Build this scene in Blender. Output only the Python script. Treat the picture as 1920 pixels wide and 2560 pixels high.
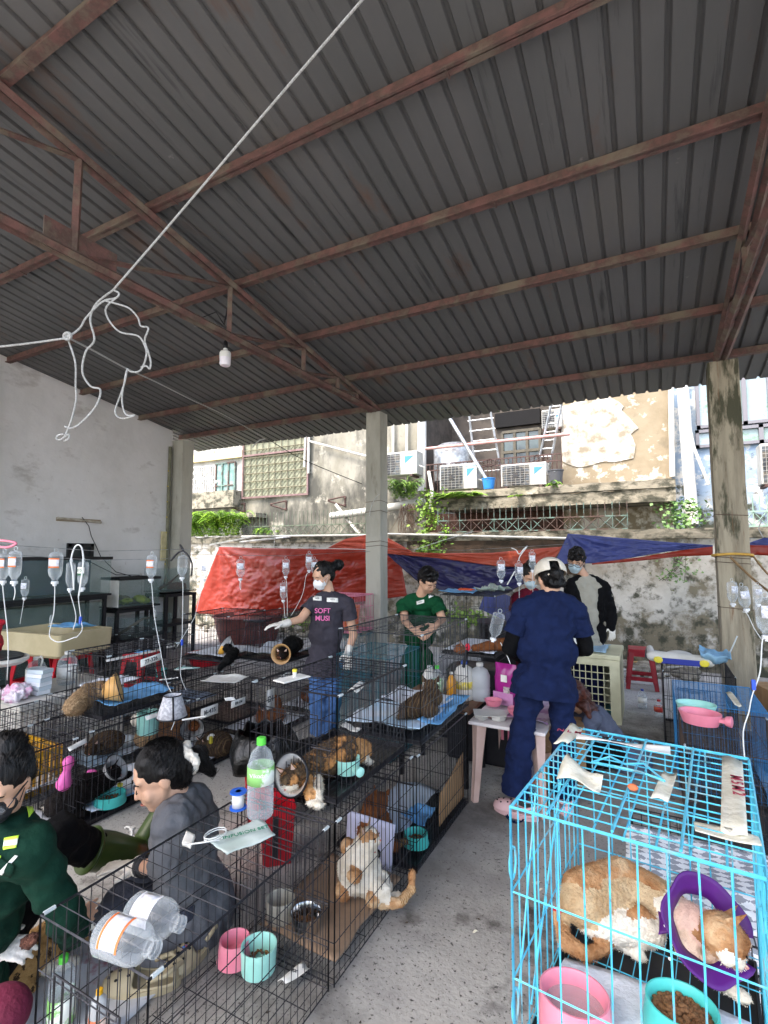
import bpy, bmesh, math, random
import numpy as np
from math import sin, cos, pi, radians, sqrt, atan, atan2, hypot
from mathutils import Vector, Matrix, Euler, noise
for o in list(bpy.data.objects): bpy.data.objects.remove(o)
SC = bpy.context.scene; COL = SC.collection
random.seed(7)
# ---------------------------------------------------------------- camera, light, exposure
F = 1255.7; H = 1.65; PITCH = atan(99.5 / F); YAW = radians(27.85)
cam_d = bpy.data.cameras.new('camera'); cam = bpy.data.objects.new('camera', cam_d); COL.objects.link(cam)
cam.location = (0, 0, H); cam.rotation_euler = (pi / 2 + PITCH, 0, YAW)
cam_d.sensor_fit = 'VERTICAL'; cam_d.sensor_height = 36; cam_d.lens = 36 * F / 2560
cam_d.clip_start = .05; cam_d.clip_end = 400; SC.camera = cam
SUN_EL, SUN_AZ = radians(56), radians(200)      # azimuth clockwise from +Y (sun behind the camera, to its left)
W_ = bpy.data.worlds.new('World'); SC.world = W_; W_.use_nodes = True
nt = W_.node_tree; bg = nt.nodes['Background']
sky = nt.nodes.new('ShaderNodeTexSky'); sky.sky_type = 'NISHITA'; sky.sun_disc = False
sky.sun_elevation = SUN_EL; sky.sun_rotation = SUN_AZ; sky.air_density = 1.0; sky.dust_density = 3.5; sky.ozone_density = .6
nt.links.new(sky.outputs[0], bg.inputs[0]); bg.inputs[1].default_value = 0.15
sun_d = bpy.data.lights.new('sun', 'SUN'); sun_d.energy = 0.65; sun_d.angle = radians(12); sun_d.color = (1, .97, .93)
sun = bpy.data.objects.new('sun', sun_d); COL.objects.link(sun)
sdir = Vector((sin(SUN_AZ) * cos(SUN_EL), cos(SUN_AZ) * cos(SUN_EL), sin(SUN_EL)))
sun.rotation_euler = sdir.to_track_quat('Z', 'Y').to_euler(); sun.location = sdir * 30
SC.view_settings.view_transform = 'Standard'; SC.view_settings.look = 'None'; SC.view_settings.gamma = 1
SC.view_settings.exposure = 2.5
SC.cycles.max_bounces = 10; SC.cycles.transparent_max_bounces = 40; SC.cycles.diffuse_bounces = 5
# ---------------------------------------------------------------- measuring helpers (photo pixel -> point in the place)
def ray(px, py):
    u = (px - 960) / F; v = (1280 - py) / F
    fw = cos(PITCH) - v * sin(PITCH); up = sin(PITCH) + v * cos(PITCH)
    return Vector((cos(YAW) * u - sin(YAW) * fw, sin(YAW) * u + cos(YAW) * fw, up)), fw
def G(px, py, z=0.):
    r, _ = ray(px, py); t = (z - H) / r.z; return Vector((r.x * t, r.y * t, z))
def PY(px, py, Y):
    r, _ = ray(px, py); t = Y / r.y; return Vector((r.x * t, Y, H + r.z * t))
def PX(px, py, X):
    r, _ = ray(px, py); t = X / r.x; return Vector((X, r.y * t, H + r.z * t))
def W(px, py, d):
    r, fw = ray(px, py); return Vector((0, 0, H)) + r * (d / fw)
FWD = Vector((-sin(YAW), cos(YAW), 0)); RGT = Vector((cos(YAW), sin(YAW), 0)); UP = Vector((0, 0, 1))
V = Vector
# ---------------------------------------------------------------- materials
MATS = {}
TS = bpy.data.scenes.new('workshop')                  # small side scene used only to evaluate modifiers; removed at the end
def bake(o):
    TS.collection.objects.link(o); vl = TS.view_layers[0]; vl.update(); me = bpy.data.meshes.new_from_object(o.evaluated_get(vl.depsgraph)); bpy.data.objects.remove(o); return me
def lin(c):
    if isinstance(c, str):
        c = [int(c[i:i + 2], 16) / 255 for i in (0, 2, 4)]
        c = [(x / 12.92 if x <= .04045 else ((x + .055) / 1.055) ** 2.4) for x in c]
    return (c[0], c[1], c[2], 1)
def mat(name, c1, c2=None, sc=6., rough=.6, metal=0., bump=0., bsc=None, c3=None, detail=6., lo=.42, hi=.6, alpha=1., trans=0., stretch=(1, 1, 1), wave=None, spec=.5, coat=0., sheen=0., ior=1.45, emit=None, rv=0.):
    if name in MATS: return MATS[name]
    m = bpy.data.materials.new(name); m.use_nodes = True; MATS[name] = m
    n = m.node_tree.nodes; l = m.node_tree.links; b = n['Principled BSDF']
    b.inputs['Base Color'].default_value = lin(c1); b.inputs['Roughness'].default_value = rough; b.inputs['Metallic'].default_value = metal
    b.inputs['Alpha'].default_value = alpha; b.inputs['Transmission Weight'].default_value = trans; b.inputs['IOR'].default_value = ior
    b.inputs['Specular IOR Level'].default_value = spec; b.inputs['Coat Weight'].default_value = coat; b.inputs['Sheen Weight'].default_value = sheen
    if emit: b.inputs['Emission Color'].default_value = lin(emit); b.inputs['Emission Strength'].default_value = 1
    tc = n.new('ShaderNodeTexCoord'); mp = n.new('ShaderNodeMapping'); mp.inputs['Scale'].default_value = stretch
    l.new(tc.outputs['Object'], mp.inputs[0])
    if c2 is not None:
        if wave:
            t = n.new('ShaderNodeTexWave'); t.inputs['Scale'].default_value = sc; t.inputs['Distortion'].default_value = wave; t.inputs['Detail'].default_value = 3
            t.inputs['Detail Scale'].default_value = 1.5; f = t.outputs['Fac']
        else:
            t = n.new('ShaderNodeTexNoise'); t.inputs['Scale'].default_value = sc; t.inputs['Detail'].default_value = detail; t.inputs['Roughness'].default_value = .62; f = t.outputs['Fac']
        l.new(mp.outputs[0], t.inputs['Vector'])
        r = n.new('ShaderNodeValToRGB'); e = r.color_ramp.elements
        e[0].position = lo; e[0].color = lin(c1); e[1].position = hi; e[1].color = lin(c2)
        if c3 is not None:
            x = e.new(min(.98, hi + (hi - lo))); x.color = lin(c3)
        l.new(f, r.inputs[0]); l.new(r.outputs[0], b.inputs['Base Color'])
    if rv:
        t3 = n.new('ShaderNodeTexNoise'); t3.inputs['Scale'].default_value = sc * 2.3; l.new(mp.outputs[0], t3.inputs['Vector'])
        mr = n.new('ShaderNodeMapRange'); mr.inputs['To Min'].default_value = max(.02, rough - rv); mr.inputs['To Max'].default_value = min(1, rough + rv)
        l.new(t3.outputs['Fac'], mr.inputs['Value']); l.new(mr.outputs[0], b.inputs['Roughness'])
    if bump:
        t2 = n.new('ShaderNodeTexNoise'); t2.inputs['Scale'].default_value = bsc or sc * 3; t2.inputs['Detail'].default_value = 8
        l.new(mp.outputs[0], t2.inputs['Vector'])
        bp = n.new('ShaderNodeBump'); bp.inputs['Strength'].default_value = min(1, bump); bp.inputs['Distance'].default_value = .02
        l.new(t2.outputs['Fac'], bp.inputs['Height']); l.new(bp.outputs[0], b.inputs['Normal'])
    return m
def overlay(m, col, sc, lo, hi, stretch=(1, 1, 1), kind='noise', zgrad=None, detail=8.):
    """second procedural layer (moss, stains, peeling paint) over a material's base colour"""
    n = m.node_tree.nodes; l = m.node_tree.links; b = n['Principled BSDF']
    tc = n.new('ShaderNodeTexCoord'); mp = n.new('ShaderNodeMapping'); mp.inputs['Scale'].default_value = stretch; mp.inputs['Location'].default_value = (random.random() * 9, 3.3, 1.7)
    l.new(tc.outputs['Object'], mp.inputs[0])
    if kind == 'noise':
        t = n.new('ShaderNodeTexNoise'); t.inputs['Scale'].default_value = sc; t.inputs['Detail'].default_value = detail; t.inputs['Roughness'].default_value = .65; f = t.outputs['Fac']
    else:
        t = n.new('ShaderNodeTexVoronoi'); t.inputs['Scale'].default_value = sc; f = t.outputs['Distance']
    l.new(mp.outputs[0], t.inputs['Vector'])
    if zgrad:                                          # growth that follows height (z0 -> full, z1 -> none)
        sp = n.new('ShaderNodeSeparateXYZ'); l.new(tc.outputs['Object'], sp.inputs[0])
        mz = n.new('ShaderNodeMapRange'); mz.inputs['From Min'].default_value = zgrad[0]; mz.inputs['From Max'].default_value = zgrad[1]
        mz.inputs['To Min'].default_value = zgrad[2]; mz.inputs['To Max'].default_value = 0; l.new(sp.outputs['Z'], mz.inputs['Value'])
        ad = n.new('ShaderNodeMath'); ad.operation = 'ADD'; l.new(f, ad.inputs[0]); l.new(mz.outputs[0], ad.inputs[1]); f = ad.outputs[0]
    mr = n.new('ShaderNodeMapRange'); mr.inputs['From Min'].default_value = lo; mr.inputs['From Max'].default_value = hi; l.new(f, mr.inputs['Value'])
    mx = n.new('ShaderNodeMix'); mx.data_type = 'RGBA'; mx.inputs['B'].default_value = lin(col); l.new(mr.outputs[0], mx.inputs['Factor'])
    bc = b.inputs['Base Color']
    if bc.is_linked: l.new(bc.links[0].from_socket, mx.inputs['A'])
    else: mx.inputs['A'].default_value = bc.default_value
    l.new(mx.outputs['Result'], bc); return m
def clearmat(name, c, a0, a1, rough=.06):
    """thin clear plastic: see-through when faced, denser towards grazing angles like a real film"""
    if name in MATS: return MATS[name]
    m = mat(name, c, rough=rough, spec=1., coat=.3); n = m.node_tree.nodes; l = m.node_tree.links
    lw = n.new('ShaderNodeLayerWeight'); lw.inputs['Blend'].default_value = .35; mr = n.new('ShaderNodeMapRange'); mr.inputs['To Min'].default_value = a0; mr.inputs['To Max'].default_value = a1
    l.new(lw.outputs['Facing'], mr.inputs['Value']); l.new(mr.outputs[0], n['Principled BSDF'].inputs['Alpha']); return m
# ---------------------------------------------------------------- mesh builder
def frame(d):
    d = d.normalized(); a = Vector((0, 0, 1)) if abs(d.z) < .9 else Vector((1, 0, 0))
    u = d.cross(a).normalized(); return u, d.cross(u).normalized(), d
class MB:
    def __init__(s): s.v = []; s.f = []; s.m = []
    def add(s, vs, fs, mi=0):
        k = len(s.v); s.v += [Vector(p) for p in vs]; s.f += [tuple(i + k for i in f) for f in fs]; s.m += [mi] * len(fs); return s
    def box(s, c, size, rz=0, mi=0, R=None, bev=0):
        R = R or Matrix.Rotation(rz, 3, 'Z'); hx, hy, hz = [a / 2 for a in size]; c = Vector(c)
        vs = [c + R @ Vector((x * hx, y * hy, z * hz)) for x in (-1, 1) for y in (-1, 1) for z in (-1, 1)]
        return s.add(vs, [(0, 1, 3, 2), (4, 6, 7, 5), (0, 4, 5, 1), (2, 3, 7, 6), (0, 2, 6, 4), (1, 5, 7, 3)], mi)
    def bb(s, a, b, mi=0):
        a = Vector(a); b = Vector(b); return s.box((a + b) / 2, [abs(x) for x in (b - a)], mi=mi)
    def tube(s, pts, r, n=6, cap=True, mi=0, closed=False, flat=1.):
        pts = [Vector(p) for p in pts]; rs = r if isinstance(r, (list, tuple)) else [r] * len(pts); k = len(s.v)
        u = None; N = len(pts)
        for i, p in enumerate(pts):
            a = pts[i - 1] if (i > 0 or closed) else pts[i]; b = pts[(i + 1) % N] if (i < N - 1 or closed) else pts[i]
            d = b - a; d = d.normalized() if d.length > 1e-9 else Vector((0, 0, 1))
            if u is None: u, w, _ = frame(d)
            else:
                u = u - d * u.dot(d)
                u = u.normalized() if u.length > 1e-6 else frame(d)[0]
                w = d.cross(u)
            for j in range(n):
                t = 2 * pi * j / n; s.v.append(p + (u * cos(t) + w * sin(t) * flat) * rs[i])
        for i in range(N if closed else N - 1):
            i2 = (i + 1) % N
            for j in range(n):
                s.f.append((k + i * n + j, k + i * n + (j + 1) % n, k + i2 * n + (j + 1) % n, k + i2 * n + j)); s.m.append(mi)
        if cap and not closed:
            s.f.append(tuple(k + j for j in range(n))[::-1]); s.f.append(tuple(k + (N - 1) * n + j for j in range(n))); s.m += [mi, mi]
        return s
    def lathe(s, prof, c=(0, 0, 0), ax=(0, 0, 1), n=20, mi=0, sx=1., sy=1., mis=None, xdir=None, cap=True):
        c = Vector(c); d = Vector(ax).normalized()
        if abs(d.z) > .999: u, w = Vector((1, 0, 0)), Vector((0, 1, 0)) * (1 if d.z > 0 else -1)
        else: u, w, _ = frame(d)
        if xdir is not None: u = Vector(xdir).normalized(); w = d.cross(u)
        k = len(s.v); P = len(prof)
        for r, z in prof:
            for j in range(n):
                t = 2 * pi * j / n; s.v.append(c + d * z + (u * cos(t) * sx + w * sin(t) * sy) * r)
        for i in range(P - 1):
            for j in range(n):
                s.f.append((k + i * n + j, k + i * n + (j + 1) % n, k + (i + 1) * n + (j + 1) % n, k + (i + 1) * n + j)); s.m.append(mis[i] if mis else mi)
        if prof[0][0] > 1e-6 and cap: s.f.append(tuple(k + j for j in range(n))[::-1]); s.m.append(mis[0] if mis else mi)
        if prof[-1][0] > 1e-6 and cap: s.f.append(tuple(k + (P - 1) * n + j for j in range(n))); s.m.append(mis[-1] if mis else mi)
        return s
    def grid(s, fn, nu, nv, mi=0, th=0.):
        k = len(s.v)
        P = [[Vector(fn(i / nu, j / nv)) for j in range(nv + 1)] for i in range(nu + 1)]
        vs = [P[i][j] for i in range(nu + 1) for j in range(nv + 1)]
        fs = [(i * (nv + 1) + j, (i + 1) * (nv + 1) + j, (i + 1) * (nv + 1) + j + 1, i * (nv + 1) + j + 1) for i in range(nu) for j in range(nv)]
        s.add(vs, fs, mi); return s
    def ball(s, c, r, n=12, mi=0, R=None):
        c = Vector(c); rr = (r, r, r) if not isinstance(r, (tuple, list)) else r; R = R or Matrix.Identity(3); k = len(s.v); h = n // 2 + 1
        vs = [c + R @ Vector((0, 0, rr[2]))]
        for i in range(1, h):
            a = pi * i / h
            for j in range(n):
                t = 2 * pi * j / n; vs.append(c + R @ Vector((rr[0] * sin(a) * cos(t), rr[1] * sin(a) * sin(t), rr[2] * cos(a))))
        vs.append(c - R @ Vector((0, 0, rr[2]))); L = len(vs) - 1; fs = []
        for j in range(n): fs.append((0, 1 + j, 1 + (j + 1) % n))
        for i in range(h - 2):
            for j in range(n): fs.append((1 + i * n + j, 1 + (i + 1) * n + j, 1 + (i + 1) * n + (j + 1) % n, 1 + i * n + (j + 1) % n))
        b0 = 1 + (h - 2) * n
        for j in range(n): fs.append((b0 + j, L, b0 + (j + 1) % n))
        return s.add(vs, fs, mi)
    def caps(s, p0, p1, r0, r1, n=10, mi=0):
        p0 = Vector(p0); p1 = Vector(p1); d = p1 - p0
        if d.length < 1e-5: return s.ball(p0, max(r0, r1), n, mi)
        q = d.normalized(); pts = []; rs = []
        for a in (85, 60, 30): pts.append(p0 - q * r0 * sin(radians(a))); rs.append(r0 * cos(radians(a)))
        pts.append(p0); rs.append(r0); pts.append(p1); rs.append(r1)
        for a in (30, 60, 85): pts.append(p1 + q * r1 * sin(radians(a))); rs.append(r1 * cos(radians(a)))
        return s.tube(pts, rs, n, True, mi)
    def build(s, name, mats, parent=None, smooth=False, world=False, solid=0., bev=0., ang=None, sub=0):
        me = bpy.data.meshes.new(name); me.from_pydata([tuple(v) for v in s.v], [], s.f)
        if not isinstance(mats, (list, tuple)): mats = [mats]
        for m in mats: me.materials.append(m)
        if len(mats) > 1: me.polygons.foreach_set('material_index', s.m)
        bm = bmesh.new(); bm.from_mesh(me); bmesh.ops.recalc_face_normals(bm, faces=bm.faces); bm.to_mesh(me); bm.free()
        if world and parent: me.transform(parent_matrix(parent).inverted())
        if smooth: me.polygons.foreach_set('use_smooth', [True] * len(me.polygons))
        o = bpy.data.objects.new(name, me); COL.objects.link(o)
        if parent: o.parent = parent
        if solid: md = o.modifiers.new('s', 'SOLIDIFY'); md.thickness = solid; md.offset = 0
        if bev: md = o.modifiers.new('b', 'BEVEL'); md.width = bev; md.segments = 2; md.limit_method = 'ANGLE'
        if sub: md = o.modifiers.new('u', 'SUBSURF'); md.levels = sub; md.render_levels = sub
        if smooth and ang: me.set_sharp_from_angle(angle=radians(ang))
        me.update(); return o
def parent_matrix(p):
    m = Matrix.LocRotScale(p.location, p.rotation_euler, p.scale)
    return parent_matrix(p.parent) @ m if p.parent else m
def tag(o, label=None, cat=None, group=None, kind=None):
    if label: o['label'] = label
    if cat: o['category'] = cat
    if group: o['group'] = group
    if kind: o['kind'] = kind
    return o
def thing(name, label, cat, loc=(0, 0, 0), rz=0, group=None):
    o = bpy.data.objects.new(name, None); COL.objects.link(o); o.location = loc; o.rotation_euler = (0, 0, rz); o.empty_display_size = .1
    return tag(o, label, cat, group)
def kids(o): return [c for c in bpy.data.objects if c.parent == o]
def copy_tree(o, loc=None, rz=None, label=None, parent=None, ch=None):
    c = o.copy(); COL.objects.link(c)
    if parent: c.parent = parent
    for k in list(o.children): copy_tree(k, parent=c)
    if loc is not None: c.location = loc
    if rz is not None: c.rotation_euler = (0, 0, rz)
    if label: c['label'] = label
    return c
def text_mesh(body, size, m, name, parent, origin, xdir, ydir, ext=.0006, align='CENTER'):
    cu = bpy.data.curves.new('t', 'FONT'); cu.body = body; cu.size = size; cu.extrude = ext; cu.align_x = align; cu.align_y = 'CENTER'; cu.offset = size * .012
    me = bake(bpy.data.objects.new('t', cu))
    x = Vector(xdir).normalized(); y = Vector(ydir); y = (y - x * y.dot(x)).normalized(); z = x.cross(y)
    M4 = Matrix((x, y, z)).transposed().to_4x4(); M4.translation = Vector(origin); me.transform(M4)
    if parent: me.transform(parent_matrix(parent).inverted())
    me.materials.clear(); me.materials.append(m); me.name = name
    o = bpy.data.objects.new(name, me); COL.objects.link(o); o.parent = parent; return o
# ---------------------------------------------------------------- blobs: one continuous skin over bones
def d_caps(p, a, b, ra, rb):
    ab = b - a; t = max(0, min(1, (p - a).dot(ab) / max(1e-9, ab.length_squared))); return (p - a - ab * t).length - (ra + (rb - ra) * t)
def blob(name, prims, mats, parent=None, vox=.01, smooth=4, world=True, wob=.0, disp=0., dscale=.1, cuts=()):
    """prims: ('c',p0,p1,r0,r1,mi) or ('e',c,(rx,ry,rz),R,mi)"""
    mb = MB()
    for p in prims:
        if p[0] == 'c': mb.caps(p[1], p[2], p[3], p[4], 12)
        else: mb.ball(p[1], p[2], 16, 0, p[3])
    me = bpy.data.meshes.new(name); me.from_pydata([tuple(v) for v in mb.v], [], mb.f)
    bm = bmesh.new(); bm.from_mesh(me); bmesh.ops.recalc_face_normals(bm, faces=bm.faces); bm.to_mesh(me); bm.free()
    o = bpy.data.objects.new(name, me)
    md = o.modifiers.new('r', 'REMESH'); md.mode = 'VOXEL'; md.voxel_size = vox
    md = o.modifiers.new('s', 'SMOOTH'); md.iterations = smooth; md.factor = .5
    me2 = bake(o)
    if disp:
        me2.update()
        nv = len(me2.vertices); co = np.empty(nv * 3); no = np.empty(nv * 3); me2.vertices.foreach_get('co', co); me2.vertex_normals.foreach_get('vector', no); co = co.reshape(-1, 3); no = no.reshape(-1, 3)
        k = np.array([noise.noise(Vector(c)) + .5 * noise.noise(Vector(c * 2.3 + 5)) + .35 * (.3 - abs(noise.noise(Vector(c * 1.4 + 9)))) for c in co / dscale]) * disp
        me2.vertices.foreach_set('co', (co + no * k[:, None]).ravel()); me2.update()
    if cuts:                                            # clean hems and cuffs
        bm = bmesh.new(); bm.from_mesh(me2)
        for (cp, cn, cr) in cuts:
            fs = [f for f in bm.faces if (f.calc_center_median() - cp).length < cr]; gs = list({v for f in fs for v in f.verts}) + list({e for f in fs for e in f.edges}) + fs
            bmesh.ops.bisect_plane(bm, geom=gs, plane_co=cp, plane_no=cn, clear_outer=True)
        bm.to_mesh(me2); bm.free()
    if not isinstance(mats, (list, tuple)): mats = [mats]
    for m in mats: me2.materials.append(m)
    if len(mats) > 1:
        nf = len(me2.polygons); C = np.empty(nf * 3); me2.polygons.foreach_get('center', C); C = C.reshape(-1, 3)
        if wob: C = C + np.array([tuple(noise.noise_vector(Vector(c) * 25)) for c in C]) * wob
        best = np.full(nf, 1e9); idx = np.zeros(nf, int)
        for p in prims:
            if p[0] == 'c':
                a = np.array(p[1]); ab = np.array(p[2]) - a; tt = np.clip((C - a) @ ab / max(1e-9, ab @ ab), 0, 1); d = np.linalg.norm(C - a - tt[:, None] * ab, axis=1) - (p[3] + (p[4] - p[3]) * tt); mi = p[5] if len(p) > 5 else 0
            else:
                q = C - np.array(p[1]); q = q @ np.array(p[3]) if p[3] else q; r = np.array(p[2]); d = (np.linalg.norm(q / r, axis=1) - 1) * r.min(); mi = p[4] if len(p) > 4 else 0
            m_ = d < best; best[m_] = d[m_]; idx[m_] = mi
        me2.polygons.foreach_set('material_index', idx.tolist())
    me2.polygons.foreach_set('use_smooth', [True] * len(me2.polygons))
    if world and parent: me2.transform(parent_matrix(parent).inverted())
    o = bpy.data.objects.new(name, me2); COL.objects.link(o)
    if parent: o.parent = parent
    me2.update(); return o
def hit(o, px, py):
    """where the line of sight through a photo pixel meets an object already standing in the place"""
    from mathutils.bvhtree import BVHTree
    M4 = parent_matrix(o); me = o.data
    if '_bvh' not in o.__dict__ if hasattr(o, '__dict__') else True:
        pass
    key = o.name
    if key not in HITS: HITS[key] = BVHTree.FromPolygons([M4 @ v.co for v in me.vertices], [tuple(p.vertices) for p in me.polygons])
    r, _ = ray(px, py); q = HITS[key].ray_cast(V((0, 0, H)), r.normalized()); return (q[0], q[1]) if q[0] is not None else (None, None)
HITS = {}
def patch(name, o, m, quad, parent, off=.003, nu=8, nv=3):
    """cloth patch lying on a garment's surface"""
    a, b_, c, d = [V((x, y)) for x, y in quad]; P = {}; mb = MB()
    for i in range(nu + 1):
        for j in range(nv + 1):
            p = a.lerp(b_, i / nu).lerp(d.lerp(c, i / nu), j / nv); h, n = hit(o, p.x, p.y)
            if h is not None: P[i, j] = len(mb.v); mb.v.append(h + n * off)
    for i in range(nu):
        for j in range(nv):
            k = [(i, j), (i + 1, j), (i + 1, j + 1), (i, j + 1)]
            if all(q in P for q in k): mb.f.append(tuple(P[q] for q in k)); mb.m.append(0)
    return mb.build(name, m, parent, True, True, .0015) if mb.f else None
def cloth(name, m, top, bot, nu=40, nv=12, amp=.03, fr=9, parent=None, ndir=(0, -1, 0), th=.003, seed=0, sag=0.):
    def poly(P, t):
        t *= len(P) - 1; i = min(int(t), len(P) - 2); return P[i].lerp(P[i + 1], t - i)
    nd = Vector(ndir)
    def fn(u, v):
        p = poly(top, u).lerp(poly(bot, u), v); e = min(1, 4 * v, 4 * u + .15, 4 * (1 - u) + .15)
        w = .32 * (1 - 2.2 * abs(noise.noise(Vector((u * fr * 3.1 + v * 2, v * fr * 2.2 - u, seed + 11))))) + .15 * (1 - 2 * abs(noise.noise(Vector((u * fr * 7.3, v * fr * 6.1 + u * 5, seed + 21))))) + sin(u * fr + v * 3 + seed) * .35 + .7 * noise.noise(Vector((u * fr, v * fr * .5, seed))) + .5 * noise.noise(Vector((u * fr * 2.7, v * fr * 1.9, seed + 4))) + .25 * abs(noise.noise(Vector((u * fr * 6, v * fr * 5, seed + 8))))
        q = hypot(u * 2, v + .02); w = w * .6 + .9 * sin(atan2(v + .02, u * 2 + .02) * 17 + seed) * math.exp(-q * 1.6) * min(1, q * 6) + .5 * sin(atan2(v + .02, 2 - u * 2 + .02) * 13) * math.exp(-hypot(2 - u * 2, v) * 1.6)
        return p + nd * (w * amp * e + sag * sin(pi * v))
    return MB().grid(fn, nu, nv).build(name, m, parent, smooth=True, world=bool(parent), solid=th)
# ---------------------------------------------------------------- palette
m_conc = mat('concrete_floor', '9f9c97', 'b2afa8', 3.2, .85, bump=.25, bsc=60, c3='a5a29b', lo=.35, hi=.6, rv=.15)
overlay(m_conc, '4c4946', 60, .575, .64); overlay(m_conc, '4a4846', 24, .63, .68); overlay(m_conc, 'b3aca0', 70, .62, .7); overlay(m_conc, '5d5a56', 1.1, .53, .7); overlay(m_conc, '45413c', 1.7, .59, .68); overlay(m_conc, '6e6862', .5, .5, .7)
m_roof = mat('roof_sheet', '5f5f5e', '666564', 1.4, .7, .1, .12, 30, c3='6b6863', stretch=(1, .25, 1))
overlay(m_roof, '6b5346', 2.2, .58, .72, (1, .3, 1)); overlay(m_roof, '8a8785', 5, .68, .76); overlay(m_roof, '3f4040', 3, .6, .7, (3, .12, 1))
m_steel = mat('red_oxide_steel', '785650', '5f4a44', 9, .85, bump=.2, bsc=60, c3='6e6156', stretch=(1, 1, 1), lo=.38, hi=.55); overlay(m_steel, '756a5c', 3, .5, .62)
m_plast = mat('wall_plaster', 'e2e0df', 'dad8d6', 1.1, .9, bump=.35, bsc=9, c3='cfcdca', lo=.4, hi=.58); overlay(m_plast, '9a928b', 1.5, .59, .8, (1, 1, 2)); overlay(m_plast, 'a39a92', 9, .66, .78)
m_col = mat('column_concrete', 'b3b0a4', '9d9a8d', 2.5, .88, bump=.3, bsc=14, c3='8b8778', stretch=(1, 1, .35)); overlay(m_col, '6b675a', 6, .6, .7, (1, 1, .2))
m_col2 = mat('weathered_column', 'a39a86', '8b8270', 4, .9, bump=.4, bsc=12, c3='6a5c48', stretch=(3, 3, .3)); overlay(m_col2, '4b4a3a', 5, .56, .66, (2, 2, .4), zgrad=(3.7, 1.2, .12)) ; overlay(m_col2, '7a5a40', 6, .6, .68, (4, 4, .2))
m_moss = mat('mossy_whitewash', 'c4c1b8', 'aeaaa0', 2.5, .92, bump=.5, bsc=10, c3='a09680')
overlay(m_moss, '7b7462', 3.2, .5, .6, zgrad=(0, 1.3, .12)); overlay(m_moss, '45463a', 5.5, .54, .66, zgrad=(0, 1.1, .12)); overlay(m_moss, '35342e', 2.6, .6, .7); overlay(m_moss, '6a6f3c', 7, .64, .7)
m_dkw = mat('dark_brown_wall', '5b4a3c', '3b332a', 4, .95, bump=.5, bsc=12, c3='75604a'); overlay(m_dkw, '8f8670', 3, .6, .68)
m_beige = mat('stained_beige_wall', '8f8b7e', '7c786a', 1.6, .92, bump=.4, bsc=7, c3='666256', stretch=(1, 1, .6)); overlay(m_beige, '4a4942', 1.5, .52, .7, (1.2, 1, .5), zgrad=(2.0, 4.5, .16)); overlay(m_beige, 'aca798', 2.6, .58, .68); overlay(m_beige, '6b6a5e', 9, .62, .7)
m_ledge = mat('mossy_slab', '8f8877', '504e42', 5, .95, bump=.6, bsc=12, c3='34342a', stretch=(1, 1, 1.6), lo=.45, hi=.58); overlay(m_ledge, 'a9a290', 3, .6, .68)
m_ochre = mat('ochre_wall', '8c7f68', '80735c', 2.2, .9, bump=.3, bsc=9, c3='988d78'); overlay(m_ochre, 'c8c2b4', 3.4, .58, .66, zgrad=(2.6, 3.6, .1)); overlay(m_ochre, '6a6150', 2.4, .58, .72); overlay(m_ochre, '8b7f68', 8, .66, .72)
m_peel = mat('bare_lime_plaster', 'c9c5bc', 'a9a192', 5, .9, bump=.4, bsc=20, c3='857b68', lo=.42, hi=.52)
m_blue = mat('pale_blue_wall', '7f92a6', '929ea6', 2, .9, bump=.3, bsc=9, c3='6c839f'); overlay(m_blue, 'c4c3bd', 4, .52, .6); overlay(m_blue, '8f7f68', 2.5, .62, .7); overlay(m_blue, '3f4236', 5, .58, .68, zgrad=(1.9, 3.0, .16))
m_white = mat('chalky_white_paint', 'd2d0ca', 'c0beb6', 3, .8, bump=.2, bsc=18, c3='aaa79c'); m_white2 = mat('weathered_white_paint', 'aeada8', '96948c', 4, .85, bump=.3, c3='8f8d84'); overlay(m_white2, '5f5e54', 4, .55, .68, (1, 1, .5), zgrad=(2.2, 3.3, .12))
m_pvc = mat('pvc_pipe', 'c2c0b8', 'b0ada3', 5, .5, c3='b8b3a5'); m_pink = mat('faded_pink_pipe', 'b98f88', 'a87c74', 6, .6)
m_green = mat('green_fence_paint', '687e74', '54473f', 3, .7, c3='5a463e', lo=.45, hi=.52); m_rust = mat('rusty_iron', '4c3832', '594640', 9, .85, c3='3c2e2a')
m_dark = mat('recess_shade_black', '0c0c0e', '08080a', 4, .9); m_glassd = mat('dark_window_glass', '2b3336', '3c4a48', 2, .12, spec=.8)
m_glassp = mat('pale_window_glass', '8fa0a6', '7b9088', 1.2, .1, spec=.8); overlay(m_glassp, '5c7a58', 2.4, .55, .62)
m_frame = mat('grey_window_frame', '6e6c70', rough=.5); m_alu = mat('aluminium', 'c5c7c8', '9a9c9e', 12, .4, .8)
m_acw = mat('ac_casing', 'b2b1aa', 'a3a198', 6, .55, c3='929084'); m_fin = mat('ac_fins', '5c564c', '48525a', 14, .7); m_black = mat('black_plastic', '17171a', '222226', 8, .5)
m_or = mat('orange_tarp', '8e2a1a', '80220f', 4, .36, c3='9c3421', bump=.5, bsc=6, spec=.4); m_or2 = mat('bright_orange_tarp', 'a84630', '9c3c28', 4, .5, c3='ee6a48', bump=.4, bsc=7)
m_bl = mat('navy_tarp', '211f50', '1b1a42', 5, .45, c3='282e66', bump=.4, bsc=7); m_bl2 = mat('bright_blue_tarp', '3c4684', '343e78', 5, .5, c3='5a649c', bump=.4, bsc=8)
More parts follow.
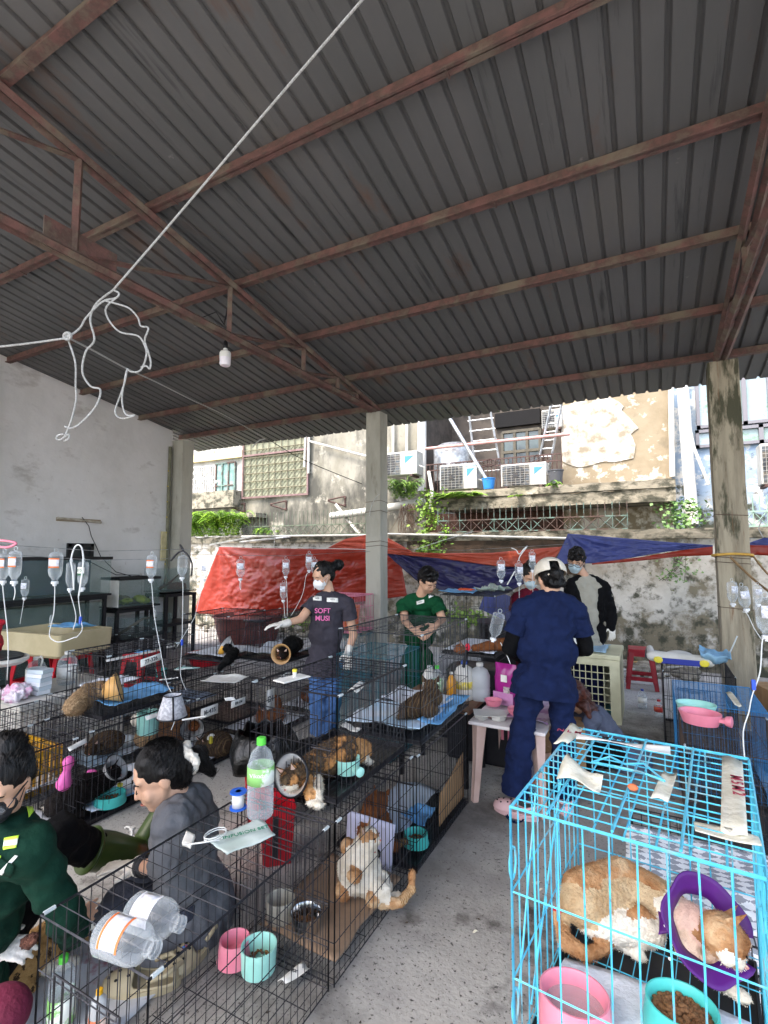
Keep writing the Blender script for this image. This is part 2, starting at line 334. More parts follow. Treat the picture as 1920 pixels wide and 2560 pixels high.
m_leaf = mat('fern_leaf', '86b52a', '5f9024', 6, .55, c3='a8cf48'); m_leaf2 = mat('vine_leaf', '86a83c', '5c7c2a', 7, .6, c3='a9bf58'); m_leaf3 = mat('grey_green_leaf', '6f8f50', '587a44', 7, .6, c3='93a870'); m_root = mat('dead_roots', '6b5a4c', '4a3c32', 8, .9)
m_rope = mat('white_nylon_rope', 'd8d8d5', 'b9b8b2', 160, .7, bump=.8, bsc=400, stretch=(1, 1, 1))
# ---------------------------------------------------------------- ground
g = MB(); g.bb((-40, -25, -.3), (40, 40, 0)); tag(g.build('concrete_ground', m_conc), 'grey concrete floor speckled with dark stones and damp stains', None, None, 'structure')
# ---------------------------------------------------------------- open shed: roof, purlins, trusses, columns
def ZR(y): return 3.80 + .16 * (6.14 - y)
shed = thing('open_shed', 'open shed with grey corrugated roof, red steel trusses and concrete columns', 'shed', (-3.4, 6.2, 0))
prof = [(0, 0), (.104, 0), (.112, .024), (.131, .024), (.143, 0)]
rb = MB(); x = -7.95; xs = []
while x < 5.4:
    for a, b in prof[:-1]: xs.append((x + a, b))
    x += .143
ys = [-2.6, 0, 2.0, 4.2, 7.05]; k = 0
for y in ys:
    for (a, b) in xs: rb.v.append(Vector((a, y + (.012 * sin(a * 11) if y > 7 else 0), ZR(y) + b + .004 * sin(a * 1.7 + y))))
n = len(xs)
for i in range(len(ys) - 1):
    for j in range(n - 1): rb.f.append((i * n + j, i * n + j + 1, (i + 1) * n + j + 1, (i + 1) * n + j)); rb.m.append(0)
rb.build('corrugated_roof', m_roof, shed, world=True, solid=.002)
for y in (-1.5, -.55, .45, 1.43, 2.46, 3.42, 4.40, 5.38, 6.27):
    p = MB(); z = ZR(y) - .044; p.box((-1.25, y, z), (12.6, .045, .078)); p.box((-1.25, y - .03, z - .034), (12.6, .026, .01))
    for sx in (-5.2, -3.1, -.9, 1.4): p.box((sx, y, z - .042), (.012, .062, .006))
    p.build('purlin', m_steel, shed, world=True)
def truss(X):
    t = MB()
    zt = lambda y: 3.685 + .16 * (6.14 - y); zb = 3.64
    for dx in (-.035, .035):
        t.tube([(X + dx, 6.2, zb), (X + dx, -1.6, zb)], .032, 4); t.tube([(X + dx, 6.2, zt(6.2)), (X + dx, -1.6, zt(-1.6))], .03, 4)
    tr = t.build('truss_chords', m_steel, shed, world=True)
    nd = [-.2, 1.9, 3.32, 4.45, 5.15, 5.62]
    for i, y in enumerate(nd):
        w = MB(); w.tube([(X, y, zb), (X, y, zt(y))], .03, 4); w.build('truss_post', m_steel, shed, world=True)
        if i < len(nd) - 1:
            w = MB(); w.tube([(X, y, zb + .02), (X, nd[i + 1], zt(nd[i + 1]) - .02)], .02, 4); w.build('truss_diagonal', m_steel, shed, world=True)
    [MB().box((X, y_, zb + .08), (.012, .5, .2)).build('gusset_plate', m_steel, shed, world=True) for y_ in (1.95, -.2)]
truss(-3.38); truss(.72)
def column(x0, x1, y0, y1, m):
    c = MB(); nz = 14
    for i in range(nz + 1):
        z = 3.62 * i / nz
        for (a, b) in ((x0, y0), (x1, y0), (x1, y1), (x0, y1)): c.v.append(Vector((a + random.uniform(-.004, .004), b + random.uniform(-.004, .004), z)))
    for i in range(nz):
        for j in range(4): c.f.append((i * 4 + j, i * 4 + (j + 1) % 4, i * 4 + 4 + (j + 1) % 4, i * 4 + 4 + j)); c.m.append(0)
    c.f.append((nz * 4, nz * 4 + 1, nz * 4 + 2, nz * 4 + 3)); c.m.append(0); return c.build('column', m, shed, world=True, bev=.006)
column(-3.50, -3.27, 6.08, 6.30, m_col); column(.60, .87, 6.08, 6.3, m_col2); column(-7.48, -7.2, 6.05, 6.3, m_col)
for zz in (2.34, 2.2, 1.78, 1.72):
    w = MB(); w.tube([(-3.505, 6.075, zz), (-3.265, 6.075, zz + .02), (-3.265, 6.305, zz), (-3.505, 6.305, zz - .01)], .003, 4, closed=True); w.build('tie_wire', m_rust, shed, world=True)
for zz in (2.03, 1.6, 1.55, 1.1):
    w = MB(); w.tube([(.595, 6.075, zz), (.875, 6.075, zz - .02), (.875, 6.305, zz), (.595, 6.305, zz - .01)], .003, 4, closed=True); w.build('tie_wire', m_rust, shed, world=True)
# left plaster wall of the shed
wl = thing('plaster_wall', 'tall grey stained plaster wall along the left of the shed', 'wall', (-7.6, 2, 0))
b = MB(); yy = [-3.2, 0, 2, 4, 6.05]
for y in yy:
    for xx in (-7.66, -7.46): b.v += [Vector((xx, y, 0)), Vector((xx, y, ZR(y) - .012))]
for i in range(4):
    k = i * 4; b.f += [(k, k + 1, k + 5, k + 4), (k + 2, k + 6, k + 7, k + 3), (k + 1, k + 3, k + 7, k + 5)]; b.m += [0, 0, 0]
b.f += [(0, 2, 3, 1), (16, 17, 19, 18)]; b.m += [0, 0]
b.build('wall_face', m_plast, wl, world=True)
b = MB(); b.bb((-7.46, 2.95, 0), (-7.33, 3.2, 4.0)); b.build('pilaster', m_plast, wl, world=True, bev=.01)
b = MB(); b.tube([(-7.43, 5.98, 0), (-7.43, 5.98, 3.5)], .028, 8); b.build('drain_pipe', mat('olive_pipe', '7d7c66', '6a6954', 8, .6), wl, world=True)
for i in range(9): b = MB(); b.ball((-7.40, 5.93, .9 + i * .27), .014, 6); b.build('pipe_clip', mat('clip_yellow', 'b5a34c', rough=.6), wl, world=True)
b = MB(); b.box((-7.42, 5.9, 1.75), (.04, .09, .5)); b.build('junction_box', mat('cream_plastic', 'c9bd94', 'b5a97e', 7, .6), wl, world=True)
lt = thing('tube_light_fixture', 'slim unlit tube light fixture fixed to the plaster wall', 'light', PX(198, 1297, -7.43))
a, c_ = PX(143, 1295, -7.43), PX(253, 1300, -7.43); c_.z = a.z - .03
b = MB(); b.tube([a, c_], .018, 8); b.build('tube', mat('old_tube', 'a89d8c', 'c9c2b4', 12, .4), lt, world=True); b = MB(); b.box((a + c_) / 2 + V((-.02, 0, 0)), (.02, abs(a.y - c_.y), .05)); b.build('backplate', mat('tan_metal', '94866f', rough=.6), lt, world=True)
b = MB(); pts = [PX(x, y, -7.42) for x, y in ((205, 1293), (222, 1315), (228, 1340), (240, 1365), (252, 1392))] + [PX(290, 1430, -7.3), PX(345, 1445, -7.3)]; b.tube(pts, .006, 5); tag(b.build('black_cable', m_black), 'thin black cable hanging from the tube light down the wall', 'cable')
wn = thing('wall_window', 'small dark square window frame low on the plaster wall above tank', 'window', PX(200, 1376, -7.43))
a, c_ = PX(168, 1358, -7.44), PX(231, 1394, -7.44); b = MB(); b.bb((-7.455, a.y, c_.z), (-7.44, c_.y, a.z)); b.build('pane', m_glassd, wn, world=True)
b = MB(); w_ = .05
for q in ((a.y, a.y + w_, c_.z, a.z), (c_.y - w_, c_.y, c_.z, a.z), (a.y, c_.y, a.z - w_, a.z), ((a.y + c_.y) / 2, (a.y + c_.y) / 2 + .03, c_.z, a.z)): b.bb((-7.45, q[0], q[2]), (-7.41, q[1], q[3]))
b.build('frame', m_black, wn, world=True)
# hanging lamp
la = W(563, 895, 4.6); lamp = thing('hanging_bulb', 'white cylindrical LED bulb hanging unlit from a truss by a cord', 'light', la)
b = MB(); b.lathe([(0, -.075), (.042, -.075), (.05, -.06), (.052, 0), (.05, .004)], la, n=20); b.build('diffuser', mat('milky_diffuser', 'e9e4ea', rough=.35), lamp, True, True, ang=50)
b = MB(); b.lathe([(.053, .0), (.053, .045), (.045, .06), (.02, .075), (.02, .095)], la, n=20); b.build('housing', mat('white_plastic', 'e9e8e4', 'dddcd6', 5, .4), lamp, True, True, ang=40)
b = MB(); b.lathe([(.022, .09), (.024, .1), (.02, .15), (.008, .17)], la, n=10); b.build('socket', m_black, lamp, True, True)
b = MB(); b.tube([la + V((0, 0, .16)), la + V((.01, 0, .3)), W(560, 812, 4.6), W(575, 745, 4.7)], .006, 5); b.tube([W(560, 812, 4.6), W(540, 780, 4.5), W(490, 800, 4.35)], .005, 5); b.build('cord', m_black, lamp, world=True)
# ---------------------------------------------------------------- boundary wall behind the shed
YB = 8.3
bw = thing('boundary_wall', 'mossy whitewashed boundary wall behind the shed with a crumbling ledge', 'wall', (-3, YB, 0))
def rough_wall(x0, x1, y0, y1, z0, z1, m, name, par, st=.3, a=.02):
    c = MB(); nx = max(2, int((x1 - x0) / st)); nz = max(2, int((z1 - z0) / st))
    f = lambda u, v: (x0 + (x1 - x0) * u, y0 + a * noise.noise(V((u * nx * .5, v * nz * .5, 3))), z0 + (z1 - z0) * v + (a * noise.noise(V((u * nx * .8, 7, 3))) if v > .99 else 0))
    c.grid(f, nx * 2, nz * 2); c.bb((x0, y0 + a * 1.2, z0), (x1, y1, z1 - a)); return c.build(name, m, par, world=True)
rough_wall(-13, 7, YB, YB + .2, 0, 1.84, m_moss, 'wall_face', bw)
rough_wall(-13, 7, YB - .07, YB + .3, 1.84, 1.98, m_ledge, 'wall_ledge', bw, .2, .03)
rough_wall(-3.9, -.9, YB - .035, YB, 1.3, 1.84, m_dkw, 'dark_wall_patch', bw, .2, .012)  # dark brown panel set on the wall below the ledge
b = MB(); random.seed(3)
for i in range(150):
    px = random.choice((random.uniform(480, 940), random.uniform(1540, 1720))); p = PY(px, 1440, YB - .35); r = random.uniform(.02, .09)
    b.ball((p.x, YB - random.uniform(.05, 1.0) * random.random(), r * .5), (r * random.uniform(.7, 1.5), r, r * .7), 6)
tag(b.build('rubble', mat('rubble_stone', '8f897c', '6f6a5e', 9, .9, c3='bcb6a8')), 'grey rubble and stones strewn along the foot of the boundary wall', 'rubble', None, 'stuff')
# litter poles at foot of right wall
for i, (p0, p1, l) in enumerate((((1520, 1655), (1700, 1662), 'pale bamboo pole lying along the wall foot behind red stool, rearmost'), ((1530, 1692), (1670, 1686), 'white plastic pipe lying on ground behind red stool, nearest the stool'), ((1545, 1675), (1830, 1668), 'thin white pole lying along the wall foot between the other two'))):
    a = G(*p0, .04); c_ = G(*p1, .05); b = MB(); b.tube([a, (a + c_) / 2 + V((0, 0, .02)), c_], .014, 7); tag(b.build('ground_pole', m_pvc if i else mat('bamboo', 'b89c6c', 'a58a5a', 9, .6)), l, 'pole', 'poles lying along the wall foot')
# fence on the wall
def fence(name, label, pa, pb, mtl, n, Y=8.42, spikes=True, z0=2.0, zm=2.2, zt=2.42):
    x0 = PY(pa, 1310, Y).x; x1 = PY(pb, 1310, Y).x; f = thing(name, label, 'fence', ((x0 + x1) / 2, Y, z0)); w = (x1 - x0) / n
    r = MB(); r.box(((x0 + x1) / 2, Y, z0), (x1 - x0, .02, .02)); r.box(((x0 + x1) / 2, Y, zm), (x1 - x0, .02, .02)); r.build('rail', mtl, f, world=True)
    q = MB(); s = MB()
    for i in range(n):
        a = x0 + i * w; q.tube([(a, Y, z0), (a + w, Y, zm)], .007, 4); q.tube([(a, Y + .012, zm), (a + w, Y + .012, z0)], .007, 4)
    for i in range(n * 2 + 1): s.tube([(x0 + i * w / 2, Y, z0 if i % 2 == 0 else zm), (x0 + i * w / 2, Y, zt)], .007, 4)
    q.build('cross_bars', mtl, f, world=True); s.build('uprights', mtl, f, world=True)
fence('iron_fence', 'rusty grey green spiked fence under the beige wall, left of the middle column', 606, 914, mat('grey_green_iron', '6d7a68', '58604e', 7, .8, c3='6a4a3c'), 16, zt=2.5)
fence('iron_fence', 'brown and pale green spiked fence in the dark gap under the mossy slab', 1095, 1569, m_green, 15)
fence('iron_fence', 'short pale green spiked fence to the right of the weathered column', 1850, 2150, mat('pale_green_iron', '9db8a8', '8aa596', 7, .7), 8)
for i, (p0, p1, l) in enumerate((((604, 1341), (916, 1338), 'left part, between fern and middle column'), ((970, 1335), (1420, 1346), 'right part, from middle column to blue tarp'))):
    b = MB(); b.tube([PY(*p0, 8.2), PY(*p1, 8.2)], .02, 8); tag(b.build('wall_pipe', m_pvc), 'thin white pipe along the boundary wall ledge, ' + l, 'pipe', 'thin white pipes on the ledge')
# ---------------------------------------------------------------- buildings behind
def rct(mb, x0, y0, x1, y1, Y, th=.05, mi=0):
    a = PY(x0, (y0 + y1) / 2, Y).x; b = PY(x1, (y0 + y1) / 2, Y).x; xm = (x0 + x1) / 2; t = PY(xm, y0, Y).z; d = PY(xm, y1, Y).z
    mb.bb((a, Y - th, d), (b, Y, t), mi); return (a, b, d, t)
YF = 9.6
bA = thing('white_house', 'weathered white house with green balcony window at the far left', 'building', (-11, YF, 0))
xa = PY(340, 1200, YF).x; xb = PY(606, 1200, YF).x; b = MB(); b.bb((xa, YF, 0), (xb, YF + 3, 7)); b.build('facade', m_white2, bA, world=True)
b = MB(); rct(b, 400, 1236, 608, 1275, YF, .35); b.build('balcony_parapet', m_ledge, bA, world=True)
b = MB(); rct(b, 400, 1139, 612, 1156, YF, .12); b.build('cream_band', mat('cream_render', 'd8c9a0', 'c8b88c', 4, .85), bA, world=True)
b = MB(); q = rct(b, 543, 1158, 590, 1230, YF, .03); b.build('window_pane', mat('green_glass', '5a7a74', '8aa09a', 3, .2), bA, world=True)
b = MB()
for i in range(4):
    xx = q[0] + (q[1] - q[0]) * i / 3; b.bb((xx - .02, YF - .06, q[2]), (xx + .02, YF - .032, q[3]))
for f_ in (0, .22, 1): zz = q[2] + (q[3] - q[2]) * f_; b.bb((q[0], YF - .064, zz - .015), (q[1], YF - .03, zz + .015))
b.build('window_frame', m_green, bA, world=True)
b = MB(); q0 = PY(474, 1200, YF).x; q1 = PY(540, 1200, YF).x
for i in range(13):
    xx = q0 + (q1 - q0) * i / 12; b.bb((xx - .02, YF - .05, q[2]), (xx + .02, YF - .02, q[3] - .05)); b.ball((xx + .05, YF - .04, (q[2] + q[3]) / 2 + .2 * sin(i)), .05, 6)
for zz in (q[2], q[3] - .05, (q[2] + q[3]) / 2): b.bb((q0, YF - .055, zz), (q1, YF - .015, zz + .03))
b.build('ornate_shutter', m_white, bA, world=True)
b = MB(); za = PY(540, 1138, YF).z
for i in range(14):
    xx = PY(540, 1130, YF).x + i * .06; b.tube([(xx, YF - .05, za), (xx + .25, YF - .05, za + .3)], .006, 4); b.tube([(xx + .25, YF - .06, za), (xx, YF - .06, za + .3)], .006, 4)
b.build('lattice', m_white, bA, world=True)
bB = thing('beige_apartment', 'beige stained apartment wall with a large wire grille window', 'building', (-7, YF, 0))
x0 = xb; x1 = PY(1064, 1150, YF).x; b = MB(); b.bb((x0 + .004, YF - .02, 0), (x1, YF + 3, 7)); b.build('facade', m_beige, bB, world=True)
gr = MB(); q = rct(gr, 614, 1100, 772, 1240, YF - .02, .02); gr.build('mesh_backing', mat('dusty_screen', '7c7e6a', '8c8c76', 8, .9, c3='6e705c'), bB, world=True)
gr = MB()
for i in range(11): xx = q[0] + (q[1] - q[0]) * i / 10; gr.tube([(xx, YF - .07, q[2]), (xx, YF - .07, q[3] + .3)], .012, 4)
for i in range(8): zz = q[2] + (q[3] - q[2]) * i / 7; gr.tube([(q[0], YF - .08, zz), (q[1], YF - .08, zz)], .012, 4)
gr.build('grille_bars', mat('dusty_iron', '75705c', '66604c', 8, .9), bB, world=True)
gr = MB()
for i in range(-6, 20):
    xx = q[0] + i * .12; gr.tube([(max(q[0], xx), YF - .05, q[2] + max(0, q[0] - xx)), (min(q[1], xx + 1.2), YF - .05, q[2] + min(q[1], xx + 1.2) - xx)], .004, 3) if xx < q[1] and xx + 1.2 > q[0] else 0
gr.build('wire_mesh', mat('thin_wire', '6d6a58', rough=.8), bB, world=True)
gr = MB()
for z_ in (q[2] - .03, q[3] - .35): gr.bb((q[0] - .04, YF - .1, z_), (q[1] + .04, YF - .06, z_ + .045))
for x_ in (q[0] - .04, q[1]): gr.bb((x_, YF - .105, q[2] - .03), (x_ + .04, YF - .055, q[3] + .3))
gr.build('grille_frame', mat('brown_frame', '7b6462', '6b5450', 8, .8), bB, world=True)
b = MB(); rct(b, 600, 1286, 668, 1296, YF - .02, .4); b.build('canopy', m_ledge, bB, world=True)
def bracket(x0, y0, x1, y1, l):
    t = PY(x1, y0, YF - .03); a = PY(x0, (y0 + y1) / 2, YF - .03); h = .22; w = .36
    br = thing('wall_bracket', l, 'bracket', t, 0, 'rusty triangular brackets on the wall')
    m_ = MB(); o = V((t.x, YF - .04, t.z))
    for p, r_ in (((0, 0, 0), (0, 0, -h)), ((0, 0, 0), (-w, -.15, -.08)), ((0, 0, -h), (-w, -.15, -.1))): m_.tube([o + V(p), o + V(r_)], .018, 4)
    m_.build('bracket_frame', m_rust, br, world=True); m_ = MB(); m_.box(o + V((0, .0, -.02)), (.05, .03, .05)); m_.box(o + V((0, .0, -h + .02)), (.05, .03, .05)); m_.build('bolt_plate', m_rust, br, world=True)
bracket(566, 1258, 612, 1287, 'rusty triangular bracket above the fern, leftmost of the three'); bracket(678, 1252, 716, 1271, 'rusty triangular bracket under the wire grille, middle of the three'); bracket(826, 1241, 863, 1262, 'rusty triangular bracket with a bolt beside the middle column')
def pipe(name, pts, r, m, label, grp=None, n=10): b_ = MB(); b_.tube(pts, r, n); return tag(b_.build(name, m, smooth=True, ang=50), label, 'pipe', grp)
pipe('drain_pipe', [PY(765, 1070, YF - .1), PY(761, 1168, YF - .1)], .03, m_pvc, 'short white vertical pipe just right of the wire grille window')
pipe('drain_pipe', [PY(773, 1070, YF - .12), PY(771, 1184, YF - .12)], .03, m_pvc, 'long white vertical pipe at the right edge of the grille window')
pipe('drain_pipe', [PY(773, 1103, YF - .14), PY(930, 1144, YF - .14)], .025, m_pvc, 'slanting white pipe crossing the beige wall toward the middle column')
pipe('sewer_pipe', [PY(829, 1290, 9.2), PY(900, 1281, 9.1), PY(1060, 1255, 8.9)], .08, m_pvc, 'thick white horizontal sewer pipe passing behind the middle column')
pipe('drain_pipe', [PY(840, 1262, 9.4), PY(905, 1345, 9.0)], .035, m_pvc, 'slanting grey pipe below the bolted bracket')
pipe('drain_pipe', [PY(983, 1040, YF - .1), PY(983, 1232, YF - .1)], .03, m_pvc, 'thin vertical pipe behind the partly hidden AC unit, left one of two', 'twin thin pipes')
pipe('drain_pipe', [PY(1017, 1040, YF - .1), PY(1017, 1232, YF - .1)], .03, m_pvc, 'thin vertical pipe behind the partly hidden AC unit, right one of two', 'twin thin pipes')
pipe('drain_pipe', [PY(1055, 1030, YF - .15), PY(1055, 1228, YF - .15)], .09, m_white, 'thick white vertical downpipe left of the balcony')
pipe('drain_pipe', [PY(1072, 1180, 9.0), PY(1080, 1225, 8.8), PY(1076, 1275, 8.7)], .035, m_pvc, 'white bent pipe rising in front of the slab end')
# balcony recess + ochre wall
bC = thing('ochre_building', 'ochre building with peeling plaster, a dark balcony and a mossy slab', 'building', (-2, YF, 0))
xc = PY(1064, 1120, YF).x; xd = PY(1404, 1120, YF).x; xe = PY(1676, 1120, YF).x; zs = PY(1250, 1222, 8.75).z; zb_ = PY(1250, 1270, 8.75).z
b = MB(); b.bb((xd, YF, 0), (xe, YF + 3, 7)); b.build('ochre_wall', m_ochre, bC, world=True)
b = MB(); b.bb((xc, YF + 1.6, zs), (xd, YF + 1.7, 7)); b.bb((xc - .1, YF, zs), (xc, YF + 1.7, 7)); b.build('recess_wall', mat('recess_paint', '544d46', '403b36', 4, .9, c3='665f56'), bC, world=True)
b = MB(); b.bb((xc, YF, 0), (xd, YF + .1, zb_)); b.build('lower_wall', mat('red_brown_wall', '5a4238', '453029', 5, .95), bC, world=True)  # dark red-brown wall below the slab
x5 = PY(1100, 1240, 8.75).x; x6 = PY(1690, 1240, 8.75).x
rough_wall(x5, x6, 8.75, YF + 1.6, zb_, zs - .14, m_ledge, 'balcony_slab', bC, .2, .03); rough_wall(x5, x6, 8.72, 8.86, zs - .13, zs, m_ledge, 'slab_upstand', bC, .2, .02)
# peeled patch: thin raised lime layer on the ochre wall
pk = [(1404, 1012), (1460, 1002), (1520, 990), (1560, 1012), (1545, 1020), (1560, 1035), (1595, 1070), (1575, 1085), (1585, 1110), (1580, 1142), (1545, 1150), (1500, 1158), (1450, 1165), (1404, 1160)]
pp = [PY(x_, y_, YF - .02) for x_, y_ in pk]; b = MB(); cc = sum(pp, V((0, 0, 0))) / len(pp); N_ = len(pp)
ring = [];
for i in range(N_):
    for t in (0, .33, .66):
        p = pp[i].lerp(pp[(i + 1) % N_], t); ring.append(p + V((noise.noise(p * 4), 0, noise.noise(p * 4 + V((4, 4, 4))))) * .06)
b.v = [cc + V((0, -.006, 0))] + [p for p in ring] + [p + V((0, .02, 0)) for p in ring]; L = len(ring)
for i in range(L): b.f.append((0, 1 + i, 1 + (i + 1) % L)); b.f.append((1 + i, 1 + L + i, 1 + L + (i + 1) % L, 1 + (i + 1) % L)); b.m += [0, 0]
b.build('peeled_patch', m_peel, bC, world=True)
bt = MB(); q = rct(bt, 1240, 1030, 1352, 1066, YF + 1.6, .1); bt.build('recess_shade_box', m_dark, bC, world=True)  # shade at the recess top, painted as a near-black box
bt = MB(); q = rct(bt, 1258, 1078, 1352, 1180, YF + 1.58, .04); bt.build('balcony_door', m_glassd, bC, world=True)
bt = MB()
for i in range(4): xx = q[0] + (q[1] - q[0]) * i / 3; bt.bb((xx - .03, YF + 1.5, q[2]), (xx + .03, YF + 1.54, q[3]))
for zz in (q[3], (q[2] + q[3]) / 2): bt.bb((q[0], YF + 1.496, zz - .03), (q[1], YF + 1.537, zz + .03))
bt.build('door_frame', mat('aged_cream_frame', '5a5548', '4b473d', 7, .7), bC, world=True)
ra = thing('balcony_railing', 'rusty balcony railing with diamond ornaments behind the AC units', 'railing', (-2.5, 9.2, zs))
x7 = PY(1066, 1160, 9.2).x; x8 = PY(1404, 1160, 9.2).x; b = MB(); nb = 34
for i in range(nb): xx = x7 + (x8 - x7) * i / (nb - 1); b.tube([(xx, 9.2, zs), (xx, 9.2, zs + .62)], .009, 4)
b.build('bars', m_rust, ra, world=True); b = MB()
for zz in (zs + .06, zs + .5, zs + .62): b.box(((x7 + x8) / 2, 9.2, zz), (x8 - x7, .022, .022))
b.build('rails', m_rust, ra, world=True)
for cx in (.16, .5, .84):
    b = MB(); xx = x7 + (x8 - x7) * cx
    for s_ in (.2, .12): b.tube([(xx - s_, 9.18, zs + .56), (xx, 9.18, zs + .56 + s_ * .35), (xx + s_, 9.18, zs + .56), (xx, 9.18, zs + .56 - s_ * .35)], .008, 4, closed=True)
    b.tube([(xx, 9.18, zs + .63), (xx, 9.18, zs + .49)], .007, 4)
    b.build('diamond_ornament', m_rust, ra, world=True)
pipe('rail_pipe', [PY(1064, 1122, 9.05), PY(1425, 1085, 9.05)], .03, m_pink, 'faded pink pipe slanting across the front of the balcony')
pipe('prop_beam', [PY(1121, 1040, 9.0), PY(1224, 1212, 8.95)], .035, m_alu, 'pale metal beam leaning diagonally over the balcony between AC units')
def ladder(p0, p1, w, label, n=7):
    a = PY(*p0, 9.35); c_ = PY(*p1, 9.0); ld = thing('ladder', label, 'ladder', a); s = MB()
    for dx in (-w / 2, w / 2): s.tube([a + V((dx, 0, 0)), c_ + V((dx * .8, 0, 0))], .022, 6)
    s.build('stiles', m_alu, ld, world=True); s = MB()
    for i in range(n): q_ = a.lerp(c_, (i + .5) / n); s.tube([q_ + V((-w / 2, 0, 0)), q_ + V((w / 2, 0, 0))], .014, 6)
    s.build('rungs', m_alu, ld, world=True)
ladder((1222, 1190), (1196, 1010), .5, 'aluminium ladder standing behind the left balcony AC units'); ladder((1358, 1172), (1392, 1005), .22, 'narrow ladder leaning at the right side of the balcony', 8)
def ac_unit(x0, y0, x1, y1, Y, label, fan='1'):
    a = PY(x0, (y0 + y1) / 2, Y).x; c_ = PY(x1, (y0 + y1) / 2, Y).x; t = PY((x0 + x1) / 2, y0, Y).z; d = PY((x0 + x1) / 2, y1, Y).z; w = c_ - a; h = t - d
    u = thing('ac_unit', label, 'air conditioner', ((a + c_) / 2, Y + .15, d), 0, 'outdoor AC units')
    b = MB(); b.bb((a, Y, d + .02), (c_, Y + .32, t)); b.build('casing', m_acw, u, world=True, bev=.012)
    fx = a + w * .34; fz = d + h * .5; R_ = min(h * .42, w * .31)
    b = MB(); b.box((fx, Y - .004, fz), (w * .6, .006, h * .86)); b.build('coil_panel', m_fin, u, world=True)
    b = MB(); b.lathe([(R_, 0), (R_, .008), (0, .008)], (fx, Y - .008, fz), (0, -1, 0), 28); b.lathe([(.05, 0), (.05, .008), (0, .01)], (fx, Y - .018, fz), (0, -1, 0), 12); b.build('fan', mat('fan_dark', '262c32', '39342e', 18, .6) if fan == '1' else m_black, u, world=True)
    b = MB()
    for i in range(1, 9): b.box((fx, Y - .022, d + h * (.05 + .9 * i / 9)), (w * .62, .004, .0035))
    for i in range(7): b.box((fx - w * .3 + w * .6 * i / 6, Y - .02, fz), (.0035, .004, h * .88))
    b.build('grille', m_acw, u, world=True)
    b = MB(); b.bb((a + w * .70, Y - .003, t - h * .12), (a + w * .98, Y, t - h * .1)); b.add([(a + w * .74, Y - .004, t - h * .2), (a + w * .94, Y - .004, t - h * .2), (a + w * .74, Y - .004, t - h * .5)], [(0, 2, 1)]); b.build('blue_logo', mat('logo_blue', '3d7fb0', rough=.5), u, world=True)
    b = MB()
    for fx_ in (.12, .88): b.box((a + w * fx_, Y + .16, d), (.05, .36, .04))
    b.build('feet', m_rust, u, world=True); b = MB(); b.tube([(c_, Y + .1, d + .2), (c_ + .12, Y + .1, d + .15), (c_ + .1, Y + .15, d - .1)], .015, 6); b.build('refrigerant_hose', m_pvc, u, world=True)
ac_unit(930, 1131, 1042, 1191, 8.95, 'white AC unit half hidden behind the middle column'); ac_unit(1099, 1160, 1192, 1226, 8.95, 'white AC unit with striped fan above the green fern clump'); ac_unit(1252, 1158, 1366, 1217, 8.95, 'white AC unit with blue logo standing right of the blue bucket')
ac_unit(1354, 1023, 1404, 1072, 9.5, 'small AC unit with dark round fan high beside the ochre wall', '2'); ac_unit(1902, 1105, 2000, 1212, 8.9, 'white AC unit cut by the right edge on the blue wall')
wt = PY(1136, 1156, 9.6); b = MB(); b.lathe([(.42, -.4), (.42, .28), (.3, .36), (0, .38)], wt, n=20); tk = tag(b.build('water_tank', m_alu, smooth=True, ang=40), 'rounded silver water tank behind the striped-fan AC unit', 'tank')
def bucket(name, px, py, Y, r, h, m, label):
    p = PY(px, py, Y); t = thing(name, label, 'bucket', p); b = MB(); b.lathe([(r * .75, 0), (r, h), (r * 1.06, h), (r * 1.06, h * .93), (r, h * .92)], p, n=20); b.lathe([(r * .97, h), (r * .9, h * .9), (0, h * .9)], p, n=20); b.build('shell', m, t, True, True, ang=40)
    b = MB(); b.tube([p + V((-r, 0, h)), p + V((-r * .5, -r * .6, h * .9)), p + V((0, -r, h * .82)), p + V((r * .5, -r * .6, h * .9)), p + V((r, 0, h))], .006, 5); b.build('handle', m_alu, t, world=True)
bucket('bucket', 1222, 1223, 8.95, .12, .2, mat('blue_plastic', '2f7fc4', rough=.4), 'small blue bucket on the slab between two AC units'); bucket('plant_pot', 1390, 1210, 8.95, .13, .24, mat('grey_black_plastic', '4c4c50', rough=.5), 'dark grey pot on the slab beside the right AC unit')
# pale blue house on the right
bD = thing('pale_blue_house', 'pale blue flaking house with grey framed windows at the right', 'building', (3, 9.8, 0))
b = MB(); b.bb((xe + .01, 9.75, 0), (7, 12, 7)); b.build('facade', m_blue, bD, world=True)
def window(par, x0, y0, x1, y1, Y, nx=2):
    b = MB(); q = rct(b, x0, y0, x1, y1, Y - .004, .012); o = b.build('window_pane', m_glassp, par, world=True); b = MB(); f_ = .05
    for s_ in ((q[0], q[0] + f_, q[2], q[3]), (q[1] - f_, q[1], q[2], q[3]), (q[0], q[1], q[3] - f_, q[3]), (q[0], q[1], q[2], q[2] + f_)) + tuple((q[0] + (q[1] - q[0]) * i / nx - .03, q[0] + (q[1] - q[0]) * i / nx + .03, q[2], q[3]) for i in range(1, nx)): b.bb((s_[0], Y - .07, s_[2]), (s_[1], Y - .005, s_[3]))
    b.build('window_frame', m_frame, par, world=True)
window(bD, 1738, 930, 1990, 1062, 9.75, 4); window(bD, 1738, 1066, 1990, 1112, 9.75, 3)
pipe('drain_pipe', [PY(1677, 960, 9.5), PY(1681, 1192, 9.5)], .045, m_pvc, 'slim white downpipe at the edge between ochre and blue walls')
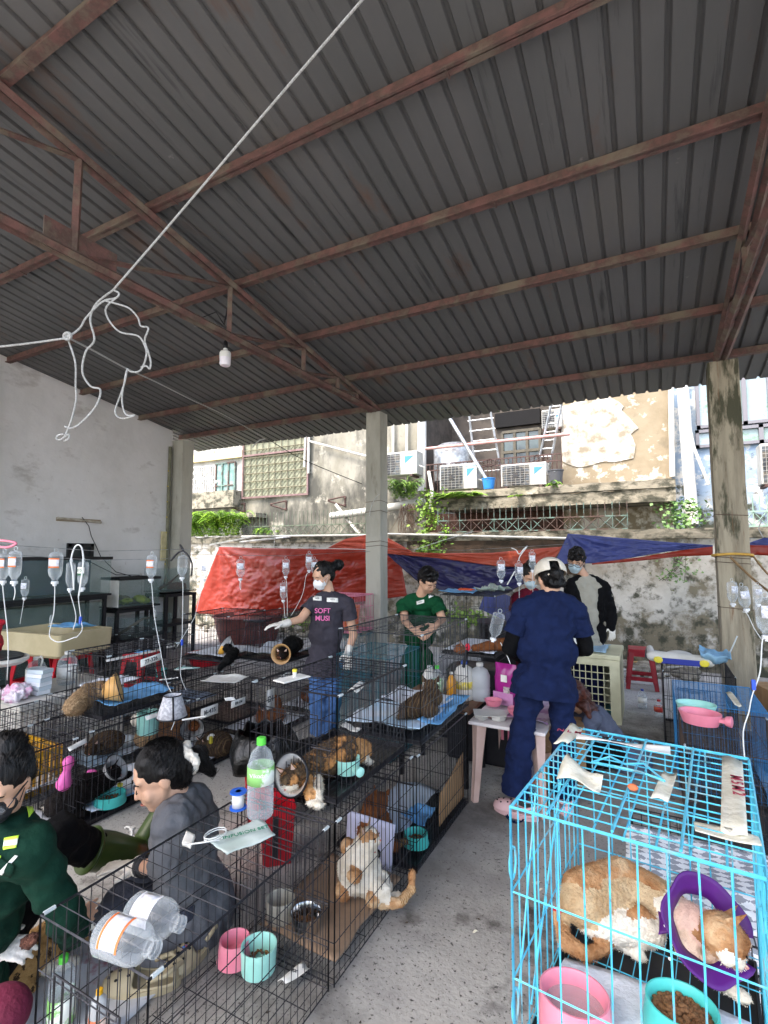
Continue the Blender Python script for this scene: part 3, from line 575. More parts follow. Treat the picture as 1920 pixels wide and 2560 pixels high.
pipe('drain_pipe', [PY(1706, 960, 9.5), PY(1722, 1180, 9.5), PY(1732, 1312, 9.4)], .09, m_white, 'thick white downpipe on the pale blue wall')
pipe('drain_pipe', [PY(1700, 960, 9.4), PY(1735, 1120, 9.35), PY(1772, 1212, 9.3)], .025, m_pvc, 'thin white pipe slanting over the thick downpipe')
# ---------------------------------------------------------------- plants
def leaf(mb, p, d, L_, w, nrm=None, mi=0):
    d = d.normalized(); s = d.cross(nrm or V((random.uniform(-1, 1), random.uniform(-1, 1), 1))).normalized() * w
    mb.add([p, p + d * L_ * .45 + s, p + d * L_, p + d * L_ * .45 - s], [(0, 1, 2, 3)], mi)
def fern(name, label, c, n, L_, mats, spread=1., up=1., seed=1, box=None, ll=.09):
    random.seed(seed); t = thing(name, label, 'plant', c); b = MB(); st = MB()
    for i in range(n):
        a = random.uniform(0, 2 * pi); o = c + V((random.uniform(-1, 1) * (box or .1), random.uniform(-.1, .1), random.uniform(-.03, .03))); Lf = L_ * random.uniform(.6, 1.15)
        h = V((cos(a) * spread, sin(a) * .8 * spread - .25, 0)); pts = []
        for k in range(9):
            s_ = k / 8; pts.append(o + h * Lf * s_ + V((0, 0, Lf * up * ((s_ * .9 - s_ * s_ * 1.1) if up < 1.1 else (s_ * 1.35 - s_ * s_ * 1.05)))))
        st.tube(pts, .004, 3, False); mi = random.choice((0, 0, 1, 2)) if len(mats) > 2 else 0
        for k in range(1, 9):
            d = pts[k] - pts[k - 1]; sd = d.cross(V((0, 0, 1)))
            if sd.length < 1e-5: continue
            sd.normalize(); w = ll * (1 - abs(k / 8 - .4) * .9)
            for s2 in (-1, 1):
                for q in (0, .5): leaf(b, pts[k - 1] + d * q, sd * s2 + d.normalized() * .5 + V((0, 0, -.15)), w, w * .2, V((0, 0, 1)), mi)
    b.build('fronds', mats, t, world=True); st.build('stems', m_leaf2, t, world=True); return t
F3 = [m_leaf, m_leaf2, mat('yellow_green_leaf', 'b5d64a', '94bf2e', 6, .5)]
cF = PY(530, 1338, 8.3); fern('fern_bush', 'dense bright green fern bush on the wall at the far left', cF, 190, .72, F3, .8, 1.5, 2, .85, .13)
fern('fern_bush', 'small bright fern sprig hanging below the dense fern bush', PY(665, 1330, 8.3), 14, .35, F3, .7, .9, 5, .25, .08)
fern('fern_clump', 'round green fern clump hanging from the mossy slab under an AC unit', PY(1152, 1240, 8.7), 90, .52, [m_leaf, m_leaf2, F3[2]], .8, .3, 8, .26, .11)
fern('fern_clump', 'tall wispy fern clump just right of the middle column', PY(1010, 1243, 8.75), 50, .6, [m_leaf3, m_leaf2, m_leaf3], .7, 1.2, 11, .24, .09)
fern('fern_clump', 'tiny fern sprig on the slab beside the dark pot', PY(1380, 1213, 8.75), 12, .2, [m_leaf, m_leaf], .7, .9, 12, .08, .05)
fern('fern_clump', 'tiny yellow fern growing on the face of the mossy slab', PY(1297, 1240, 8.68), 7, .2, [F3[2], m_leaf], .7, .3, 13, .04, .05)
def vine(name, label, pts, wd, n, lf, m, seed=1):
    random.seed(seed); t = thing(name, label, 'plant', pts[0]); b = MB(); s = MB()
    for _ in range(5): s.tube([p + V((random.uniform(-wd, wd) * .6, random.uniform(-.04, .0), 0)) for p in pts], .004, 3, False)
    for _ in range(n):
        u = random.random() * (len(pts) - 1); i = int(u); p = pts[i].lerp(pts[i + 1], u - i); k = wd * (1 - .5 * u / len(pts))
        p = p + V((random.gauss(0, .5) * k, random.uniform(-.12, .03), random.uniform(-.05, .05))); leaf(b, p, V((random.uniform(-1, 1), random.uniform(-1, .1), random.uniform(-1, .4))), lf * random.uniform(.6, 1.3), lf * .4)
    b.build('leaves', m, t, world=True); s.build('stems', m_root, t, world=True)
vine('hanging_vine', 'leafy vine trailing down the wall right of the middle column', [PY(1068, 1225, 8.65), PY(1072, 1270, 8.6), PY(1078, 1330, 8.55), PY(1070, 1375, 8.1), PY(1085, 1385, 8.1)], .36, 620, .07, m_leaf2, 3)
vine('hanging_vine', 'short leafy tendril hanging over the white ledge pipe', [PY(1110, 1318, 8.5), PY(1125, 1330, 8.3), PY(1098, 1360, 8.1)], .12, 70, .05, m_leaf, 4)
vine('wall_sapling', 'green sapling growing from the wall top beside the thick downpipe', [PY(1705, 1250, 8.9), PY(1708, 1285, 8.8), PY(1698, 1325, 8.5)], .38, 330, .07, m_leaf3, 5)
vine('wall_weed', 'sparse green weed clinging to the mossy wall beside the right column', [PY(1690, 1380, 8.2), PY(1692, 1420, 8.2), PY(1685, 1452, 8.2)], .3, 130, .05, m_leaf3, 6)
vine('wall_weed', 'low green weeds at the wall foot behind the green scrubs man', [PY(1150, 1520, 8.0), PY(1190, 1560, 8.0)], .9, 300, .07, m_leaf2, 7)
vine('wall_weed', 'low weeds at the wall foot under the red tarp', [PY(700, 1545, 8.1), PY(800, 1570, 8.0)], .8, 160, .06, m_leaf2, 8)
random.seed(9); b = MB()
for i in range(46):
    p = PY(random.uniform(1002, 1042), random.uniform(1258, 1275), 8.6); q = [p]
    for k in range(6): q.append(q[-1] + V((random.uniform(-.06, .06), random.uniform(-.03, .02), -random.uniform(.05, .16))))
    b.tube(q, [.006, .006, .005, .005, .004, .003, .002], 4)
tag(b.build('dead_roots', m_root), 'tangle of dead brown roots hanging beside the leafy vine', 'roots')
# ---------------------------------------------------------------- tarps
YT = 7.55
def tarp(label, mtl, top, bot, Y=YT, amp=.05, fr=9, nu=150, nv=50, seed=0, sag=0., Yb=None):
    o = cloth('tarpaulin', mtl, [PY(x, y, Y) for x, y in top], [PY(x, y, Yb or Y) for x, y in bot], nu, nv, amp, fr, seed=seed, sag=sag); return tag(o, label, 'tarpaulin')
tarp('large dark red tarpaulin hung as a screen left of the middle column', m_or, [(549, 1367), (640, 1370), (780, 1372), (918, 1375), (1000, 1385)], [(483, 1532), (580, 1541), (690, 1538), (800, 1516), (1018, 1490)], amp=.09, fr=11, seed=2)
tarp('bright orange tarpaulin peak behind the middle column', m_or2, [(815, 1372), (862, 1348), (918, 1336), (965, 1342), (1030, 1379)], [(815, 1374), (870, 1380), (930, 1384), (980, 1384), (1030, 1381)], 7.9, .03, 5, 60, 16, 3)
tarp('long sagging navy blue tarpaulin right of the middle column', m_bl, [(965, 1382), (1100, 1390), (1250, 1412), (1400, 1405)], [(968, 1386), (1040, 1450), (1140, 1490), (1262, 1486), (1400, 1410)], 7.5, .06, 8, 130, 36, 4)
tarp('orange tarpaulin strip folded over the top of the navy tarpaulin', m_or2, [(968, 1378), (1100, 1383), (1230, 1382), (1330, 1373), (1410, 1366)], [(968, 1384), (1100, 1396), (1240, 1415), (1330, 1418), (1372, 1412)], 7.42, .05, 8, 120, 14, 6)
tarp('bright blue tarpaulin corner spread right of the black jacket man', m_bl2, [(1420, 1334), (1540, 1344), (1680, 1356), (1782, 1363)], [(1385, 1410), (1500, 1408), (1660, 1380), (1782, 1366)], 7.4, .05, 8, 120, 24, 7)
tarp('narrow red tarpaulin edge below the bright blue tarpaulin', m_or, [(1480, 1408), (1600, 1393), (1700, 1376), (1782, 1366)], [(1480, 1412), (1600, 1402), (1700, 1391), (1782, 1388)], 7.35, .03, 6, 40, 5, 8)
tarp('blue tarpaulin tip at the right edge past the weathered column', m_bl2, [(1858, 1362), (1890, 1351), (1912, 1344), (2000, 1350)], [(1858, 1363), (1890, 1364), (1912, 1364), (2000, 1364)], 7.2, .03, 5, 20, 5, 9)
tarp('dark red tarpaulin band at the right edge past the weathered column', m_or, [(1840, 1362), (1900, 1363), (2000, 1365)], [(1840, 1386), (1900, 1388), (2000, 1392)], 7.15, .03, 5, 20, 5, 10)
for i, (q, l) in enumerate((([(548, 1366), (700, 1367), (918, 1374)], 'thin cord carrying the red tarpaulin'), ([(684, 1315), (688, 1340), (684, 1368)], 'short white tie string above the red tarpaulin'), ([(1035, 1375), (1110, 1350), (1180, 1330)], 'white tie string slanting up from the orange tarpaulin'), ([(1905, 1296), (1896, 1322), (1908, 1344)], 'white string tying the blue tarpaulin tip to the fence'))):
    b = MB(); b.tube([PY(x, y, 7.5) for x, y in q], .006, 5); tag(b.build('tie_string', m_rope), l, 'string')
# metal angle strips lying on the ledge
for (a, c_, l) in (((525, 1362), (640, 1340), 'pale slatted strip resting on the wall ledge, left one'), ((600, 1355), (727, 1342), 'pale slatted strip resting on the wall ledge, right one')):
    b = MB(); b.tube([PY(*a, 8.1), PY(*c_, 8.2)], .02, 4); tag(b.build('metal_strip', m_alu), l, 'strip', 'strips on the ledge')
# ================================================================ cages
m_wire = mat('black_cage_wire', '26262a', '36363b', 30, .38, .45, rv=.15); m_wire2 = mat('worn_grey_cage_wire', '55575a', '3c3e40', 25, .4, .6)
m_cyan = mat('cyan_cage_wire', '5cc4dc', '48b0d0', 20, .38, coat=.1, rv=.1); overlay(m_cyan, '7fa8b0', 9, .56, .62); overlay(m_cyan, '4a7a84', 26, .62, .66); m_bluew = mat('blue_cage_wire', '3f86bd', '3474a6', 20, .45); m_pinkw = mat('pink_cage_wire', 'd98aa0', 'c97890', 12, .5)
m_tray = mat('black_tray_plastic', '1b1b1f', '26262a', 9, .35, rv=.15); m_clip = mat('grey_clip_plastic', 'b9c2c4', rough=.45); m_tealp = mat('dark_teal_plastic', '1f5f6e', '2a6c78', 6, .5)
def cage(label, x0, x1, y0, y1, z0, z1, m=None, vs=.037, rows=4, r=.0018, tray=True, rz=0., name='wire_cage', traym=None, top=(.05, 2), floor=True, door='e', group='black wire pet cages', clips=True, zt=None, open_top=False, nodoor=False, jit=.0009):
    m = m or m_wire; xc, yc = (x0 + x1) / 2, (y0 + y1) / 2; a, b_, h = (x1 - x0) / 2, (y1 - y0) / 2, z1 - z0
    t = thing(name, label, 'cage', (xc, yc, z0), rz, group); fr = r * 1.7
    def panel(pn, p, q, par=t):                       # upright panel from p to q
        k = MB(); p = V(p); q = V(q); L = (q - p).length; n = max(2, int(L / vs)); d = (q - p) / n
        for i in range(1, n): k.tube([p + d * i + V((0, 0, .012)), p + d * i + V((random.gauss(0, jit), random.gauss(0, jit), h * random.uniform(.3, .7))), p + d * i + V((0, 0, h))], r, 4, False)
        for i in range(rows + 1): z = .012 + (h - .012) * i / rows; k.tube([p + V((0, 0, z)), q + V((0, 0, z))], fr if i in (0, rows) else r * 1.2, 4)
        for e in (p, q): k.tube([e + V((0, 0, .005)), e + V((0, 0, h))], fr, 5)
        return k.build(pn, m, par)
    panel('side_panel', (a, -b_, 0), (a, b_, 0)); panel('side_panel', (-a, -b_, 0), (-a, b_, 0))
    panel('end_panel', (-a, -b_, 0), (a, -b_, 0)); panel('end_panel', (-a, b_, 0), (a, b_, 0))
    if not open_top:
        k = MB(); n = int(2 * b_ / top[0])
        for i in range(n + 1): y = -b_ + 2 * b_ * i / n; k.tube([(-a, y, h), (a, y, h + .002)], fr if i in (0, n) else r, 4)
        for i in range(top[1] + 2): x = -a + 2 * a * i / (top[1] + 1); k.tube([(x, -b_, h - .003), (x, b_, h - .003)], fr if i in (0, top[1] + 1) else r * 1.2, 4)
        k.build('top_panel', m, t)
    if floor:
        k = MB(); n = int(2 * a / .03)
        for i in range(n + 1): x = -a + 2 * a * i / n; k.tube([(x, -b_, .035), (x, b_, .035)], r * .8, 3, False)
        n = int(2 * b_ / .12)
        for i in range(n + 1): y = -b_ + 2 * b_ * i / n; k.tube([(-a, y, .032), (a, y, .032)], r, 3, False)
        k.build('floor_grid', m, t)
    if tray:
        k = MB(); e = .008; A = a - e; B = b_ - e
        k.bb((-A, -B, .006), (A, B, .012)); w = .006
        for q in ((-A, -A + w, -B, B), (A - w, A, -B, B), (-A + w, A - w, -B, -B + w), (-A + w, A - w, B - w, B)): k.bb((q[0], q[2], .012), (q[1], q[3], .032))
        k.build('tray', traym or m_tray, t)
    # door on the end (-y) or on the side (+x) that faces the aisle
    k = MB(); o = fr * 2.5
    if nodoor: return t
    if door == 'e': P = lambda u, v: V((-a + 2 * a * u, -b_ - o, h * v))
    else: P = lambda u, v: V((a + o, -b_ + 2 * b_ * u, h * v))
    u0, u1, v0, v1 = (.2, .8, .1, .8); k.tube([P(u0, v0), P(u1, v0), P(u1, v1), P(u0, v1)], fr, 5, closed=True)
    n = int((u1 - u0) * 2 * (a if door == 'e' else b_) / vs)
    for i in range(1, n): u = u0 + (u1 - u0) * i / n; k.tube([P(u, v0), P(u, v1)], r, 4, False)
    dr = k.build('door', m, t); k = MB(); c0 = P(u1, .5); dv = (P(1, .5) - P(0, .5)).normalized()
    k.tube([c0, c0 + V((0, 0, .03)), c0 + dv * .05 + V((0, 0, .03)), c0 + dv * .05 + V((0, 0, -.03)), c0 + V((0, 0, -.03))], r * 1.4, 4, closed=True); k.tube([c0 - dv * .03, c0 + dv * .07], r * 1.8, 5); k.build('latch', m, dr)
    if clips:
        for x, y in ((a, -b_), (a, b_), (-a, -b_), (-a, b_)):
            k = MB(); s = -1 if y > 0 else 1; k.tube([(x, y + s * .008, h), (x, y + s * .04, h)], .006, 6); k.build('clip', m_clip, t)
    return t
random.seed(21)
# near row by the aisle
C1 = cage('near black cage with pink and mint bowls inside and two clear bottles lying on top', -1.60, -1.13, .90, 1.69, 0, .60, tray=False, rows=4)
C2 = cage('black aisle cage holding the sitting white and orange cat', -1.60, -1.12, 1.715, 2.44, 0, .60, tray=False)
C3 = cage('black aisle cage with cardboard wall holding the ginger cat, under the white padded cage', -1.62, -1.12, 2.48, 3.30, 0, .58)
C4 = cage('grey wired cage with pale blue pads and a brown tabby, stacked beside the plastic table', -1.66, -1.13, 2.56, 3.36, .60, 1.19, m_wire2, rows=3, vs=.045)
C5 = cage('black cage holding the calico cat, stacked over the white and orange cat', -1.64, -1.17, 1.80, 2.47, .61, 1.05)
# second row
R2a = cage('black cage just behind the head of the green uniform person', -3.52, -3.04, 1.08, 1.88, 0, .55, tray=False)
R2b = cage('black cage holding the black and white cat, teal food bowl in front', -3.52, -3.04, 1.93, 2.70, 0, .56, door='e')
R2c = cage('black cage holding the bandaged tabby beside the grey hoodie woman', -3.53, -3.04, 2.74, 3.42, 0, .55)
R2d = cage('black cage tagged D1 holding a ginger cat on a white pad', -3.53, -3.03, 3.46, 4.16, 0, .55)
R2e = cage('black cage behind the black tortoiseshell stack, near the jeans', -3.50, -3.02, 4.20, 4.90, 0, .55, tray=False)
S1 = cage('small black cage with fluffy tabby and blue pads, top of the left stack', -3.50, -3.10, 2.06, 2.64, .575, .98, rows=3, vs=.034)
S2 = cage('black cage with white pad and tortoiseshell cat in a cone, behind the woman in jeans', -3.68, -3.12, 3.86, 4.50, .575, 1.02, rows=3)
S3 = cage('black cage with white pad and black kitten in a yellow cone, left of jeans', -4.24, -3.68, 3.62, 4.25, .575, 1.02, rows=3, rz=.1)
# third row
R3a = cage('black cage in the back row, left of the fluffy tabby stack', -4.16, -3.62, 1.55, 2.25, 0, .52, tray=False)
R3b = cage('black cage in the back row with a mint bowl, behind the fluffy tabby stack', -4.16, -3.62, 2.30, 3.00, 0, .55, tray=False)
R3c = cage('black cage in the back row with ginger and white pads behind empty grey cone', -4.14, -3.62, 3.04, 3.60, 0, .52, tray=False)
R3d = cage('black cage supporting the black kitten cage', -4.24, -3.60, 3.66, 4.28, 0, .56)
R4a = cage('black cage with pale tag 77-326 leaning by the second red stool', -4.95, -4.45, 3.0, 3.62, 0, .5, m_wire2, rows=3, tray=False)
R4b = cage('black cage near the aquarium stand with a teal cup inside', -6.1, -5.45, 4.35, 4.85, 0, .55, door='s')
R4c = cage('low black cage behind the red stool under the tanks', -6.6, -6.15, 4.2, 4.8, 0, .58)
L1 = cage('black cage at the left edge with pale bowl on top', -5.0, -4.4, 1.5, 2.1, 0, .62)
# right hand side
cy = cage('cyan wire cage with the orange and white cat in a purple cone', -.27, .19, 1.147, 1.758, .53, 1.08, m_cyan, vs=.05, rows=3, r=.0019, tray=True, group=None, clips=False, top=(.042, 7), nodoor=True, jit=.0022, rz=-.098)
under = cage('black cage on the floor carrying the cyan cage', -.27, .19, 1.147, 1.758, 0, .52, rz=-.098)
BL = cage('blue wire cage with fallen tape at the right behind the pink bowl', .12, .64, 4.14, 4.84, 0, .60, m_bluew, vs=.03, rows=3, top=(.026, 4), group=None, clips=False, r=.0013)
BK = cage('dark cage with fine brown wires carrying the pink and mint bowls', .13, .62, 3.3, 4.1, 0, .58, mat('brown_black_wire', '3c3430', '4a3c34', 20, .6), vs=.03, top=(.024, 4), r=.0012)
BL2 = cage('tall blue cage at the right edge beside the weathered column', .66, 1.2, 3.2, 4.0, 0, .62, m_bluew, vs=.03, rows=3, top=(.026, 4), group=None, clips=False, r=.0013)
BH = cage('black cage draped with grey houndstooth cloth under the cyan cage', -.12, .42, 1.95, 2.7, 0, .46)
CR = cage('dark mesh cage with solid black sides behind the blue cage', .06, .58, 5.05, 5.75, 0, .62, rows=3)
CX = cage('tall grey cage with blue pads on top and long orange cat inside', -1.72, -1.22, 4.36, 5.1, .72, 1.26, m_wire2, rows=3, vs=.045)
CX2 = cage('black cage with pink striped carrier panel under the long orange cat', -1.72, -1.2, 4.32, 5.1, 0, .70)
PK = cage('pink wire cage with an orange tub inside beside the middle column', -3.9, -3.35, 5.55, 6.03, .6, 1.08, m_pinkw, rows=3, vs=.04, group=None, clips=False, traym=m_pinkw)
PK2 = cage('teal based cage under the pink cage', -3.9, -3.3, 5.4, 6.0, 0, .58, m_tealp, rows=3, group=None, clips=False, traym=m_tealp)
TL = cage('dark teal carrier cage behind the white padded cage', -2.35, -1.85, 3.6, 4.2, 0, .8, m_tealp, rows=3, group=None, clips=False, traym=m_tealp)
# solid dark panels of the mesh cage
b = MB(); b.box((-.265, 0, .3), (.01, .7, .62)); b.build('side_shell', m_tray, CR)
# cross braces of the cyan cage door, lid handle and hooks
b = MB()
for x0, y0, x1, y1 in ((-.15, -.3, -.15, .3), (-.02, -.3, -.02, .3), (.1, -.3, .1, .3)): b.tube([(x0, y0, .556), (x1, y1, .556)], .0032, 5)
b.tube([(-.12, .02, .562), (-.08, .05, .575), (-.04, .02, .575), (0, .05, .575), (.05, .0, .562), (.0, -.01, .575), (-.06, -.01, .575)], .003, 5, closed=True); b.build('lid_hook', m_cyan, cy)
for (x, y, z) in ((-.234, -.285, .42), (-.234, -.285, .12)):
    b = MB(); b.tube([V((x, y, z)) + V((.0, -.02 * sin(a_), .035 * cos(a_))) + V((.02 * sin(a_) if x > -.1 else 0, 0, 0)) for a_ in [i * pi / 5 for i in range(10)]], .0028, 5, closed=True); b.build('spring_ring', m_cyan, cy)
b = MB()
for k_ in range(2):
    b.tube([(-.236, -.29 + .12 * k_, .04), (-.236, -.1 + .29 * k_, .5)], .0026, 5)
b.build('side_brace', m_cyan, cy)
# ---- tags, tapes and cards fixed on the cages: flat things of their own
m_paper = mat('white_paper', 'eceae4', 'dedcd4', 14, .7); m_tape = mat('masking_tape', 'e0dccb', 'd2cdb8', 20, .7, bump=.3); m_ink = mat('black_ink', '1a1a22', rough=.6); m_redink = mat('red_ink', 'a03048', rough=.6); m_padw = mat('white_pee_pad', 'e4e9f2', 'd6dde8', 6, .85, bump=.3, bsc=60); m_padb = mat('blue_pee_pad', '7fb9e8', '6aa9dc', 5, .8, bump=.25, bsc=40); m_mask = mat('teal_mask_cloth', 'a9cfc8', '98bfb8', 9, .8)
def sheet(name, label, cat, pts, m, th=.0012, group=None, txt=None, size=.03, mt=None, bend=.006, div=6):
    """four corners (a b c d) counter-clockwise as seen; thin curled sheet"""
    a, b_, c, d = [V(p) for p in pts]; ce = (a + b_ + c + d) / 4; t = thing(name, label, cat, ce, 0, group); nr = (b_ - a).cross(d - a).normalized()
    f = lambda u, v: a.lerp(b_, u).lerp(d.lerp(c, u), v) + nr * (bend * sin(u * 5 + v * 3 + a.x * 30))
    MB().grid(f, div, div).build('sheet_body', m, t, True, True, th)
    if txt: text_mesh(txt, size, mt or m_ink, 'lettering', t, ce + nr * (bend + .002), (b_ - a), (d - a))
    return t
def tagv(label, x, y, z, w, h, txt, size=.03, mt=None, m=None, tilt=0.): # hangs on an aisle-side (+x) cage face
    return sheet('cage_tag', label, 'tag', [(x, y, z), (x, y + w, z + tilt), (x, y + w, z + h + tilt), (x, y, z + h)], m or m_paper, .001, None, txt, size, mt, .0015, 3)
tagv('white hand written tag reading J6-435 on a back cage behind the hoodie woman', -3.02, 2.78, .40, .17, .075, 'J6-435', .045)
tagv('white hand written tag reading 77-326 in front of the second red stool', -3.08, 2.3, .87, .16, .05, '77-326', .036, tilt=.02)
tagv('white card marked D1 hanging on the ginger cat cage', -3.01, 3.5, .27, .11, .17, 'D1', .07)
tagv('white tag reading 84-04 on the cage above the bandaged tabby', -3.01, 3.08, .40, .16, .055, '84-04', .035)
tagv('slanted white paper tag on the cage left of the jeans', -3.0, 3.62, .47, .2, .04, '05-24', .03, tilt=.05)
tagv('small white tag near the jeans on the farthest cage of its row', -3.0, 4.3, .42, .17, .06, '33-05', .035, tilt=.01)
tagv('white label on the low cage under the aquariums', -5.42, 4.4, .44, .14, .05, '21-08', .03)
z = 1.087
for i_, (p_, q_, l_) in enumerate((((262, 1650), (400, 1622), 'white tape along the top edge of the pale tagged cage'), ((170, 1868), (215, 1845), 'torn white tape on the near top edge of the left row'), ((362, 1792), (440, 1765), 'white tape strip on the top edge below the empty cone'), ((560, 1745), (585, 1742), 'small white tape fold left of the paper sheet'))):
    a_, c_ = G(*p_, .56), G(*q_, .56); dn = V((.018, 0, 0)); sheet('edge_tape', l_, 'tape', [a_, c_, c_ + dn + V((0, 0, -.02)), a_ + dn + V((0, 0, -.02))], m_paper, bend=.003)
sheet('tape_strip', 'long cream tape with red writing on the right edge of the cyan cage', 'tape', [(.105, 1.26, z), (.15, 1.255, z), (.20, 1.70, z), (.155, 1.71, z)], m_tape, bend=.004, txt=None)
tp = sheet('tape_strip', 'white tape with black scribbles across the far end of the cyan cage', 'tape', [(-.22, 1.66, z), (.03, 1.67, z), (.03, 1.705, z), (-.22, 1.70, z)], m_paper, txt='M 3 5 E 3', size=.028)
text_mesh('M 5 M 2', .035, m_redink, 'lettering', tp, (.163, 1.5, z + .007), (-.07, -1, 0), (1, -.07, 0))
sheet('tape_strip', 'short white tape with red writing on the far left corner of the cyan cage', 'tape', [(-.275, 1.6, z), (-.235, 1.6, z), (-.21, 1.78, z), (-.25, 1.78, z)], m_tape, txt='N L M', size=.028, mt=m_redink)
sheet('tape_strip', 'crumpled torn tape on the left of the cyan cage lid', 'tape', [(-.23, 1.36, z), (-.13, 1.33, z), (-.12, 1.38, z + .01), (-.21, 1.43, z + .03)], m_tape, bend=.012)
sheet('tape_strip', 'pale tape running down the middle bars of the cyan cage lid', 'tape', [(-.02, 1.35, z), (.015, 1.35, z), (.04, 1.52, z), (.01, 1.52, z)], m_tape, bend=.003)
sheet('tape_strip', 'blank cream tape across the right side of the cyan cage lid', 'tape', [(.06, 1.24, z - .004), (.17, 1.24, z - .004), (.17, 1.28, z - .004), (.06, 1.29, z - .004)], m_tape, bend=.002)
p = G(1848, 1772, .606); sheet('tape_strip', 'dusty tape strip on the blue cage lid', 'tape', [(.47, 4.22, .607), (.51, 4.22, .607), (.5, 4.6, .607), (.46, 4.6, .607)], m_tape, bend=.005)
b = MB(); b.ball(G(1582, 1968, 1.095), (.012, .009, .008), 8); tag(b.build('orange_scrap', mat('orange_scrap', 'd8744a', rough=.8)), 'tiny orange scrap resting on the cyan cage lid', 'scrap')
# ================================================================ bowls, pads and cage contents
m_pk = mat('pink_bowl_plastic', 'e58a9c', 'dd8093', 9, .4, rv=.08); m_mint = mat('mint_bowl_plastic', 'a4dcd0', '98d2c6', 9, .4, rv=.08); m_teal = mat('teal_bowl_plastic', '4fc4bb', '45b9b0', 9, .38, rv=.08); m_grey = mat('beige_bowl_plastic', 'b5b0a2', 'a8a394', 9, .45); m_ss = mat('stainless_bowl', 'c9c9c8', rough=.18, metal=1.); m_kib = mat('kibble', '6b4a2e', '7d5836', 30, .85); m_water = clearmat('bowl_water', 'c5d8d8', .1, .6, .03)
def bowl(label, loc, r, h, m, taper=1.15, kib=0, ped=0., water=False, rz=0., tab=False, cat='bowl', ov=1.):
    t = thing('pet_bowl', label, cat, loc, rz); b = MB()
    b.lathe([(0, 0), (r * taper, 0), (r * (taper + .02), .006), (r * 1.04, h * .9), (r * 1.04, h), (r * .98, h), (r * .93, h * .93), (r * .86, h * .28 + ped), (r * .6, h * .2 + ped), (0, h * .2 + ped)], n=32, sx=ov, sy=1)
    b.build('shell', m, t, smooth=True, ang=40)
    if tab: b = MB(); b.box((r * 1.25, 0, h * .6), (r * .5, r * .5, h * .3)); b.lathe([(r * .3, 0), (r * .36, .02), (r * .36, .03), (r * .2, .035)], (r * 1.5, 0, h * .6), (1, 0, 0), 14); b.build('screw_mount', m, t, smooth=True, ang=40)
    if water: b = MB(); b.lathe([(r * .88, 0), (0, .001)], (0, 0, h * .6), n=28, sx=ov); b.build('water', m_water, t)
    if kib:
        b = MB(); random.seed(kib)
        for i in range(kib):
            a_ = random.random() * 6.28; q = sqrt(random.random()) * r * .8; b.ball((q * cos(a_) * ov, q * sin(a_), h * .3 + ped + random.uniform(0, .016) * (1.3 - q / r)), (.0065, .0055, .005), 6)
        o = b.build('kibble', m_kib, t); o['kind'] = 'stuff'
    return t
bowl('pink bowl in the near black cage, left of the mint bowl', (-1.515, 1.60, .04), .056, .08, m_pk, 1.2)
bowl('mint bowl with few kibbles in the near black cage', (-1.40, 1.61, .04), .066, .09, m_mint, .96, 60)
bowl('deep beige bowl behind the mint bowl, in the next cage', (-1.50, 1.86, .04), .06, .09, m_grey, .95)
bowl('stainless steel bowl with brown food beside the beige bowl', (-1.36, 1.86, .045), .065, .07, m_ss, .9, 90)
bowl('pink water bowl on the pad in the cyan cage', (-.19, 1.285, .575), .066, .078, m_pk, 1.12, water=True, ov=1.1)
bowl('teal bowl full of kibble on the pad in the cyan cage', (.025, 1.385, .575), .064, .065, m_teal, 1.15, 330, .018, ov=1.1)
bowl('mint hanging bowl with water beside the calico cat', G(868, 1930, .65), .058, .065, m_mint, .85, water=True, tab=True, rz=-.5)
bowl('teal bowl tipped over the ginger cat tray in the cardboard lined cage', (-1.205, 2.66, .04), .062, .06, m_teal, 1.15, 60)
bowl('teal bowl with brown food in front of the black and white cat', (-3.11, 2.14, .05), .085, .06, m_teal, 1.1, 80)
bowl('large pink oval bowl on the dark cage at the right', (.235, 3.74, .595), .09, .07, m_pk, .85, tab=True, rz=-.3, ov=1.25)
bowl('mint oval bowl just behind the large pink oval bowl', (.23, 3.97, .595), .09, .06, m_mint, .85, ov=1.25)
bowl('pink bowl behind the white foam tray on the plastic table', (-.86, 3.58, .525), .055, .05, m_pk, .8)
bowl('pink bowl beyond the bottles, behind the brown tabby cage', (-1.03, 3.62, .56), .06, .04, m_pk, .8)
bowl('mint bowl under the fluffy tabby, in the back row', (-3.5, 2.7, .25), .08, .16, m_mint, .95)
bowl('teal cup in the cage near the aquariums', (-5.62, 4.5, .05), .07, .1, m_teal, .9)
bowl('pale bowl standing on the cage at the left edge', (-4.62, 1.62, .625), .08, .05, mat('pale_bowl', 'd6d3cd', rough=.5), .8)
def pad(label, x0, x1, y0, y1, z, m, seed=0, amp=.012, corner=0., name='puppy_pad', cat='pad', rz=0., n=16):
    c = V(((x0 + x1) / 2, (y0 + y1) / 2, z)); t = thing(name, label, cat, c, rz); a, b_ = (x1 - x0) / 2, (y1 - y0) / 2
    def f(u, v):
        x = -a + 2 * a * u; y = -b_ + 2 * b_ * v; q = V((x * 8, y * 8, seed)); e = max(abs(u - .5), abs(v - .5)) * 2
        return V((x + .02 * noise.noise(q + V((3, 0, 0))), y + .02 * noise.noise(q + V((0, 5, 0))), amp * (1 + noise.noise(q * 1.3)) + .5 * amp * abs(noise.noise(q * 3)) + corner * max(0, e - .75) * 4 * (.5 + noise.noise(q * .7))))
    o = MB().grid(f, n, n).build('pad_sheet', m, t, smooth=True, solid=.003); return t
pad('white quilted pad covering the floor of the cyan cage', -.25, .16, 1.175, 1.49, .568, m_padw, 1, .004)
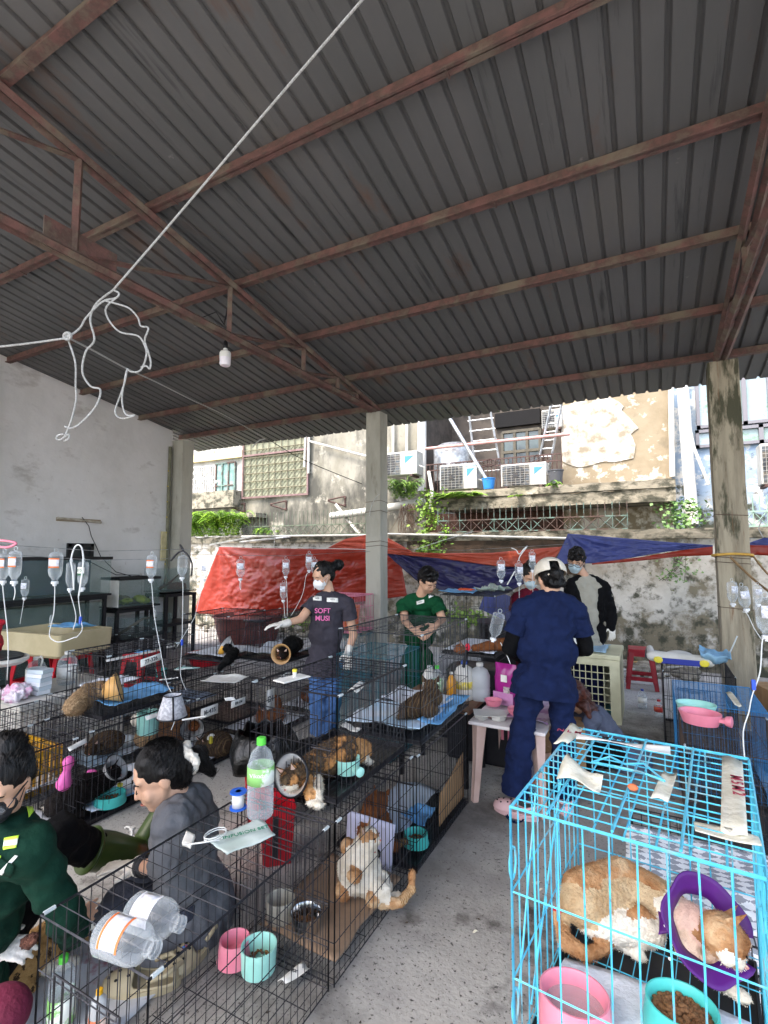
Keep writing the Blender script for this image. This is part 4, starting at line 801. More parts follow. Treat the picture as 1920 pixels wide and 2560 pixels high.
pad('pale blue and white pad under the brown tabby, left half', -1.64, -1.16, 2.60, 3.02, .642, mat('pad_blue_white', 'dfe8f2', 'bcd9ee', 3, .85, bump=.3, bsc=50), 2, .012, .03)
pad('pale blue pad edge lifted at the aisle side of the brown tabby cage', -1.22, -1.10, 2.7, 3.3, .652, m_padb, 3, .02, .02)
pad('white crumpled pad behind the brown tabby', -1.62, -1.2, 3.0, 3.34, .645, m_padw, 4, .02, .03)
pad('blue white pad spread in the ginger cat cage', -1.6, -1.3, 2.62, 3.25, .04, mat('soft_blue_pad', 'c4d4e4', 'b4c8dc', 3, .85, bump=.3), 5, .012, .04)
pad('light blue cloth scrap beside the ginger cat', -1.36, -1.2, 2.78, 2.96, .045, m_padb, 6, .03, .05, 'cloth_scrap', 'cloth')
pad('white and blue pad under the black and white cat', -3.5, -3.06, 1.98, 2.66, .042, mat('pad_mix', 'dfe4ec', '8fc0e8', 3, .85, bump=.3, lo=.5, hi=.55), 7, .012, .02)
pad('bright blue pad bunched beside the fluffy tabby', -3.40, -3.12, 2.12, 2.62, .615, m_padb, 8, .03, .03)
pad('white pad under the black kitten', -4.2, -3.72, 3.66, 4.2, .62, m_padw, 9, .006, .01, rz=.1)
pad('white pad with lifted edges under the tortoiseshell cat', -3.66, -3.14, 3.9, 4.46, .62, m_padw, 10, .012, .05)
pad('white pad under the bandaged tabby', -3.5, -3.07, 2.78, 3.4, .045, m_padw, 11, .006)
pad('white pad under the ginger cat in the D1 cage', -3.5, -3.06, 3.5, 4.12, .045, m_padw, 12, .006)
pad('white pad in the back row cage left of the fluffy tabby stack', -4.1, -3.68, 1.62, 2.2, .05, m_padw, 61, .01, .02)
pad('pale blue pad in the back row cage with the mint bowl', -4.1, -3.68, 2.36, 2.94, .05, mat('pad_blue_white', 'dfe8f2'), 62, .01, .02)
pad('white pad in the cage behind the green uniform person', -3.48, -3.08, 1.14, 1.84, .05, m_padw, 63, .01, .02)
pad('white pad on the floor of the farthest cage of the jeans row', -3.46, -3.06, 4.26, 4.84, .05, m_padw, 64, .01, .02)
pad('white and blue pad in the pale tagged cage', -4.9, -4.5, 3.06, 3.56, .05, mat('pad_mix', 'dfe4ec'), 65, .01, .02)
pad('folded white cloth on top of the back row cage near the mint mask', -4.1, -3.8, 2.5, 2.85, .56, m_padw, 66, .02, .02, 'folded_cloth', 'cloth')
pad('blue tray liner under the caged cat in the back row', -4.1, -3.66, 3.08, 3.56, .3, mat('liner_blue_grey', '6d7d94', '8b98aa', 5, .8), 13, .01)
pad('white paper sheet under the long orange cat', -1.7, -1.24, 4.38, 5.05, .76, m_padw, 14, .006)
pad('light blue sheet lying on top of the tall grey cage', -1.74, -1.42, 4.38, 4.8, 1.268, m_padb, 15, .01, .02)
pad('crumpled clear green packaging on top of the tall grey cage', -1.42, -1.2, 4.4, 4.95, 1.268, mat('green_packaging', 'b4c4bc', 'a2b8ae', 9, .25, alpha=.85), 16, .035, .04, 'plastic_packaging', 'packaging')
pad('orange red cloth folded on top of the tall grey cage', -1.56, -1.44, 4.4, 4.52, 1.285, mat('coral_cloth', 'e8603a', 'd9512e', 9, .7), 17, .015, .02, 'cloth_scrap', 'cloth')
pad('cardboard sheet on the floor under the white and orange cat', -1.56, -1.16, 1.78, 2.36, .04, mat('cardboard', '9a8068', '8c745e', 5, .88, c3='a58b72'), 18, .002, 0, 'cardboard_sheet', 'cardboard')
p = G(560, 1702, .56); pad('white sheet of paper lying on a middle row cage', p.x - .16, p.x + .16, p.y - .11, p.y + .13, .56, m_paper, 19, .008, .02, 'paper_sheet', 'paper', .3)
p = G(468, 1671, .6); pad('mint green face mask lying on a back row cage', -4.0, -3.8, 3.35, 3.46, .54, m_mask, 20, .012, .01, 'face_mask', 'mask', .4)
pad('crumpled white tissue on the near edge of the brown tabby cage row', -1.62, -1.5, 2.52, 2.58, .62, m_paper, 21, .02, .03, 'tissue', 'tissue')
# white board, cardboards
b4 = [PY(870, 2025, 2.43), PY(988, 2062, 2.43), PY(978, 2180, 2.43), PY(864, 2135, 2.43)]; sheet('white_board', 'white board standing upright behind the white and orange cat', 'board', b4, mat('lilac_board', 'd5d4ea', rough=.5), .006, None, None, bend=.001)
m_card = mat('corrugated_cardboard', 'a3805a', '94724e', 6, .85, c3='b08c64', stretch=(1, 6, 1)); sheet('cardboard_wall', 'cardboard panel lining the aisle side of the ginger cat cage', 'cardboard', [(-1.14, 2.85, .06), (-1.14, 3.27, .06), (-1.14, 3.28, .33), (-1.14, 2.86, .24)], m_card, .005, bend=.004)
sheet('white_card', 'small printed white card on the floor of the near black cage', 'card', [(-1.3, 1.60, .046), (-1.26, 1.6, .05), (-1.22, 1.7, .046), (-1.26, 1.71, .046)], m_paper, .001, None, 'RX', .02)
# houndstooth cloth
m_hd = mat('houndstooth_cloth', 'c9ccd0', rough=.85, bump=.2, bsc=40)
n_ = m_hd.node_tree.nodes; l_ = m_hd.node_tree.links; ck = n_.new('ShaderNodeTexChecker'); ck.inputs['Scale'].default_value = 24; ck.inputs['Color1'].default_value = lin('eceef0'); ck.inputs['Color2'].default_value = lin('9a9ea6')
tc_ = n_.new('ShaderNodeTexCoord'); mp_ = n_.new('ShaderNodeMapping'); mp_.inputs['Rotation'].default_value = (0, 0, .78); mp_.inputs['Scale'].default_value = (1, 1.6, 1); nz_ = n_.new('ShaderNodeTexNoise'); nz_.inputs['Scale'].default_value = 60; mx_ = n_.new('ShaderNodeMix'); mx_.data_type = 'VECTOR'; mx_.inputs['Factor'].default_value = .03
l_.new(tc_.outputs['Object'], mp_.inputs[0]); l_.new(mp_.outputs[0], mx_.inputs['A']); l_.new(nz_.outputs['Color'], mx_.inputs['B']); l_.new(mx_.outputs['Result'], ck.inputs['Vector']); l_.new(ck.outputs['Color'], n_['Principled BSDF'].inputs['Base Color'])
t = thing('houndstooth_cloth', 'grey and white houndstooth cloth draped behind the cyan cage', 'cloth', (.15, 2.1, .47))
def f(u, v):
    x = -.13 + .56 * u; s = v * .95
    if s < .5: y = 2.5 - s; z_ = .475
    else: y = 2.0 - .06 * (s - .5); z_ = .475 - (s - .5)
    q = V((x * 5, s * 5, 1)); return V((x, y, z_)) + V((.01, -.03, .02)) * (noise.noise(q) + .6 * abs(noise.noise(q * 2.2)))
MB().grid(f, 30, 40).build('cloth_body', m_hd, t, True, True, .004)
m_hb = mat('black_white_print', '17171c', 'e6e6e8', 26, .8, lo=.5, hi=.52, detail=0)
sheet('print_cloth', 'black and white printed cloth flap beside the houndstooth cloth', 'cloth', [(-.16, 1.93, .2), (-.02, 1.93, .2), (-.02, 1.96, .49), (-.17, 1.96, .49)], m_hb, .005, bend=.01)
# ================================================================ furniture on the ground
m_red = mat('red_stool_plastic', 'c01828', 'b01422', 5, .38, rv=.08); m_red2 = mat('dark_red_stool_plastic', 'a01428', '8f1022', 5, .4)
def stool(label, loc, h=.46, rz=0., m=None, wt=.27, wb=.36):
    m = m or m_red; t = thing('plastic_stool', label, 'stool', loc, rz, 'red plastic stools'); a, c_ = wt / 2, wb / 2
    b = MB(); b.box((0, 0, h - .01), (wt, wt, .02)); b.build('seat', m, t, bev=.008)
    cor = [(-1, -1), (1, -1), (1, 1), (-1, 1)]
    for sx, sy in cor:
        b = MB(); w = .055; T = V((sx * a, sy * a, h - .012)); B = V((sx * c_, sy * c_, 0))
        for dx, dy in ((1, 0), (0, 1)):
            o1 = V((-sx * w * dx, -sy * w * dy, 0)); th = V((-sx * .012 * dy, -sy * .012 * dx, 0))
            vs = [T, T + o1 * 1.2, B + o1 * .85, B]; vs = vs + [p + th for p in vs]; b.add(vs, [(0, 1, 2, 3), (4, 7, 6, 5), (0, 4, 5, 1), (1, 5, 6, 2), (2, 6, 7, 3), (3, 7, 4, 0)])
        b.build('leg', m, t, bev=.004)
    for zf, hh, nm in ((.9, .075, 'apron'), (.27, .045, 'stretcher')):
        b = MB()
        for i in range(4):
            p, q = cor[i], cor[(i + 1) % 4]; k = a + (c_ - a) * (1 - zf) - .007; k1 = V((p[0] * k, p[1] * k, h * zf)); k2 = V((q[0] * k, q[1] * k, h * zf)); d = k2 - k1; b.box((k1 + k2) / 2, (abs(d.x) + .01 if abs(d.x) > .01 else .011, abs(d.y) + .01 if abs(d.y) > .01 else .011, hh))
        b.build(nm, m, t)
    return t
stool('dark red stool standing alone before the mossy wall', (-.15, 7.05, 0), .47, .05, m_red2)
stool('red stool under the cream tub, left one', (-6.55, 3.45, 0), .47, .25); stool('red stool under the cream tub, right one', (-6.15, 3.68, 0), .47, .2); stool('red stool with blue box on its seat behind tag 77-326', (-5.35, 4.0, 0), .47, .15)
b = MB(); b.box((0, 0, .01), (.16, .1, .02)); t = thing('blue_box', 'flat pale blue box on the seat of the second red stool', 'box', (-5.33, 4.0, .472), .2); b.build('box_body', m_padb, t)
t = thing('cream_tub', 'large cream plastic tub resting on two red stools', 'tub', (-6.3, 3.55, .475), .12)
b = MB(); A, B, Hh = .52, .34, .26
def rr(x, y, z, r_=.05): return [(x0 * (x - r_) + r_ * cos(a_), y0 * (y - r_) + r_ * sin(a_), z) for x0, y0, s in ((1, 1, 0), (-1, 1, 1), (-1, -1, 2), (1, -1, 3)) for a_ in [(s + k / 4) * pi / 2 for k in range(5)]]
rings = [rr(A - .03, B - .03, 0), rr(A, B, .03), rr(A + .01, B + .01, Hh), rr(A - .06, B - .06, Hh + .004), rr(A - .09, B - .09, .06), rr(A - .12, B - .12, .05)]
for rg in rings: b.v += [V(p) for p in rg]
for i in range(5):
    for j in range(20): b.f.append((i * 20 + j, i * 20 + (j + 1) % 20, i * 20 + 20 + (j + 1) % 20, i * 20 + 20 + j)); b.m.append(0)
b.f.append(tuple(range(20))[::-1]); b.f.append(tuple(range(100, 120))); b.m += [0, 0]
b.build('tub_shell', mat('cream_tub_plastic', 'cfc09a', 'c2b38c', 3, .5), t, smooth=True, ang=40)
pad('light blue pad draped over the rim of the cream tub', -6.35, -5.85, 3.5, 3.75, .74, m_padb, 31, .03, .05, rz=.12)
t = thing('weighing_tray', 'white oval tray with black top and clutter at the left edge', 'tray', (-4.85, 2.2, .74), .2)
b = MB(); b.lathe([(.0, 0), (.26, 0), (.3, .03), (.3, .05), (.27, .05), (0, .045)], n=28, sx=1.2, sy=.75); b.build('tray_body', m_white, t, smooth=True, ang=40); b = MB(); b.lathe([(.26, .05), (.26, .065), (0, .07)], n=28, sx=1.2, sy=.75); b.build('black_top', m_tray, t)
b = MB(); b.tube([(-.1, -.1, 0), (-.1, -.12, -.3), (-.08, -.12, -.7)], .015, 6); b.tube([(.1, .1, 0), (.1, .12, -.74)], .015, 6); b.build('support_leg', m_tray, t)
t = thing('red_bag', 'crumpled red bag standing on the black topped tray', 'bag', (-4.9, 2.22, .81)); blob('bag_body', [('e', V((-4.9, 2.22, .9)), (.12, .1, .11), None, 0), ('c', V((-4.88, 2.22, .95)), V((-4.83, 2.28, 1.05)), .05, .03, 0)], mat('red_nylon', 'b01a2c', 'c8283a', 7, .6, bump=.4), t, .015, 2, disp=.03, dscale=.06)
# white basket crate with jugs, yellow basket
def basket(label, loc, w, d, h, m, rz=0., name='plastic_basket'):
    t = thing(name, label, 'basket', loc, rz); b = MB()
    for s in (-1, 1):
        n = int(w / .035)
        for i in range(n + 1): x = -w / 2 + w * i / n; b.box((x, s * d / 2, h / 2), (.018, .006, h))
        n = int(d / .035)
        for i in range(n + 1): y = -d / 2 + d * i / n; b.box((s * w / 2, y, h / 2), (.006, .018, h))
    for z_ in (.02, h * .5, h - .02):
        for s in (-1, 1): b.box((0, s * d / 2, z_), (w + .014, .011, .035)); b.box((s * w / 2, 0, z_), (.011, d + .014, .033))
    b.build('slatted_sides', m, t); b = MB(); b.box((0, 0, .008), (w, d, .01)); b.build('base', m, t); return t
wb_ = basket('white slatted basket with lid behind the caged fluffy tabby', (-4.62, 2.62, 0), .62, .85, .46, mat('white_basket', 'dcd8d0', 'cfcac0', 5, .5), 0); b = MB(); b.box((0, 0, .468), (.65, .88, .025)); b.build('lid', m_white, wb_, bev=.008)
basket('mustard yellow slatted basket among the left cages', (-4.0, 1.95, .0), .5, .5, .28, mat('mustard_plastic', 'c8961c', 'b88614', 5, .45))
m_clear = clearmat('clear_plastic', 'dfe8ea', .08, .6); m_clear2 = clearmat('clear_bottle_plastic', 'dde6ec', .05, .62); m_liq = clearmat('clear_liquid', 'c2ced0', .08, .4, .03)
def jug(label, loc, r, h, m=None, capm=None, lab=None, sq=1., name='water_jug', cat='jug', labm=None, liquid=0., group=None, R=None, txt=None, handle=False):
    t = thing(name, label, cat, loc, 0, group)
    if R: t.rotation_euler = R
    b = MB(); b.lathe([(0, .0), (r * .85, 0), (r, r * .2), (r, h * .3), (r * .96, h * .33), (r, h * .36), (r, h * .66), (r * .75, h * .82), (r * .3, h * .9), (r * .3, h * .94)], n=24, sx=sq); b.build('bottle_shell', m or m_clear2, t, smooth=True, ang=50)
    b = MB(); b.lathe([(r * .36, h * .92), (r * .36, h), (r * .3, h * 1.01), (0, h * 1.01)], n=16); b.build('cap', capm or m_white, t, smooth=True, ang=40)
    if liquid: b = MB(); b.lathe([(0, .006), (r * .9, .006), (r * .96, h * .05), (r * .96, h * liquid), (0, h * liquid)], n=20, sx=sq); b.build('liquid', m_liq, t, smooth=True, ang=50)
    if lab: b = MB(); b.lathe([(r * 1.015, h * lab[0]), (r * 1.015, h * lab[1])], n=24, sx=sq); b.f = b.f[:24]; b.m = b.m[:24]; b.build('label', labm or m_paper, t, smooth=True, solid=.0006)
    if handle: b = MB(); b.tube([(r * .3, 0, h * .93), (r * .9, 0, h * 1.05), (r * 1.2, 0, h * .95), (r * .9, 0, h * .75)], .008, 6); b.build('handle', m_white, t, smooth=True)
    return t
jug('big clear jug on the white basket, left and nearest', (-4.66, 2.48, .485), .075, .27, lab=(.3, .66), liquid=.3, handle=True); jug('big clear jug with grey tinted shoulders on the white basket, right', (-4.62, 2.72, .485), .08, .28, lab=(.2, .55), liquid=.5)
t = thing('pill_boxes', 'stack of white medicine boxes with coloured edges beside the jugs', 'boxes', (-4.5, 2.42, .485))
for i in range(6): b = MB(); b.box((.004 * (i % 2), .003 * (i % 3), .02 + .033 * i), (.16, .1, .03), .05 * i); b.build('box', mat('pillbox%d' % (i % 2), ('e4e8ec', 'c7d3da')[i % 2], rough=.5), t)
t = thing('pink_plastic_bag', 'crumpled pink and white plastic bag on the white basket', 'bag', (-4.5, 2.28, .485)); blob('bag_body', [('e', V((-4.5, 2.28, .54)), (.09, .07, .055), None, 0), ('e', V((-4.44, 2.22, .52)), (.06, .05, .04), None, 0), ('e', V((-4.56, 2.22, .53)), (.05, .05, .04), None, 0)], mat('pink_film', 'e8b4d0', 'f2e6ee', 9, .3, bump=.5, lo=.45, hi=.52), t, .01, 1, disp=.04, dscale=.035)
# aquariums on stands against the left wall
m_gl = mat('tank_glass', '7f9690', rough=.04, alpha=.14, spec=1.); m_mbl = mat('black_metal_stand', '121214', '1c1c1f', 7, .45); m_navy = mat('navy_backing', '1c2748', '2b3a60', 3, .6)
def tank(label, x0, x1, y0, y1, z0, z1, back=None, rim=True, side=None):
    t = thing('aquarium', label, 'aquarium', ((x0 + x1) / 2, (y0 + y1) / 2, z0)); b = MB(); g_ = .008
    b.bb((x0, y0, z0), (x0 + g_, y1, z1)); b.bb((x1 - g_, y0, z0), (x1, y1, z1)); b.bb((x0 + g_, y0, z0), (x1 - g_, y0 + g_, z1)); b.bb((x0 + g_, y1 - g_, z0), (x1 - g_, y1, z1)); b.build('glass', m_gl, t, world=True)
    b = MB(); b.bb((x0, y0, z0 - .012), (x1, y1, z0 - .001)); b.build('bottom', m_mbl, t, world=True)
    if back: b = MB(); b.bb((x0 - .012, y0, z0), (x0 - .002, y1, z1 - .02)); b.build('backing', back, t, world=True)
    if side: b = MB(); b.bb((x0 + .01, y0 - .012, z0), (x1, y0 - .003, z1)); b.build('end_panel', side, t, world=True)
    if rim:
        for nm, zz, hh in (('top_rim', z1, .05), ('bottom_rim', z0, .04)):
            b = MB()
            for q in ((x0 - .012, x0 + .012, y0, y1), (x1 - .012, x1 + .012, y0 - .012, y1 + .012), (x0, x1, y0 - .012, y0 + .012), (x0, x1, y1 - .012, y1 + .012)): b.bb((q[0], q[2], zz - hh / 2 - .001 * q[0]), (q[1], q[3], zz + hh / 2 - .001 * q[2]))
            b.build(nm, m_mbl, t, world=True)
    return t
def stand(label, x0, x1, y0, y1, h, shelf=None, w=.045):
    t = thing('metal_stand', label, 'stand', ((x0 + x1) / 2, (y0 + y1) / 2, 0))
    for x in (x0, x1):
        for y in (y0, y1): b = MB(); b.box((x, y, h / 2), (w, w, h)); b.build('leg', m_mbl, t, world=True)
    for z_ in [h - .02] + ([shelf] if shelf else []): b = MB(); b.box(((x0 + x1) / 2, (y0 + y1) / 2, z_), (x1 - x0 + w + .004, y1 - y0 + w + .004, .045)); b.build('shelf', m_mbl, t, world=True)
    return t
stand('black two tier stand under the large blue backed aquarium', -7.25, -6.85, 3.0, 4.5, 1.03, .52); tank('large aquarium with navy blue backing on the left wall', -7.28, -6.8, 3.0, 4.55, 1.05, 1.56, m_navy)
tank('long empty aquarium on the lower shelf below the navy backed one', -7.25, -6.85, 3.05, 4.47, .56, .95, mat('grey_backing', '8a8f8a', '6f746f', 3, .6), False); tank('dark aquarium on the floor under the stand', -7.2, -6.9, 3.1, 4.5, .06, .48, m_mbl, False)
stand('black stand holding the aquarium with the white end panel', -7.22, -6.88, 4.72, 5.3, .80, .35); tank('small aquarium with a white end panel holding green weed', -7.25, -6.82, 4.7, 5.38, .83, 1.25, None, True, m_white)
stand('tall narrow black stand beside the wall pillar', -7.2, -6.75, 5.45, 6.0, .98, .5); tank('open glass tank with branches on the tall narrow stand', -7.25, -6.72, 5.42, 6.02, 1.02, 1.38, None, False)
tank('glass tank on the floor holding a branch, below the middle stand', -7.2, -6.78, 4.78, 5.6, .38, .68, None, False)
blob_t = thing('aquarium_weed', 'yellow green plastic weed inside the small aquarium', 'weed', (-7.05, 5.05, .85)); random.seed(5)
blob('weed_body', [('e', V((-7.05 + random.uniform(-.12, .12), 5.08 + random.uniform(-.2, .2), .88 + random.uniform(0, .08))), (.07, .09, .04), None, random.choice((0, 1))) for _ in range(10)], [mat('weed_green', '8c9a2e', '6d7f24', 12, .6), mat('weed_stone', '5a544a', '7a7264', 9, .8)], blob_t, .014, 2, disp=.02, dscale=.05)
t = thing('driftwood', 'pale curved driftwood branch inside the tank below the middle stand', 'branch', (-7.0, 5.1, .4)); b = MB(); b.tube([(-7.0, 4.82, .42), (-7.0, 5.0, .5), (-7.0, 5.25, .62), (-7.02, 5.5, .6)], [.02, .024, .018, .01], 8); b.build('branch', mat('driftwood', '8b7a68', '75654f', 9, .8), t, True, True)
t = thing('driftwood', 'forked brown driftwood in the open tank by the pillar', 'branch', (-7, 5.7, 1.05)); b = MB(); b.tube([(-7.0, 5.5, 1.05), (-7.0, 5.7, 1.14), (-7, 5.9, 1.28)], [.03, .02, .008], 8); b.tube([(-7.0, 5.6, 1.1), (-7.02, 5.65, 1.28)], [.018, .006], 7); b.lathe([(0, 0), (.16, 0), (.14, .1), (0, .12)], (-7, 5.85, 1.03), n=12); b.build('branch', mat('driftwood2', '5a4038', '4a332c', 9, .8), t, True, True)
pipe('cable_run', [V((-7.3, 4.55, 1.5)), V((-7.2, 4.9, 1.3)), V((-7.2, 5.3, 1.28))], .006, m_black, 'black cable sagging from the large aquarium to the next tank', None, 5)['category'] = 'cable'
# basin, clay pot, red bin and black liner
b = MB(); c_ = V((-5.85, 5.45, 0)); b.lathe([(0, 0), (.2, 0), (.26, .14), (.285, .15), (.285, .165), (.25, .165), (.19, .02), (0, .02)], c_, n=28); tag(b.build('red_basin', m_red, smooth=True, ang=40), 'round red plastic basin on the floor near the aquariums', 'basin')
b = MB(); c_ = V((-6.75, 7.3, 0)); b.lathe([(0, .0), (.52, .0), (.6, .3), (.62, .42), (.66, .46), (.62, .47), (.55, .4), (0, .38)], c_, n=32); tag(b.build('clay_basin', mat('dark_clay', '6b3a34', '5a302b', 6, .7, bump=.2), smooth=True, ang=40), 'large brown clay basin with pink rim under the red tarpaulin', 'basin')
t = thing('pedestal_stool', 'dark tubular stool standing behind the black kitten cage', 'stool', (-5.9, 6.6, 0)); b = MB(); b.box((-5.9, 6.6, .5), (.36, .3, .03)); b.build('seat', m_tray, t, True, True)
for sx in (-1, 1):
    for sy in (-1, 1): b = MB(); b.tube([(-5.9 + sx * .13, 6.6 + sy * .1, .49), (-5.9 + sx * .2, 6.6 + sy * .15, 0)], .014, 6); b.build('leg', mat('maroon_tube', '54202a', rough=.5), t, world=True)
t = thing('waste_bin', 'red waste bin lined with a black bag beside the green capped bottle', 'bin', (-2.13, 2.46, 0))
b = MB(); b.lathe([(0, 0), (.12, 0), (.165, .42), (.17, .43), (.16, .43), (.115, .02), (0, .02)], (-2.13, 2.46, 0), n=4, ax=(0, 0, 1)); b.build('bin_body', m_red, t, True, True, ang=30, bev=.01)
def linf(u, v):
    a_ = 2 * pi * u; r_ = .17 + .05 * v + .03 * sin(a_ * 5 + 2) * v + .03 * noise.noise(V((cos(a_) * 3, sin(a_) * 3, v * 2))); z_ = .30 + .2 * sin(v * pi * .75) + .05 * noise.noise(V((cos(a_) * 2, sin(a_) * 2, 4))) * v
    return V((-2.13 + r_ * cos(a_), 2.46 + r_ * sin(a_), z_))
m_bag = mat('black_bin_liner', '030303', '060607', 9, .3, bump=.6, bsc=30, coat=.1, spec=.4)
def linf2(u, v):
    a_ = 2 * pi * u; w = .25 * abs(sin(a_ * 4.5)) + 1.2 * noise.noise(V((cos(a_) * 2.5, sin(a_) * 2.5, v))); r_ = .185 + .03 * w + .02 * sin(v * 3); z_ = .36 + v * (.2 + .03 * w)
    return V((-2.13 + r_ * cos(a_) * (1 - .25 * v * v), 2.46 + r_ * sin(a_) * (1 - .25 * v * v), z_))
b = MB(); b.grid(linf2, 56, 10); b.build('liner', m_bag, t, True, True, .002)
t = thing('bin_bag', 'black bin bag slumped behind the liner of the red bin', 'bag', (-2.0, 2.8, 0)); blob('bag_body', [('e', V((-2.0, 2.8, .2)), (.17, .17, .2), None, 0), ('e', V((-1.95, 2.95, .3)), (.14, .12, .12), None, 0)], m_bag, t, .015, 1, disp=.05, dscale=.07)
t = thing('red_basket', 'bright red slatted basket on the floor seen through the near cages', 'basket', (-1.85, 2.25, 0)); b = MB(); b.lathe([(0, 0), (.1, 0), (.13, .3), (.12, .3), (.09, .02), (0, .02)], (-1.85, 2.25, 0), n=4); b.build('basket_body', m_red, t, world=True); b = MB(); b.box((-1.79, 2.17, .16), (.03, .03, .2), .78); b.build('handle_slot', m_tray, t, world=True)
for i_, (px_, py_, s_, l_) in enumerate(((1331, 2208, .03, 'pale torn paper scrap on the aisle floor near the cyan cage'), (1345, 2225, .018, 'small pale scrap just below the torn paper scrap on the aisle floor'), (1180, 2330, .02, 'yellowish leaf scrap on the aisle floor below the orange cat tail'))):
    p_ = G(px_, py_, .006); sheet('floor_scrap', l_, 'scrap', [p_, p_ + V((s_, .01, 0)), p_ + V((s_ * 1.2, s_ * .8, .004)), p_ + V((.1 * s_, s_ * .6, 0))], m_tape, .001, bend=.004)
b = MB(); random.seed(77)
for i_ in range(420):
    p_ = V((random.uniform(-2.9, 1.2), random.uniform(.8, 6.5), .004)); a_ = random.random() * 6.28; L_ = random.uniform(.004, .016); d_ = V((cos(a_), sin(a_), 0)); n_ = V((-d_.y, d_.x, 0)) * L_ * random.uniform(.15, .5)
    b.add([p_, p_ + d_ * L_ + n_, p_ + d_ * L_ * 1.4, p_ + d_ * L_ - n_], [(0, 3, 2, 1)])
tag(b.build('floor_litter', mat('dark_litter', '3c342c', '6a5a48', 60, .9)), 'tiny crumbs, hair tufts and leaf bits scattered on the concrete', 'litter', None, 'stuff')
# ---------------------------------------------------------------- plastic table and what stands on it
m_tab = mat('pinkish_table_plastic', 'cdb0a4', 'c2a497', 4, .55); t = thing('plastic_table', 'low worn pinkish plastic table beside the woman in navy scrubs', 'table', (-.87, 3.65, 0))
b = MB(); b.bb((-1.12, 3.32, .50), (-.62, 4.0, .522)); b.build('table_top', mat('white_table_top', 'd9d2cf', 'ccc3c2', 5, .5), t, world=True, bev=.006)
for x, y in ((-1.06, 3.38), (-.68, 3.38), (-.68, 3.94), (-1.06, 3.94)):
    b = MB(); sx = -1 if x < -.87 else 1; sy = -1 if y < 3.6 else 1; b.tube([(x, y, .5), (x + sx * .01, y + sy * .01, .3), (x + sx * .03, y + sy * .03, 0)], [.05, .036, .026], 4); b.build('leg', m_tab, t, world=True)
t = thing('kibble_bag', 'magenta bag of pet food standing on the plastic table', 'bag', (-.98, 3.78, .525), -.25)
def bagf(s):
    def f(u, v):
        e = (1 - (2 * u - 1) ** 4) * (1 - abs(2 * v - 1) ** 3); return V((-.085 + .17 * u + .006 * sin(v * 9), s * (.004 + .038 * e) + .004 * noise.noise(V((u * 6, v * 7, s))), .30 * v))
    return f
m_mag = mat('magenta_foil', '9c1c7c', 'a8288a', 3, .3, coat=.3, bump=.15); m_lil = mat('lilac_print', 'c884b8', 'd49cc6', 5, .4)
b = MB(); b.grid(bagf(-1), 12, 14); b.grid(bagf(1), 12, 14); b.build('bag_body', m_mag, t, smooth=True)
for (x, z_, w, h, m_) in ((.0, .055, .16, .09, m_lil), (.01, .2, .05, .05, m_paper), (.03, .12, .05, .045, mat('grey_kitten_print', '8d8480', 'c9c2c0', 30, .6)), (.015, .035, .07, .03, m_lil)):
    b = MB(); b.box((x, -.045, z_), (w, .003, h)); b.build('print_panel', m_, t, bev=.001)
t2 = thing('foam_tray', 'white foam tray with compartments on the plastic table corner', 'tray', (-1.0, 3.42, .524), .4); b = MB()
for x0, x1, y0, y1 in ((-.1, -.01, -.07, .07), (.01, .1, -.07, -.005), (.01, .1, .005, .07)): b.lathe([(0, .004), (.042, .004), (.052, .04), (.047, .04), (.038, .01), (0, .01)], ((x0 + x1) / 2, (y0 + y1) / 2, 0), n=4, sx=1.0, sy=abs(y1 - y0) / .09)
b.build('tray_cells', m_white, t2); b = MB(); b.box((0, 0, .041), (.21, .15, .003)); b.build('tray_rim', m_white, t2)
pad('purple printed plastic sheet spread on the plastic table', -.9, -.62, 3.45, 3.95, .526, mat('violet_film', '8b6a94', 'b4a4b8', 6, .2, lo=.45, hi=.55), 33, .006, .02, 'plastic_sheet', 'plastic sheet')
t = thing('food_sack', 'blue grey pet food sack with an orange band under the plastic table', 'sack', (-.82, 3.6, 0), .3); b = MB(); b.box((0, 0, .17), (.2, .09, .34)); b.build('sack_body', mat('sack_print', '6a6a7c', '9a94a4', 12, .5), t, bev=.02); b = MB(); b.box((0, -.047, .12), (.19, .004, .045)); b.build('orange_band', mat('orange_print', 'd0703c', rough=.5), t); b = MB(); b.box((0, -.047, .055), (.19, .004, .08)); b.build('blue_band', mat('lightblue_print', '7cc0d4', rough=.5), t); text_mesh('SUPER', .032, m_paper, 'lettering', t, parent_matrix(t) @ V((0, -.051, .12)), (cos(.3), sin(.3), 0), (0, 0, 1)); text_mesh('pet 000', .035, m_ink, 'lettering', t, parent_matrix(t) @ V((.01, -.051, .05)), (cos(.3), sin(.3), 0), (0, 0, 1))
def carton(label, loc, s, rz=0., m=None, tape=True, name='cardboard_box'):
    t = thing(name, label, 'box', loc, rz); b = MB(); b.box((0, 0, s[2] / 2), s); b.build('carton_body', m or m_card, t, bev=.004)
    if tape: b = MB(); b.box((0, -s[1] / 2 - .002, s[2] * .5), (s[0] * .5, .002, s[2] * .96)); b.box((0, 0, s[2] + .002), (s[0] * .12, s[1], .002)); b.build('tape', mat('amber_tape', 'b98a2c', 'c89a3a', 6, .3), t)
    return t
carton('tall cardboard carton with amber tape behind the left navy trouser leg', (-.62, 3.95, 0), (.3, .25, .42), .2); carton('cardboard box at the right edge beyond the blue cage', (.98, 4.95, .2), (.5, .45, .4), .25, None, False)
cs = carton('dark low box carrying the cardboard box at the right edge', (.95, 4.95, 0), (.55, .5, .19), .25, m_tray, False)
